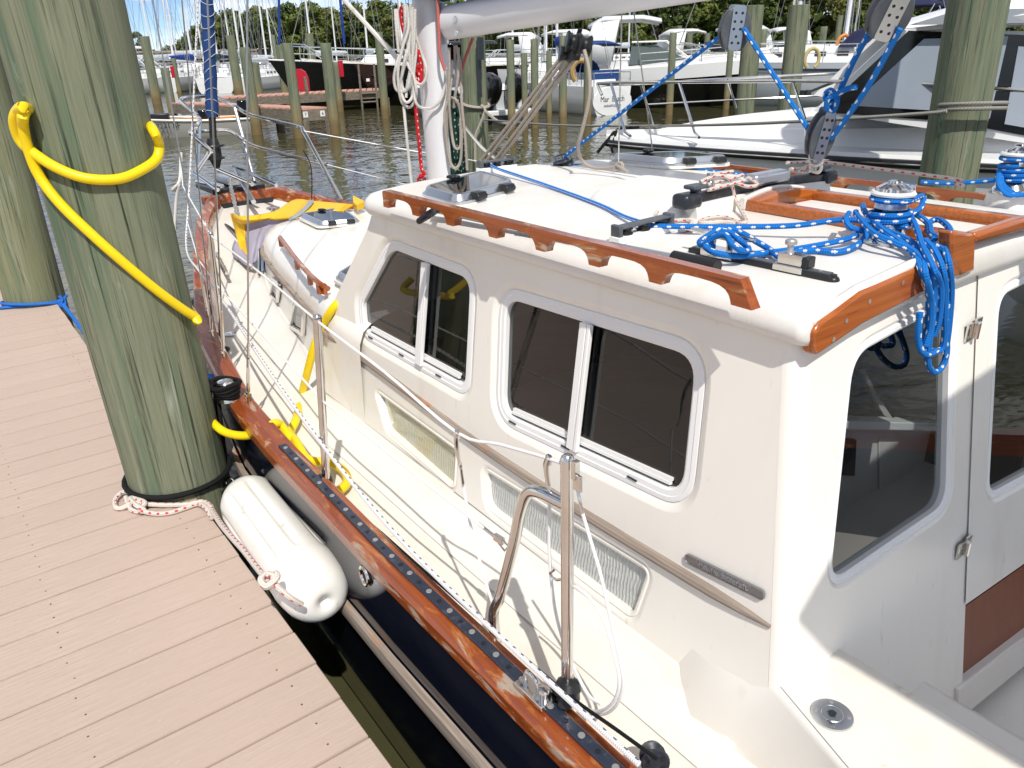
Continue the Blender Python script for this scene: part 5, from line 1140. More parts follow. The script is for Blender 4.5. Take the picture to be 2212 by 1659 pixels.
# plain blue dock line round the far-left piling, and running to the boat
p2=(.38,float(p2c[1])+.06)
bl=[arr(p2[0]+(.172+.012)*math.cos(a),p2[1]+(.184)*math.sin(a),DZ+.02+.012*math.sin(2*a)) for a in np.linspace(-.35,-math.pi*1.1,16)]
kk=P(132,655,x=.50)
m=MB(); m.tube([kk]+bl,.009,n=8,res=3); m.tube([P(-20,667,z=DZ+.012),P(40,662,z=DZ+.012),P(95,656,z=DZ+.02),kk],.009,n=8,res=4)
m.tube([kk+arr(0,0,.05),kk+arr(.01,-.01,.02),kk+arr(-.015,-.02,-.01),kk+arr(.012,-.02,-.02),kk+arr(.02,0,.012),kk+arr(-.012,-.015,.014),kk+arr(0,-.01,-.025)],.010,n=8,res=4); m.tube([kk,P(160,690,x=.52),P(183,722,x=.54),P(240,800,x=.6)],.009,n=8,res=3); m.tube([kk+arr(.012,0,0),P(165,693,x=.53),P(187,722,x=.55),P(240,796,x=.61)],.007,n=8,res=3)
obj('dock_line',m,M['rdock'],label='plain blue dock line knotted round the foot of the far-left piling',cat='rope')
m=MB(); m.tube([P(432,815,x=.70),P(450,812,x=.72),P(474,822,x=.735)],.010,n=8,res=4); m.tube([P(432,825,x=.70),P(455,832,x=.72),P(476,842,x=.735)],.009,n=8,res=4)
obj('dock_line',m,M['rdock'],label='end of blue dock line made fast on the rail beside the shroud',cat='rope')
cb=P(488,838,z=1.07)
m=MB()
for i in range(5): 
    m.tube([cb+arr((.035+.004*i)*math.cos(a),(.035+.004*i)*math.sin(a),-.03+.012*i+.006*math.sin(2*a+i)) for a in np.linspace(0,2*math.pi,14,endpoint=False)],.0085,n=7,closed=True)
for i,(u,v) in enumerate(((470,850),(464,880),(460,920))): pass
for dx in (0,6,12): m.tube([P(478,822,x=.70),P(466+dx*.5,850,x=.66),P(464+dx,900,x=.64),P(470+dx,950,x=.635),P(476+dx,990,x=.632)],.0075,n=7,res=4)
m.tube([P(470,985,x=.635),P(476,1010,x=.63),P(479,1040,x=.63)],.0075,n=7,res=3)
wl_=obj('winch_line',m,M['rblack'],label='black braided line coiled on the rail winch and trailing down the navy hull',cat='rope')
m=MB(); m.lathe([(.04,-.045),(.036,-.02),(.028,0),(.030,.02),(.026,.026),(.01,.028)],cb,n=18); obj('rail_winch',m,M['steel'],boat)
# grey twisted line from the right piling across to the far piling, and its turns
rc=DP(2090,238,6.0)
m=MB()
def prc(u,v): 
    return DP(u,v,5.79)
m.tube([DP(1040,258,14.2),DP(1200,270,11.5),DP(1400,272,9.2),DP(1600,268,7.6),DP(1800,258,6.5),DP(2000,245,5.9),prc(2045,240)],.0135,n=8,res=4)
zc=prc(2090,238)[2]
for kz in (0,.035): m.tube([arr(pr[0]+.222*math.cos(a),pr[1]+.222*math.sin(a),zc+kz-.01-.02*math.sin(a+YAW)) for a in np.linspace(0,2*math.pi,24,endpoint=False)],.014,n=8,closed=True)
obj('dock_line',m,M['rgrey'],label='grey twisted dock line from the right piling stretching left across the yacht',cat='rope')
# sail bag on the foredeck
cb_=lambda u,v:((400+u/3.16)/1.2911,(400+v/3.16)/1.2911)
bag=thing('sail_bag','yellow and lilac grey sail bag slumped on the foredeck','sail bag',P(555,470,z=1.15))
def patch(rows,name,mt,bulge=.0,sub=5):
    """rows: list of polylines of (u,v,z)"""
    n=9; g=[]
    for r in rows:
        pts=[P(*cb_(u,v),z=z) for u,v,z in r]; q=cr_spline(pts,8); idx=np.linspace(0,len(q)-1,n*2); g.append([q[int(i)] for i in idx])
    full=[]
    for k in range(len(g[0])):
        col=cr_spline([row[k] for row in g],sub); full.append(col)
    m=MB(); m.loft(full,closed=False); o=obj(name,m,M[mt],bag,ang=80); s=o.modifiers.new('solid','SOLIDIFY'); s.thickness=.012; s.offset=-1
    return o
patch([[(770,615,1.30),(880,640,1.32),(1150,598,1.34),(1330,492,1.36),(1500,505,1.38),(1850,535,1.40)],
       [(780,650,1.28),(885,680,1.30),(1150,640,1.33),(1340,560,1.36),(1500,550,1.38),(1800,560,1.40)],
       [(800,690,1.24),(890,712,1.27),(1100,672,1.31),(1330,640,1.36),(1500,600,1.38),(1760,590,1.40)]],'yellow_panel','ybag')
patch([[(765,618,1.30),(820,650,1.29),(885,700,1.27)],[(800,740,1.22),(840,760,1.22),(890,800,1.21)],[(830,850,1.18),(860,880,1.17),(905,880,1.16)],[(860,950,1.15),(890,965,1.14),(920,980,1.13)]],'yellow_panel','ybag')
patch([[(885,705,1.265),(1000,690,1.29),(1180,665,1.32),(1330,645,1.345)],[(895,760,1.23),(1000,750,1.25),(1150,720,1.28),(1260,700,1.32)],[(905,860,1.19),(960,860,1.21),(1060,800,1.25),(1150,750,1.30)],[(925,990,1.16),(960,980,1.17),(1020,920,1.19),(1065,850,1.25)],[(950,1060,1.13),(975,1050,1.135),(1000,1010,1.16),(1040,960,1.20)]],'grey_panel','gbag')
patch([[(805,850,1.17),(850,900,1.16),(910,985,1.14)],[(785,900,1.16),(830,950,1.15),(930,1030,1.14)],[(780,960,1.135),(860,1020,1.13),(950,1070,1.125)],[(820,1010,1.12),(900,1075,1.11),(980,1108,1.10),]],'grey_panel','gbag')
m=MB(); q=[P(*cb_(u,v),z=z) for u,v,z in ((1480,508,1.39),(1440,560,1.385),(1360,630,1.37),(1300,660,1.36),(1290,690,1.34))]; m.tube(q,.016,n=6,res=5,flat=.4); obj('strap',m,M['strap'],bag)
m=MB(); m.prism([P(*cb_(u,v),z=1.42) for u,v in ((1845,455),(1870,470),(1950,510),(1880,545),(1850,520))],(0,0,-.03)); obj('strap',m,M['ybag'],bag)
m=MB(); q=[P(*cb_(u,v),z=z) for u,v,z in ((645,640,1.13),(680,690,1.15),(760,740,1.18),(820,790,1.18))]; m.tube(q,.009,n=6,res=4); obj('carry_handle',m,M['plast'],bag)
# unseen canopy added behind the camera, shaped to shade the bulkhead and cockpit
def bim(p,z=2.75):
    p=arr(*p); s=arr(*SUN); return p+s*((z-p[2])/s[2])
e=[bim(BK(u,v)) for u,v in ((2330,690),(2212,760),(2100,838),(1965,930))]+[bim(P(1755,1330,x=1.06)),bim((1.165,.52,1.10)),bim((1.175,.2,1.09)),bim((1.18,-.5,1.09))]
l=[p for p in e]; far=[mir((p[0]-.0,p[1],p[2])) for p in e]
yb=-1.6; po=[(e[0][0],e[0][1],2.75)]+l[1:]+[(l[-1][0],yb,2.75)]
st_=[(3.1,yb,2.75),(3.1,-.2,2.75),(2.2,.0,2.75)]
m=MB(); pp=[(p[0],p[1],2.75) for p in po]+st_; m.prism(pp,(0,0,.02)); bo=thing('bimini','unseen pale awning added to shade the sailboat cockpit','awning',(1.7,-.6,2.75)); obj('shade_awning_cloth',m,M['awn'],bo)
m=MB()
for x in (.75,2.75): m.tube([(x,-.9,.9),(x,-.9,2.7)],.012,n=8)
obj('shade_awning_frame',m,M['steel'],bo)
# ================================================================ the basin behind: pilings, piers, boats, bridge, trees
def c2(u,v): return (387.3+u*.2451,v*.2451)
def px_depth(u,v): p=P(u,v,z=0); return float(p.dot(FH))
def wl_piling(u,vw,top,wpx,label,mt='pilew',seed=5,dep=None,group=None):
    """piling whose waterline shows at (u,vw) and whose top shows at height row top"""
    p=P(u,vw,z=0) if dep is None else DP(u,vw,dep); d=float(p.dot(FH)); ztop=DP(u,top,d)[2]; r=wpx*d/FPX/2*.97
    mb=piling_mesh(r,ztop,seed,n=16,rows=10); o=obj('piling',mb,M[mt],label=label,cat='piling',group=group); o.location=(p[0],p[1],0); 
    me=o.data
    for v in me.vertices:
        if v.co.z<.01: v.co.z=-1.5
    return o,p,r
G='mooring pilings of the far basin'
PL_=[(340,225,78,19,'tall slim piling left of the blue furled headsail with flat square top'),(377,262,146,18,'short piling standing behind the skiff with cream rope on it'),(390,212,126,9,'dark narrow piling left of the furled headsail'),
(517,206,76,19,'tall leaning piling on the far side of the red pier right of the headsail'),(556,290,102,22,'broad green piling at the near pier with cream rope bridle'),(562,222,136,18,'stubby piling close behind the broad green one with rope bridle'),
(603,178,75,9,'thin tall piling in the distance behind the pier'),(620,222,97,17,'second piling of the pair behind the pier end post'),(647,298,93,22,'thick green piling at the near edge of the pier beside the red board'),
(682,196,72,17,'piling in front of the bow of the black sailboat'),(724,289,93,22,'green piling at the pier end with a cream rope round it'),(735,241,134,16,'rust stained short piling with a red box on it'),
(833,255,70,17,'lone tall piling between the black sailboat and the mast'),(749,125,69,9,'very distant slim piling above the black sailboat'),
(1104,190,86,17,'piling left of the twin outboards motorboat roof'),(1155,196,85,16,'piling on the small pier right of the outboards'),(1216,240,78,17,'piling with dark band right of the tackle lines'),(1269,230,78,17,'piling beside the transom with lettering'),
(1186,170,110,12,'short distant piling among the white boats'),(1133,170,115,13,'short distant piling behind the black hardtop'),(1445,248,71,15,'piling in front of the black express cruiser'),(1462,160,56,11,'slim piling rising behind the black express cruiser'),(1484,165,73,13,'piling behind the bow of the black express cruiser'),
(1523,150,72,12,'distant piling under the upper left block'),(1568,235,105,13,'piling just left of the big piling above the yacht rail'),(1636,215,64,14,'slim piling right behind the first big piling'),(1764,189,58,14,'piling with dark tie beside the yellow horseshoe buoy'),(1800,150,34,12,'slim piling beside the orange horseshoe buoy'),(1883,150,47,14,'short piling left of the yacht windscreen')]
for i,(u,vw,top,w_,lab) in enumerate(PL_):
    wl_piling(u,vw,top,w_,lab,seed=20+i,dep=(24.2 if 1095<u<1290 else None))
for (u,dep,top,w_,lab,sd) in ((1611,18.3,13,38,'big square topped piling behind the upper left block',61),(1704,17.2,12,41,'big piling with weathered bracket left of the tan sail cover',62)):
    p=DP(u,216,dep); q=DP(u,top,dep); mb=piling_mesh(w_*dep/FPX/2,q[2]+1.5,sd,n=20,rows=12); o=obj('piling',mb,M['pile'],label=lab,cat='piling'); o.location=(p[0],p[1],-1.5)
# bracket on the mast-side piling
pb=DP(1035,150,14.2); mb=MB(); mb.box(pb,(.05,.05,.9)); mb.box(DP(1038,105,14.1),(.10,.05,.35)); obj('piling_bracket',mb,M['dgrey'],label='dark bracket fixed to the thick piling right of the mast',cat='bracket')
rl=MB(); rl.tube([pm+arr(.24*math.cos(a),.24*math.sin(a),DP(1030,225,14.5)[2]-pm[2]+.05*math.sin(a)) for a in np.linspace(0,2*math.pi,16,endpoint=False)],.03,n=6,closed=True)
rl.tube([DP(1040,228,14.2),DP(1048,240,14.1),DP(1030,285,14.1),DP(1027,300,14.1),DP(1026,350,14.1)],.025,n=6,res=3); rl.tube([DP(1048,240,14.1),DP(1075,262,13.6),DP(1100,268,13)],.025,n=6,res=3)
obj('dock_line',rl,M['rtaupe'],label='taupe dock line tied round the thick piling right of the mast',cat='rope')
# piers
def pier(name,pts,label,z=.75,fz=.30):
    """pts: plan outline in order, planks across the first edge"""
    t=thing(name,label,'pier',(*pts[0][:2],z)); p=[arr(a[0],a[1],z) for a in pts]; 
    m=MB(); m.prism([q+arr(0,0,-.05) for q in p],(0,0,-fz)); obj('pier_frame',m,M['fwood'],t)
    d1=p[1]-p[0]; n=int(np.linalg.norm(d1)/.30); m=MB()
    for k in range(n):
        a=k/n+.004/1; b=(k+1)/n-.02/np.linalg.norm(d1)
        q=[p[0]+(p[1]-p[0])*a,p[0]+(p[1]-p[0])*b,p[3]+(p[2]-p[3])*b,p[3]+(p[2]-p[3])*a]; m.prism([x+arr(0,0,-.045) for x in q],(0,0,.045+.004*math.sin(k*7.3)))
    obj('deck_boards',m,M['fdeck'],t,kind='stuff')
    m=MB()
    for k in range(0,max(2,int(np.linalg.norm(d1)/2.4))+1):
        for e0,e1 in ((p[0],p[1]),(p[3],p[2])):
            c=e0+(e1-e0)*(k/max(2,int(np.linalg.norm(d1)/2.4))); m.lathe([(.14,-2),(.14,-.34)],(c[0]+(.2 if e0 is p[0] else -.2)*0,c[1],z),n=8)
    obj('pier_posts',m,M['fwood'],t,kind='stuff'); return t
pA=[P(*c2(1310,942),z=.75),P(*c2(690,942),z=.75),P(*c2(640,885),z=.75),P(*c2(1300,916),z=.75)]
fa,fb=pA[0],pA[1]; dirA=arr(pA[1][0]-pA[0][0],pA[1][1]-pA[0][1],0)
e0=P(*c2(1312,942),z=.75); e1=P(*c2(1085,956),z=.75); ax=P(*c2(-80,905),z=.75)-e1; wv=e0-e1
A4=[e1,e1+ax,e1+ax+wv,e0]
tA=pier('red_pier',A4,'red boarded finger pier with two white number tags on its end')
m=MB(); 
for u in (1103,1253):
    q=P(u*.2451+387.3,(970)*.2451,z=.60); q=e1+(e0-e1)*((u-1085)/227.)+arr(0,0,-.17)-ax/np.linalg.norm(ax)*.012
    d=(e0-e1)/np.linalg.norm(e0-e1); m.box(q,(.14,.012,.16),np.column_stack([d,-ax/np.linalg.norm(ax),arr(0,0,1)]))
obj('number_tag',m,M['tag'],tA,kind='stuff')
nb=[]
for i,(u,s_) in enumerate(((1103,'7'),(1253,'6'))):
    d=(e0-e1)/np.linalg.norm(e0-e1); q=e1+(e0-e1)*((u-1085)/227.)+arr(0,0,-.17)-ax/np.linalg.norm(ax)*.02; text('tag_number',s_,.13,q,d,(0,0,1),M['strip'],tA,extr=.002)
b0=P(*c2(1790,786),z=.75); b1=P(*c2(300,868),z=.75); b2=P(*c2(300,840),z=.75); b3=P(*c2(1790,757),z=.75)
wB=(b3-b0)/np.linalg.norm(b3-b0)*1.9; b0=b1+(b0-b1)*1.02; tB=pier('red_pier',[b0,b1,b1+wB,b0+wB],'long red boarded pier lying in front of the black sailboat')
k0=P(1130,186,z=.75);k1=P(1264,190,z=.75); ax2=arr(*(k0-k1)); wv2=arr(FH[0],FH[1],0)*1.6
tC=pier('red_pier',[k1,k0,k0+wv2,k1+wv2],'short brown pier between the outboards and the lettered transom')
m=MB(); m.box((k1+(k0-k1)*.25)+arr(0,0,-.16)-FH*.03,(1.3,.02,.2),frame(FH)); obj('pier_sign',m,M['tag'],tC)
# pier ladder, red board, red box
la=P(*c2(1600,960),z=0); m=MB(); d=(b0-b1)/np.linalg.norm(b0-b1); la=b1+d*(float((P(*c2(1610,790),z=.75)-b1).dot(d)))-arr(wB[0],wB[1],0)/1.9*.08; la[2]=0
for s in (-1,1): m.tube([la+d*.36*s+arr(0,0,-.6),la+d*.36*s+arr(0,0,1.75)],.045,n=6)
for z in (-.1,.28,.62): m.tube([la-d*.36+arr(0,0,z),la+d*.36+arr(0,0,z)],.04,n=6)
obj('pier_ladder',m,M['fwood'],label='grey ladder hooked on the long red pier',cat='ladder')
rb=DP(*c2(1060,800),31.0); w2=.36; m=MB(); Fv=frame(FH); bp=[rb+Fv@arr(x,0,z) for x,z in ((-w2,-.02),(w2,-.02),(w2,.42),(w2*.75,.66),(w2*.3,.76),(-w2*.3,.76),(-w2*.75,.66),(-w2,.42))]; m.prism(bp,FH*.2); obj('red_board',m,M['red'],label='red round topped locker cover on the long red pier',cat='locker')
ln=DP(*c2(1118,760),30.6); m=MB(); m.box(ln,(.10,.08,.66),rotm((0,1,0),-.06)); obj('pier_post',m,M['fwood'],label='short grey post leaning beside the red locker cover',cat='post')
rx=DP(*c2(1425,610),33.0); m=MB(); m.box(rx,(.16,.14,.58)); m.box(rx+arr(0,0,.29),(.18,.16,.04)); obj('extinguisher_box',m,M['red'],label='red extinguisher box on the rust stained piling',cat='extinguisher box',bevel=.03)
rx=DP(374,95,40.0); m=MB(); m.box(DP(373,156,40),(.15,.12,.5)); m.box(DP(373,156,40)+arr(0,0,.25),(.17,.14,.04)); obj('extinguisher_box',m,M['red'],label='red box on the far piling left of the headsail',cat='extinguisher box',bevel=.03)
rx=P(28,200,z=.75); m=MB(); q=DP(30,176,34); m.prism([q+Fv@arr(x,0,z) for x,z in ((-.4,-.45),(.4,-.45),(.4,.25),(.2,.5),(-.2,.5),(-.4,.25))],FH*.3); obj('red_locker',m,M['red'],label='red locker at the far left edge beyond the pilings',cat='locker')
# ---------------------------------------------------------------- boats
def bhull(L,B,fb,fs,sub=.35,flare=.18,fine=.62,tw=.8,rake=.12,n=18):
    """local x forward, y port; returns mesh builder and deck outline (port side, stern first)"""
    rings=[];dk_=[]
    for i in range(n+1):
        s=i/n; x=-L/2+L*s
        h=B/2*(tw+(1-tw)*min(1,s/.45)) if s<.45 else B/2*max(.0,1-((s-.45)/.55)**2.3)
        h=max(h,.02); z=fs+(fb-fs)*max(0,(s-.2)/.8)**1.6; k=max(0,(s-.5)/.5)
        xr_=lambda t:x+(rake*L*(t-.0))*k**2
        sec=[(h,z),(h*(1-flare*.25*(1+k)),z*.62),(h*(1-flare*(.6+1.6*k)),z*.18),(h*(.72-.3*k),-.10),(0,-sub)]
        pts=[(xr_(zz/max(z,.1)*.9),yy,zz) for yy,zz in sec]; rings.append(pts+[(a,-b,c) for a,b,c in reversed(pts[:-1])]); dk_.append((pts[0]))
    m=MB(); m.loft(rings,closed=False); m.add(rings[0],[list(range(len(rings[0])))]); return m,dk_
def lobj(name,mb,mt,root,**k):
    return obj(name,mb,M[mt] if isinstance(mt,str) else mt,root,local=True,**k)
def deckpart(root,dk_,mt='boat',inset=.0,dz=-.02,crown=.06):
    m=MB(); m.loft([[(a,b-inset if b>inset else 0,c+dz),(a,b*.5,c+dz+crown*.8),(a,0,c+dz+crown),(a,-b*.5,c+dz+crown*.8),(a,-(b-inset) if b>inset else 0,c+dz)] for a,b,c in dk_],closed=False); return lobj('deck',m,mt,root,ang=60)
def lbox(m,x0,x1,w0,w1,z0,z1,front=.3,back=.05,tw=.85):
    """house: x0 aft, x1 fore, widths, heights, front slope"""
    v=[(x0,-w0/2,z0),(x0,w0/2,z0),(x1,w1/2,z0),(x1,-w1/2,z0)]
    t=[(x0+back,-w0/2*tw,z1),(x0+back,w0/2*tw,z1),(x1-front,w1/2*tw,z1),(x1-front,-w1/2*tw,z1)]
    m.add(v+t,[[0,1,2,3],[4,5,6,7],[0,1,5,4],[1,2,6,5],[2,3,7,6],[3,0,4,7]]); return m
def place(root,p,head):
    root.location=(float(p[0]),float(p[1]),0.); root.rotation_euler.z=head
RIGHT=arr(math.cos(YAW),-math.sin(YAW),0)
def heading(fwd,right): v=FH*fwd+RIGHT*right; return math.atan2(v[1],v[0])
def rig(root,x,L,zd_,hm,boomL,cover=None,mt='mast',spread=True,bz=1.0,cr=1.):
    r=.075
    mm=lobj('mast',MB().tube([(x,0,zd_),(x,0,zd_+hm)],r,n=8),mt,root)
    m=MB(); m.tube([(x,0,zd_+bz),(x-boomL,0,zd_+bz+.12)],.06,n=8); lobj('boom',m,mt,mm)
    if cover:
        m=MB(); rr=[]
        for i,t in enumerate(np.linspace(0,1,9)):
            k=(1.25-.7*t)*cr; rr.append([(x+.05-boomL*t,.13*k*math.cos(a),zd_+bz+.12+.12*t*.3+.20*k*math.sin(a)+.01*math.sin(i*2.3)) for a in np.linspace(0,2*math.pi,12,endpoint=False)])
        m.loft(rr,caps=True); lobj('sail_cover',m,cover,mm)
    m=MB(); bw_=root['beam']/2*.92
    for (a,b) in (((x,bw_,zd_-.1),(x,0,zd_+hm*.96)),((x,-bw_,zd_-.1),(x,0,zd_+hm*.96)),((x+L*.46,0,zd_+.2),(x,0,zd_+hm*.97)),((x-L*.55,0,zd_),(x,0,zd_+hm)),((x-.3,bw_*.95,zd_-.1),(x,0,zd_+hm*.5)),((x-.3,-bw_*.95,zd_-.1),(x,0,zd_+hm*.5))): m.tube([a,b],.016,n=4)
    lobj('rigging',m,'wire',mm,kind='stuff')
    if spread:
        m=MB(); 
        for h in (.42,.68): m.tube([(x,bw_*.55,zd_+hm*h),(x,-bw_*.55,zd_+hm*h)],.03,n=5)
        lobj('spreaders',m,mt,mm)
def rails(root,dk_,h=.6,every=2,r=.02,half=False):
    m=MB(); pts=[(a,b-.06,c) for a,b,c in dk_ if b>.1]
    for sg in (1,-1):
        top=[(a,sg*b,c+h) for a,b,c in pts]; m.tube(top,r*.8,n=5); m.tube([(a,sg*b,c+h*.5) for a,b,c in pts],r*.6,n=4)
        for k in range(0,len(pts),every): m.tube([(pts[k][0],sg*pts[k][1],pts[k][2]),top[k]],r,n=5)
    lobj('guard_rail',m,'steel',root,kind='stuff')
def sail_yacht(label,L=9,B=3,fb=1.25,fs=1.0,hm=12,hullm='boat',cover='bcan',dodger='ncan',bimini=None,boomz=1.5,cr=1.):
    t=thing('sailing_yacht',label,'sailboat'); t['beam']=B
    m,dk_=bhull(L,B,fb,fs); lobj('hull',m,hullm,t,ang=50); deckpart(t,dk_)
    m=MB(); lbox(m,-L*.16,L*.24,B*.58,B*.36,fs,fs+.55,.5,.05,.85); hs_=lobj('cabin',m,'boat',t,bevel=.05)
    for s in (1,-1):
        for k in range(4):
            x=-L*.12+k*L*.08; yb=(B*.58+(B*.36-B*.58)*(x+L*.16)/(L*.40))/2*.94
            m=MB(); m.box((x,s*(yb+.0),fs+.30),(.38,.03,.15),rotm((0,0,1),-s*math.atan2((B*.58-B*.36)/2,L*.4))); lobj('window',m,'glassd',hs_)
    m=MB(); lbox(m,-L*.42,-L*.18,B*.55,B*.6,fs-.1,fs+.28,.02,.02,.96); lobj('cockpit_coaming',m,'boat',t,bevel=.04)
    if dodger:
        m=MB(); m.loft([[(x,B*.30*math.cos(a),fs+.5+hh*math.sin(a)) for a in np.linspace(0,math.pi,10)] for x,hh in ((-L*.10,.05),(-L*.14,.5),(-L*.20,.72),(-L*.25,.70))],closed=False); lobj('dodger',m,dodger,t)
    if bimini:
        m=MB(); m.loft([[(x,B*.36*math.cos(a),fs+1.75+hh*math.sin(a)) for a in np.linspace(0,math.pi,10)] for x,hh in ((-L*.24,.12),(-L*.28,.25),(-L*.38,.25),(-L*.42,.12))],closed=False); bm_=lobj('bimini_top',m,bimini,t); bm_.modifiers.new('solid','SOLIDIFY').thickness=.03
        m=MB()
        for s in (1,-1):
            for x in (-L*.26,-L*.40): m.tube([(-L*.33,s*B*.36,fs+.2),(x,s*B*.36,fs+1.78)],.018,n=5)
        lobj('bimini_frame',m,'steel',t,kind='stuff')
    rig(t,L*.06,L,fs+.5,hm,L*.36,cover,bz=boomz-.5,cr=cr); rails(t,dk_)
    m=MB(); m.tube([(-L/2+.1,s*B*.38,fs+h) for s,h in ((-1,0),(-1,.6),(1,.6),(1,0))],.022,n=5); lobj('pushpit',m,'steel',t); m=MB(); m.tube([(L*.38,.35,fb),(L*.46,.25,fb+.6),(L*.515,0,fb+.65),(L*.46,-.25,fb+.6),(L*.38,-.35,fb)],.022,n=5); lobj('pulpit',m,'steel',t)
    return t
# black sailboat behind the pier
bs_=sail_yacht('black hulled sailboat with cream cabin lying behind the long red pier',L=11.5,B=3.4,fb=2.0,fs=1.55,hm=13,hullm='black',cover=None,dodger=None)
place(bs_,DP(905,150,37.5),heading(.12,-1))
for i in range(1): 
    m=MB(); m.box((1.9,1.72,1.1),(.14,.06,.12)); lobj('hull_port',m,'tag',bs_)
m=MB(); m.loft([[( -5.7+11.0*i/10, sg*(bhull(11.5,3.4,2.0,1.55)[1][min(17,int(i*1.75))][1]+.02), 1.55+.42*max(0,(i/10-.2)/.8)**1.6+dz) for dz in (-.02,.06)] for i in range(11) for sg in (1,)],closed=False); lobj('rubbing_band',m,'boat2',bs_)
# fleet on the left
base=sail_yacht('white sailboat with furled sails moored under the road bridge',cover='lgrey',dodger=None,hm=14,boomz=1.15)
fl=[(300,66,.5,-.9),(338,74,.9,-.3),(372,60,1,.3),(396,86,.6,-.8),(415,62,1,.1),(436,78,.8,.5),(476,58,1,-.25),(497,82,.7,.7),(520,66,1,.1),(548,74,.5,-.9),(575,60,1,.2),(600,80,.8,-.5)]
labs=['white sailboat half hidden at the left edge of the sky gap','white sailboat under the bridge left of the bare piling','white sailboat with mast right of the bare piling','distant white sailboat with several spreaders near the bridge','white sailboat with bright blue boom cover by the furled headsail','white sailboat directly behind the furled headsail','white sailboat right of the furled headsail with green cover','distant white sailboat behind the leaning piling','white sailboat behind the broad green piling','distant white sailboat in front of the wood left of centre','white sailboat between the two green pilings','distant white sailboat behind the pier end post']
place(base,DP(fl[0][0],170,fl[0][1]),heading(fl[0][2],fl[0][3])); base['label']=labs[0]; base['group']='sailboats moored below the bridge'
for i,(u,d,f,r_) in enumerate(fl[1:],1):
    o=dup(base,label=labs[i]); place(o,DP(u,170,d),heading(f,r_)); s=random.uniform(.85,1.1); o.scale=(s,s,s*random.uniform(.9,1.1))
    if i in (4,6,7):
        for c in o.children_recursive:
            if c.name.startswith('sail_cover'): c.data=c.data.copy(); c.data.materials[0]=M['gcan' if i==6 else 'brcan' if i==4 else 'ncan']
for i,(u,d,f,r_,lab) in enumerate(((690,70,.3,-1,'white sailboat rigging behind the black bow'),(722,88,.8,.5,'far sailboat mast left of the blue furled genoa'),(800,66,.9,-.3,'white sailboat behind the black sailboat cabin'),(1345,75,.4,1,'distant white sailboat beyond the express cruiser hardtop'),(1120,62,.6,-.6,'white sailboat beyond the black motorboat hardtop'),(1005,70,.8,.4,'white sailboat hidden behind the boom end'),(1700,60,.9,.3,'white sailboat masts between the two big pilings'),(1850,72,.4,-1,'distant white sailboat behind the tan sail cover'))):
    o=dup(base,label=lab); place(o,DP(u,150,d),heading(f,r_))
bg=[c for c in bs_.children]
m=MB(); m.tube([DP(733,-20,42),DP(744,95,42)],.07,n=8); obj('furled_genoa',m,M['brcan'],label='bright blue furled genoa on a stay above the black sailboat',cat='sail')
m=MB(); m.tube([DP(602,-20,44),DP(604,95,44)],.07,n=8); obj('furled_genoa',m,M['brcan'],label='dark blue furled genoa above the paired pilings',cat='sail')
# skiff
sk=thing('skiff','small grey skiff with orange cushions tied beside the near pier','skiff'); m,dk_=bhull(3.9,1.55,.62,.44,sub=.15,flare=.25,rake=.10); lobj('hull',m,mat('skiff_gelcoat',(.42,.41,.37),.5),sk,ang=50)
m=MB()
for sg in (1,-1): m.tube([(a,sg*b,c) for a,b,c in dk_],.035,n=6)
lobj('gunwale',m,'boat2',sk)
m=MB(); lbox(m,-1.5,1.3,1.25,.8,.28,.46,.1,.02,.97); lobj('cushion',m,'orange',sk,bevel=.05)
m=MB(); m.box((-1.75,0,.7),(.3,.35,.5)); m.box((-.6,.2,.6),(.3,.3,.25)); lobj('outboard_motor',m,'black',sk,bevel=.05)
m=MB(); m.box((.6,.25,.56),(.5,.35,.22)); lobj('seat_box',m,'plast',sk,bevel=.03)
hs=heading(-.28,-1); place(sk,DP(400,280,24.6),hs)
fx=arr(math.cos(hs),math.sin(hs),0); sd=arr(-math.sin(hs),math.cos(hs),0); sd=sd if sd.dot(FH)<0 else -sd
text('registration','MD 7231 BF',.22,arr(sk.location[0],sk.location[1],.36)+fx*.55+sd*.74,-fx if np.cross(fx,arr(0,0,1)).dot(sd)<0 else fx,(0,0,1),M['strip'],None,extr=.003,label='dark registration lettering on the skiff bow',cat='lettering') if False else None
tx=-fx
o=text('registration','MD 7231 BF',.20,arr(0,0,0),(1,0,0),(0,0,1),M['strip'],None,extr=.003); o.parent=sk
nrm_loc=1 if (arr(-math.sin(hs),math.cos(hs),0).dot(FH)<0) else -1
o.location=(.55,nrm_loc*.735,.34); o.rotation_euler=(-.12 if nrm_loc<0 else .12,0,0 if nrm_loc<0 else math.pi)
# centre console with twin outboards
cc=thing('motorboat','grey open motorboat with black hardtop and twin black outboards','motorboat'); L=7.2;B=2.5
m,dk_=bhull(L,B,1.25,.95,flare=.2,tw=.92); lobj('hull',m,'lgrey',cc,ang=50); deckpart(cc,dk_,'boat')
m=MB(); lbox(m,-L*.5-.55,-L*.5+.05,B*.9,B*.9,.25,.42,.0,.0,1); lobj('swim_platform',m,'boat',cc,bevel=.04)
m=MB(); lbox(m,-L*.47,-L*.40,B*.86,B*.86,.9,1.15,.02,.06,.95); lobj('transom_seat',m,'boat',cc,bevel=.06)
m=MB(); lbox(m,-.5,.8,1.1,1.0,.8,1.9,.5,.05,.9); lobj('console',m,'cgrey',cc,bevel=.05)
m=MB(); lbox(m,-1.9,1.3,2.0,1.6,2.35,2.46,.25,.2,.9); lobj('hardtop',m,'black',cc,bevel=.05)
for x in (-.9,.7):
    for s in (1,-1): lobj('hardtop_leg',MB().tube([(x,s*.62,.9),(x-.15,s*.78,2.38)],.05,n=6),'cgrey',cc)
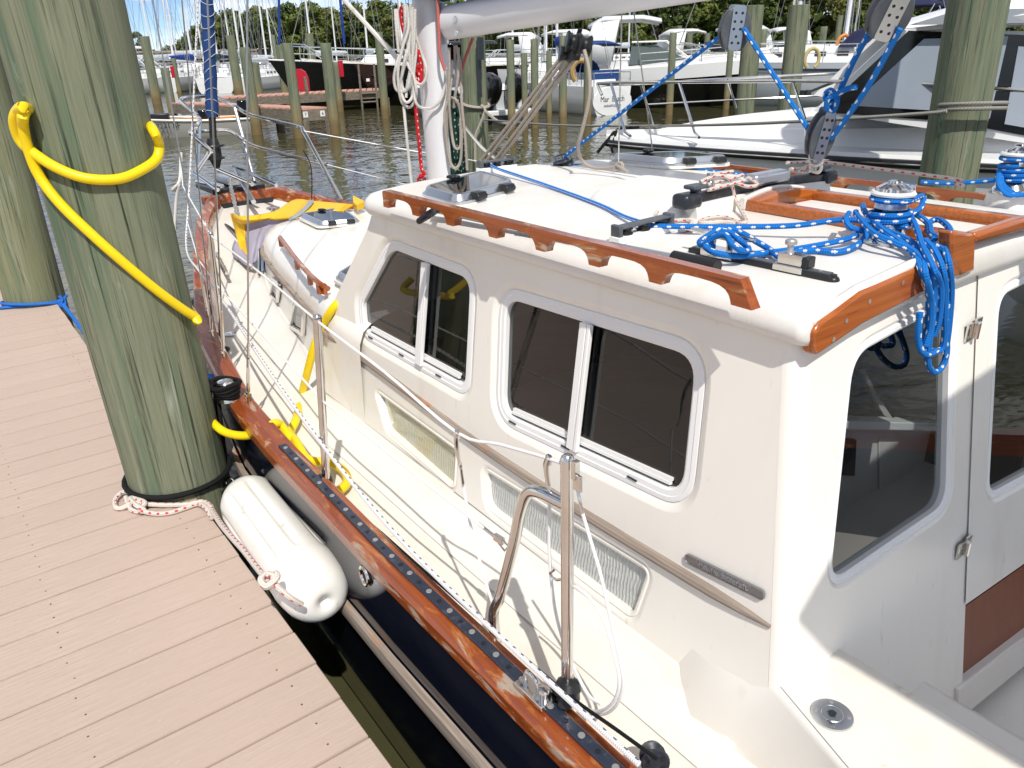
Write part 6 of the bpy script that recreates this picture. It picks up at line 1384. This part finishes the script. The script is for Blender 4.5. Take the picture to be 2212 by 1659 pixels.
m=MB(); lbox(m,.2,.9,1.2,1.0,1.85,2.36,.3,.1,.95); lobj('windscreen',m,'glassd',cc)
for s in (1,-1):
    m=MB(); rr=[]
    for z,w_,d_,xo_ in ((.45,.10,.14,-.20),(.62,.15,.22,-.26),(.80,.21,.34,-.36),(1.05,.23,.40,-.48),(1.28,.22,.38,-.56),(1.42,.17,.30,-.60),(1.47,.08,.15,-.61)): rr.append([(-L/2+xo_+d_*math.copysign(abs(math.cos(a))**.6,math.cos(a)),s*.40+w_*math.copysign(abs(math.sin(a))**.6,math.sin(a)),z+.15*math.cos(a)*d_/.4) for a in np.linspace(0,2*math.pi,16,endpoint=False)])
    m.loft(rr,caps=True); om=lobj('outboard_motor',m,'black',cc); m=MB(); m.box((-L/2-.20,s*.40,.25),(.26,.14,.6)); m.box((-L/2-.25,s*.40,-.1),(.5,.06,.3)); lobj('lower_unit',m,'plast',om,bevel=.03)
hc_=heading(1,-.50); place(cc,DP(1092,230,25.5)+arr(math.cos(hc_),math.sin(hc_),0)*4.2,hc_)
# lettered transom sailboat with blue canvas
mbt=sail_yacht('white sailboat with royal blue canvas and lettering on its rounded transom',L=9.5,B=3.2,fb=1.5,fs=1.3,hm=13,hullm='boat',cover='brcan',dodger='bcan',bimini='bcan',boomz=1.9)
hm_=heading(1,-.55); place(mbt,DP(1325,200,28.0)+arr(math.cos(hm_),math.sin(hm_),0)*3.2,hm_); mbt.scale=(.66,.62,.72)
m=MB(); tr_=[(-4.76,1.32*math.cos(a)*(1 if math.sin(a)<.3 else .98),.62+.66*math.sin(a)) for a in np.linspace(0,2*math.pi,24,endpoint=False)]; m.prism(tr_,(-.03,0,0)); lobj('transom_panel',m,'boat',mbt)
for s_,z,sz in (('Mar  Beach',.72,.36),('ANNAPOLIS MD',.42,.16)):
    o=text('boat_name',s_,sz,(0,0,0),(0,-1,0),(0,0,1),M['strip'],None,extr=.004); o.parent=mbt; o.location=(-4.80,0,z)
m=MB(); m.loft([[(-4.3,1.36,1.15),(-4.3,1.30,.2)],[(-3.0,1.52,1.18),(-3.0,1.46,.15)]],closed=False)
m=MB(); m.prism([(-3.9,-1.1,1.3),(-3.9,1.1,1.3),(-3.9,1.1,2.0),(-3.9,-1.1,2.0)],(.06,0,0)); lobj('weather_cloth',m,'bcan',mbt)
hb_=thing('horseshoe_buoy','tan horseshoe buoy on the rail left of the lettered transom','life buoy',DP(1255,155,26.8))
m=MB(); m.tube([np.array(hb_.location)+Fv@arr(.28*math.sin(a),0,.34*math.cos(a)) for a in np.linspace(-2.5,2.5,14)],.085,n=8); obj('buoy_ring',m,mat('faded_tan_foam',(.42,.27,.10),.8),hb_)
# black express cruiser
def express(label,L,B,fb,fs,hullm,upm='boat'):
    t=thing('motor_cruiser',label,'motor cruiser'); t['beam']=B; m,dk_=bhull(L,B,fb*.72,fs*.68,flare=.22,tw=.93); lobj('hull',m,hullm,t,ang=50)
    m=MB(); up2=bhull(L*1.0,B*1.02,fb,fs,flare=.1,tw=.93)[1]; lo2=dk_
    m.loft([[(a,b,c),(a2,b2*1.02,c2_),(a2,b2*.95,c2_+.03),(a2,b2*.5,c2_+.25),(a2,0,c2_+.30),(a2,-b2*.5,c2_+.25),(a2,-b2*.95,c2_+.03),(a2,-b2*1.02,c2_),(a,-b,c)] for (a,b,c),(a2,b2,c2_) in zip(lo2,up2)],closed=False); lobj('topsides',m,upm,t,ang=45)
    m=MB(); lbox(m,-L*.10,L*.16,B*.86,B*.62,fs+.18,fs+.85,1.5,.1,.78); ws_=lobj('windscreen',m,'wind',t); m=MB()
    m.tube([(-L*.09,B*.36,fs+.95),(L*.045,B*.27,fs+.96),(L*.045,-B*.27,fs+.96),(-L*.09,-B*.36,fs+.95)],.035,n=6); m.tube([(L*.045,B*.27,fs+.96),(L*.16,B*.30,fs+.2)],.03,n=6); m.tube([(L*.045,-B*.27,fs+.96),(L*.16,-B*.30,fs+.2)],.03,n=6); m.tube([(L*.05,0,fs+.96),(L*.165,0,fs+.2)],.03,n=6); lobj('windscreen_frame',m,'boat',ws_)
    m=MB(); m.loft([[(x,B*.44*math.cos(a),fs+z0+.14*math.sin(a)) for a in np.linspace(0,math.pi,12)] for x,z0 in ((-L*.26,1.5),(-L*.20,1.75),(-L*.05,1.75),(L*.02,1.62))],closed=False); a_=lobj('hardtop',m,upm,t); a_.modifiers.new('solid','SOLIDIFY').thickness=.1
    for s in (1,-1):
     m=MB(); m.add([(-L*.30,s*B*.46,fs+.2),(-L*.17,s*B*.46,fs+.2),(-L*.14,s*B*.43,fs+1.7),(-L*.24,s*B*.43,fs+1.6)],[[0,1,2,3]]); a2_=lobj('radar_arch_leg',m,upm,t); a2_.modifiers.new('solid','SOLIDIFY').thickness=.12
    rails(t,[(a,b*.9,c) for a,b,c in up2[8:]],h=.5); return t
ex=express('black hulled express cruiser with white topsides and raked windscreen',9.5,3.2,1.75,1.35,'black'); place(ex,DP(1415,200,31.5)+FH*.6,heading(-.15,1))
m=MB(); m.lathe([(.09,-.3),(.12,-.2),(.12,.2),(.09,.3)],(2.2,0,2.15),(1,.4,0),n=10); m.box((2.4,.35,2.05),(.5,.4,.3)); lobj('deck_gear',m,'plast',ex)
# right hand sailboats
zy=sail_yacht('grey hulled sailboat with navy canvas between the big pilings at right',L=9.5,B=3.1,fb=1.6,fs=1.45,hm=13,hullm='lgrey',cover='ncan',dodger='ncan',bimini='ncan',boomz=2.2); hz_=heading(.45,-1); place(zy,DP(1745,170,31.0)-arr(0,0,0),hz_)
o=text('boat_name','Zyarn',.42,(0,0,0),(1,0,0),(0,0,1),M['strip'],None,extr=.004); o.parent=zy; sdz=1 if arr(-math.sin(hz_),math.cos(hz_),0).dot(FH)<0 else -1; o.location=(-3.2,sdz*1.47,.78); o.rotation_euler=(0,0,0 if sdz<0 else math.pi)
m=MB()
for sg in (1,-1): m.loft([[(a,sg*(b+.012),c-.28),(a,sg*(b+.012),c-.20)] for a,b,c in bhull(9.5,3.1,1.6,1.45)[1]],closed=False)
lobj('sheer_stripe',m,'strip',zy)
tz=sail_yacht('white sailboat with tan mainsail cover beyond the yacht windscreen',L=10,B=3.3,fb=1.7,fs=1.5,hm=13,cover='tcan',dodger='ncan',bimini='ncan',boomz=2.9); place(tz,DP(1850,160,34),heading(.5,-1))
for (u,v,d,mt_,lab) in ((1754,127,28.5,mat('faded_yellow_foam',(.50,.42,.20),.8),'faded yellow horseshoe buoy on the rail of the grey sailboat'),(1822,97,31,M['orange'],'orange horseshoe buoy on the pushpit of the white sailboat')):
    c=DP(u,v,d); m=MB(); m.tube([c+Fv@arr(.24*math.sin(a),0,.33*math.cos(a)) for a in np.linspace(-2.6,2.6,14)],.065,n=8); obj('horseshoe_buoy',m,mt_,label=lab,cat='life buoy')
# cream awning boom at top right
# more white craft in the middle distance
mo=express('white motor cruiser with blue canopy at the far left of the basin',8,2.9,1.5,1.2,'boat'); place(mo,DP(312,170,62),heading(-.2,1)); mo['group']='white motor cruisers in the far rows'
for u,d,f,r_,lab in ((24,46,-.3,1,'white motor cruiser at the left edge beyond the pilings'),(1090,50,.2,-1,'white motor cruiser behind the black motorboat hardtop'),(1195,46,.5,-1,'white motor cruiser under the blue sail cover'),(1500,52,.1,1,'white motor cruiser behind the express cruiser bow'),(1560,44,.6,-1,'white motor cruiser behind the first big piling'),(1880,48,.3,-1,'white motor cruiser behind the yacht windscreen'),(1660,55,0,-1,'white motor cruiser between the big pilings')):
    o=dup(mo,label=lab); place(o,DP(u,160,d),heading(f,r_))
bl_=sail_yacht('white sailboat with bright blue baggy sail cover behind the tackle lines',L=9,B=3,fb=1.5,fs=1.3,hm=13,cover='brcan',dodger='bcan',boomz=2.3,cr=2.1); place(bl_,DP(1205,165,36),heading(.3,-1))
# ---------------------------------------------------------------- the white motor yacht alongside
B0=arr(6.43,6.76,0); ya=arr(.55,-.835,0); ya/=np.linalg.norm(ya); yp_=arr(-.835,-.55,0); yp_/=np.linalg.norm(yp_)
my=thing('motor_yacht','large white motor yacht with black windscreen pillar moored on the far side','motor yacht',B0)
def Y(s,o,z): return B0+ya*s+yp_*o+arr(0,0,z)
sy=[0,.25,.5,.81,1.3,2.0,2.6,3.25,4,5,6.5,8,10,11.5]; hbw=[.02,.20,.32,.44,.66,.92,1.13,1.32,1.48,1.62,1.72,1.75,1.75,1.72]
hbf=lambda s:lerp(s,sy,hbw)
zrf=lambda s:lerp(s,[0,1,3.5,11.5],[1.16,1.15,1.15,1.12])
SS=list(np.linspace(0,3.4,18))+list(np.linspace(3.8,11.5,12))
def both(fn,name,mt,ang=40,closed=False,caps=False):
    m=MB(); rings=[]
    for s in SS:
        r=fn(s); rings.append([Y(s+p[2] if len(p)>2 else s,p[0],p[1]) for p in r]+[Y(s+p[2] if len(p)>2 else s,-p[0],p[1]) for p in reversed(r)])
    m.loft(rings,closed=closed,caps=caps); return obj(name,m,M[mt],my,ang=ang)
both(lambda s:[(hbf(s)-.01,zrf(s)),(hbf(s)*.93,.75,.22*max(0,1-s/3)),(hbf(s)*.80,.35,.5*max(0,1-s/3)),(hbf(s)*.6,-.1,.9*max(0,1-s/3)),(0.001,-.5,1.2*max(0,1-s/3))],'hull','cgrey' if False else 'boat')
def sidestrip(fn,name,mt,parent=my):
    m=MB()
    for sg in (1,-1): m.loft([[Y(s,sg*a,z) for a,z in fn(s)] for s in SS],caps=True)
    return obj(name,m,M[mt],parent)
sidestrip(lambda s:[(hbf(s)-.005,zrf(s)-.06),(hbf(s)+.025,zrf(s)-.055),(hbf(s)+.035,zrf(s)-.02),(hbf(s)+.025,zrf(s)+.015),(hbf(s)-.005,zrf(s)+.02)],'rub_rail','plast')
sidestrip(lambda s:[(hbf(s)+.030,zrf(s)-.03),(hbf(s)+.042,zrf(s)-.02),(hbf(s)+.030,zrf(s)-.01)],'rub_rail_insert','steel')
tz_=lambda s:lerp(s,[0,.6,1.0,1.5,3.5,5,11.5],[0,.02,.10,.17,.36,.42,.42])
both(lambda s:[(max(hbf(s)-.004,.004),zrf(s)+.02),(max(hbf(s)-.02,.003),zrf(s)+.055),(max(hbf(s)-.10,.002),zrf(s)+.06),(max(hbf(s)-.30,.0018),zrf(s)+.075),(max(hbf(s)-.40,.0015),zrf(s)+.08+tz_(s)*.55),(max(hbf(s)-.50,.0012),zrf(s)+.08+tz_(s)*.62),(max(hbf(s)-.66,.001),zrf(s)+.09+tz_(s)),(0.0005,zrf(s)+.12+tz_(s)*1.08)],'deck','boat')
hp=Y(4,1.22,0)
def SP_(u,v,h=0.): return PL(u,v,hp+yp_*h,yp_)
wz=[(1766,236),(1955,66),(2300,88),(2300,300)]
m=MB(); m.prism([SP_(*q) for q in [(1758,240),(1948,62),(2350,70),(2350,330)]],-yp_*.06); obj('house_side',m,M['boat'],my)
m=MB(); m.prism([SP_(*q,.012) for q in [(1772,242),(1962,66),(2330,80),(2330,315),(2050,262)]],-yp_*.02); obj('window_surround',m,M['black'],my)
m=MB(); m.prism([SP_(*q,.025) for q in [(1838,228),(1996,84),(2178,78),(2138,256),(2040,240)]],-yp_*.012); obj('side_window',m,M['glassg'],my)
m=MB(); m.prism([SP_(*q,.025) for q in [(2200,100),(2330,110),(2330,296),(2170,268)]],-yp_*.012); obj('side_window',m,M['glassg'],my)
m=MB(); m.prism([SP_(*q,.03) for q in [(1758,240),(1772,243),(1962,67),(1950,62)]],-yp_*.04); obj('windscreen_pillar',m,M['boat'],my)
# other side, windscreen and hardtop
mirr=lambda p:p-2*yp_*float((arr(*p)-B0).dot(yp_))
a0,a1=SP_(1760,240),SP_(1950,63); m=MB(); q0,q1=mirr(a0)+ya*.8,mirr(a1)+ya*.8; m.loft([[a0,a0*.5+q0*.5-ya*.05,q0],[a1,a1*.5+q1*.5-ya*.05,q1]],closed=False); obj('windscreen',m,M['glassd'],my)
m=MB(); m.prism([mirr(SP_(*q)) for q in [(1758,240),(1948,62),(2350,70),(2350,330)]],yp_*.06); obj('house_side',m,M['boat'],my)
m=MB(); rr=[]
t0=SP_(1935,62); z0=t0[2]; s0=float((t0-B0).dot(ya))
for s,w_,zz,th in ((s0-.12,.9,z0-.02,.03),(s0+.2,1.25,z0-.02,.12),(s0+.9,1.34,z0+.0,.28),(s0+2,1.36,z0+.02,.38),(s0+4.5,1.36,z0+.02,.40)):
    rr.append([Y(s,o,zz+th*k) for o,k in ((w_,0),(w_+.02,.25),(w_*.93,.62),(w_*.6,.92),(0,1),(-w_*.6,.92),(-w_*.93,.62),(-w_-.02,.25),(-w_,0))])
m.loft(rr,caps=True); obj('hardtop',m,M['boat'],my,ang=50)
m=MB(); m.prism([SP_(*q,.13) for q in [(1965,54),(2075,20),(2300,18),(2300,48),(2075,52)]],-yp_*.02); obj('hardtop_vent',m,M['cgrey'],my)
dpt=lambda u:lerp(u,[1290,1310,1450,1700,2023,2300],[9.35,9.2,8.5,7.65,6.85,6.3])
RPd=lambda u,v:DP(u,v,dpt(u)+.12)
m=MB(); m.tube([RPd(1290,181),RPd(1340,178),RPd(1470,177),RPd(1700,175),RPd(1900,178),RPd(2050,184),RPd(2230,197)],.017,n=8,res=3)
for a,b,c in (((1320,180),(1350,285),(1362,294)),((1467,179),(1500,285),(1510,297)),((1712,177),(1738,255),(1746,330)),((2040,184),(2062,260),(2075,352))): m.tube([RPd(*a),RPd(*b),DP(c[0],c[1],dpt(c[0]))],.016,n=8)
m.tube([RPd(1300,205),RPd(1290,181)],.017,n=8)
obj('bow_rail',m,M['steel'],my)
m=MB(); SD=lambda u,v:DP(u,v,dpt(u)+2.4*lerp(u,[1290,1700],[.15,1]))
m.tube([SD(1290,181),SD(1384,181),SD(1582,170),SD(1781,160),SD(1880,156)],.017,n=8,res=3); m.tube([SD(1396,226),SD(1582,216),SD(1741,208),SD(1850,204)],.012,n=6)
for a,b in (((1384,182),(1410,270)),((1570,170),(1590,234)),((1815,158),(1832,185))): m.tube([SD(*a),SD(*b)],.015,n=8)
obj('bow_rail',m,M['steel'],my)
m=MB(); m.tube([DP(1290,330,9.2),DP(1315,300,9.2),DP(1335,280,9.25),DP(1380,275,9.3)],.018,n=8,res=4); m.tube([DP(1332,282,9.2),DP(1322,318,9.1),DP(1324,330,9.1)],.015,n=8,res=3); obj('dock_line',m,M['rblack'],label='black mooring line over the bow of the motor yacht',cat='rope')
m=MB(); m.tube([DP(1745,200,8.6),DP(1790,182,8.3),DP(1830,168,8.2)],.014,n=6,res=3); m.box(DP(1740,200,8.7),(.12,.06,.05)); obj('windscreen_wiper',m,M['plast'],my)
# ---------------------------------------------------------------- bridge, shore, trees
br=thing('road_bridge','long concrete road bridge crossing the water at left','bridge',DP(420,120,170))
bl0=DP(230,0,150);bl1=DP(980,0,210); 
zt_=DP(420,114,165)[2]; zb_=DP(420,127,165)[2]
bl0[2]=bl1[2]=(zt_+zb_)/2; t=(bl1-bl0)/np.linalg.norm(bl1-bl0)
cm=mat('bridge_concrete',(.40,.34,.28),.85,var=[((.3,.3,2),4,(.33,.28,.23),.4,.7)])
m=MB(); m.box((bl0+bl1)/2,(8,np.linalg.norm(bl1-bl0)+120,zt_-zb_),frame(t)); obj('bridge_deck',m,cm,br)
m=MB(); m.box((bl0+bl1)/2+arr(0,0,(zt_-zb_)/2+.25),(8.3,np.linalg.norm(bl1-bl0)+120,.35),frame(t)); obj('parapet',m,cm,br)
for k in range(9):
    c=bl0+(bl1-bl0)*(k/8.); m=MB(); m.box((c[0],c[1],zb_/2),(6,1.2,zb_+.02),frame(t)); obj('bridge_pier',m,cm,br)
gm=mat('shore_ground',(.07,.075,.03),.9)
m=MB(); sh=[DP(u,0,d)*arr(1,1,0)+arr(0,0,.55) for u,d in ((-1400,330),(-200,300),(380,290),(470,215),(640,150),(860,112),(1050,80),(1500,72),(2300,70),(3600,60),(4200,500),(1100,900),(-2500,900))]
m.fill(sh); m.loft([sh,[p-arr(0,0,2.5) for p in sh]]); obj('shore',m,gm,kind='structure')
def leafmat(name,c,c2):
    m=mat(name,c,.6,spec=.25); nt=m.node_tree; b=nt.nodes['Principled BSDF']; mixin(nt,b,ramp(nt,noise(nt,(.45,.45,.45),4),.4,.65),c2); b.inputs['Subsurface Weight'].default_value=0
    oi=nt.nodes.new('ShaderNodeObjectInfo'); mixin(nt,b,math_(nt,'MULTIPLY',oi.outputs['Random'],.5),tuple((a+b_)/2*.8 for a,b_ in zip(c,c2))); return m
LM=[leafmat('oak_leaves',(.085,.115,.022),(.13,.155,.035)),leafmat('dark_leaves',(.05,.078,.018),(.085,.115,.025)),leafmat('olive_leaves',(.11,.12,.030),(.15,.16,.045))]
bark=mat('bark',(.09,.07,.05),.9)
def tree_mesh(seed,H=10,Wd=3.6,n=1700,ls=.34):
    rg=np.random.default_rng(seed); nb=22; cl=[]
    for i in range(nb):
        z=H*rg.uniform(.22,.97); rr=Wd*math.sin(math.pi*min(1,(z/H)*.85+.12))**.7*rg.uniform(.3,1.); a=rg.uniform(0,6.28); cl.append((rr*math.cos(a),rr*math.sin(a),z,rg.uniform(.8,1.7)*Wd/3.6))
    vs=[];fs=[]
    for i in range(n):
        c=cl[rg.integers(nb)]; d=rg.normal(size=3); d/=np.linalg.norm(d); r=c[3]*rg.uniform(.55,1.05)
        p=arr(c[0],c[1],c[2])+d*r*arr(1,1,.75); u=rg.normal(size=3); u-=d*u.dot(d)*.6; u/=np.linalg.norm(u); w_=np.cross(u,d+rg.normal(size=3)*.4); w_/=np.linalg.norm(w_)+1e-9; s=ls*rg.uniform(.6,1.3)
        k=len(vs); vs+=[p-u*s-w_*s*.3,p+w_*s*.6,p+u*s+w_*s*.2,p-w_*s*.6]; fs.append([k,k+1,k+2,k+3])
    m=MB(); m.add(vs,fs); t_=MB(); t_.tube([(0,0,-.6),(.05,.05,H*.3),(.1,-.1,H*.7)],[.28,.2,.06],n=7)
    for i in range(5):
        c=cl[i*3]; t_.tube([(.03,.03,H*.25+.05*H*i),(c[0]*.5,c[1]*.5,(c[2]+H*.3)/2),(c[0],c[1],c[2])],[.10,.07,.03],n=5)
    return m.mesh('crown',None,recalc=False),t_.mesh('trunk',bark)
protos=[]
for i in range(7):
    H=[10,11,9.5,12,10.5,8.5,11.5][i]; cm_,tm_=tree_mesh(100+i,H,Wd=[3.4,3.0,3.9,3.2,3.6,3.8,2.8][i]); protos.append((H,cm_,tm_))
TL={0:('leafy tree of the far low wood beyond the bridge','trees beyond the bridge'),1:('tall green tree of the wood behind the moored sailboats','trees behind the moored sailboats'),2:('dense green tree on the near shore behind the right hand boats','trees behind the right hand boats')}
def tree(p,Ht,kind,seed):
    rg=random.Random(seed); H,cm_,tm_=protos[rg.randrange(7)]; s=Ht/H
    t=thing('tree',TL[kind][0],'tree',(p[0],p[1],.5),group=TL[kind][1]); t.rotation_euler.z=rg.uniform(0,6.28); k=rg.uniform(.9,1.25); t.scale=(s*k,s*k,s)
    o=obj('crown',cm_,None,t,local=True); 
    if not cm_.materials: cm_.materials.append(LM[seed%3])
    o.material_slots[0].link='OBJECT'; o.material_slots[0].material=LM[rg.choice((0,0,1,2))]
    obj('trunk',tm_,None,t,local=True)
sd=0
def trow(u0,u1,d0,d1,step,topf,kind,rows=2,back=9):
    global sd
    for r in range(rows):
        u=u0+random.uniform(0,step)
        while u<u1:
            k=(u-u0)/(u1-u0); d=d0+(d1-d0)*k+r*back+random.uniform(-2,2); top=topf(u)+random.uniform(-8,12)+(-4*r)
            z=DP(u,top,d)[2]; tree(DP(u,100,d),max(3.5,z-.4),kind,sd); sd+=1; u+=step*random.uniform(.75,1.25)
trow(-250,470,330,240,30,lambda u:96,0,rows=1)
trow(395,470,215,200,22,lambda u:lerp(u,[395,470],[75,50]),0,rows=2)
trow(455,860,185,125,22,lambda u:lerp(u,[455,520,640,860],[42,28,24,14]),1,rows=2,back=14)
trow(840,1120,112,88,34,lambda u:lerp(u,[840,900,1100],[26,10,2]),1,rows=2,back=10)
trow(1080,2400,84,82,44,lambda u:lerp(u,[1080,1400,1660,2000],[0,-18,-30,-15]),2,rows=2,back=8)
trow(290,300,300,300,9,lambda u:60,0,rows=1)
um=MB(); rg=np.random.default_rng(5); vs=[];fs=[]
for i in range(9000):
    u=rg.uniform(470,2400); d=lerp(u,[470,640,860,1050,2400],[222,156,117,84,78])+rg.uniform(0,14); p=DP(u,100,d); z=.5+abs(rg.normal())*1.5; a=rg.uniform(0,6.28); s=.45*rg.uniform(.6,1.3); k=len(vs); tl=rg.uniform(-.5,.5)
    u_=arr(math.cos(a),math.sin(a),tl)*s; v_=arr(-math.sin(a)*.4,math.cos(a)*.4,.9)*s; c=arr(p[0],p[1],z); vs+=[c-u_,c-v_,c+u_,c+v_]; fs.append([k,k+1,k+2,k+3])
um.add(vs,fs); obj('undergrowth',um,LM[1],kind='stuff',recalc=False)
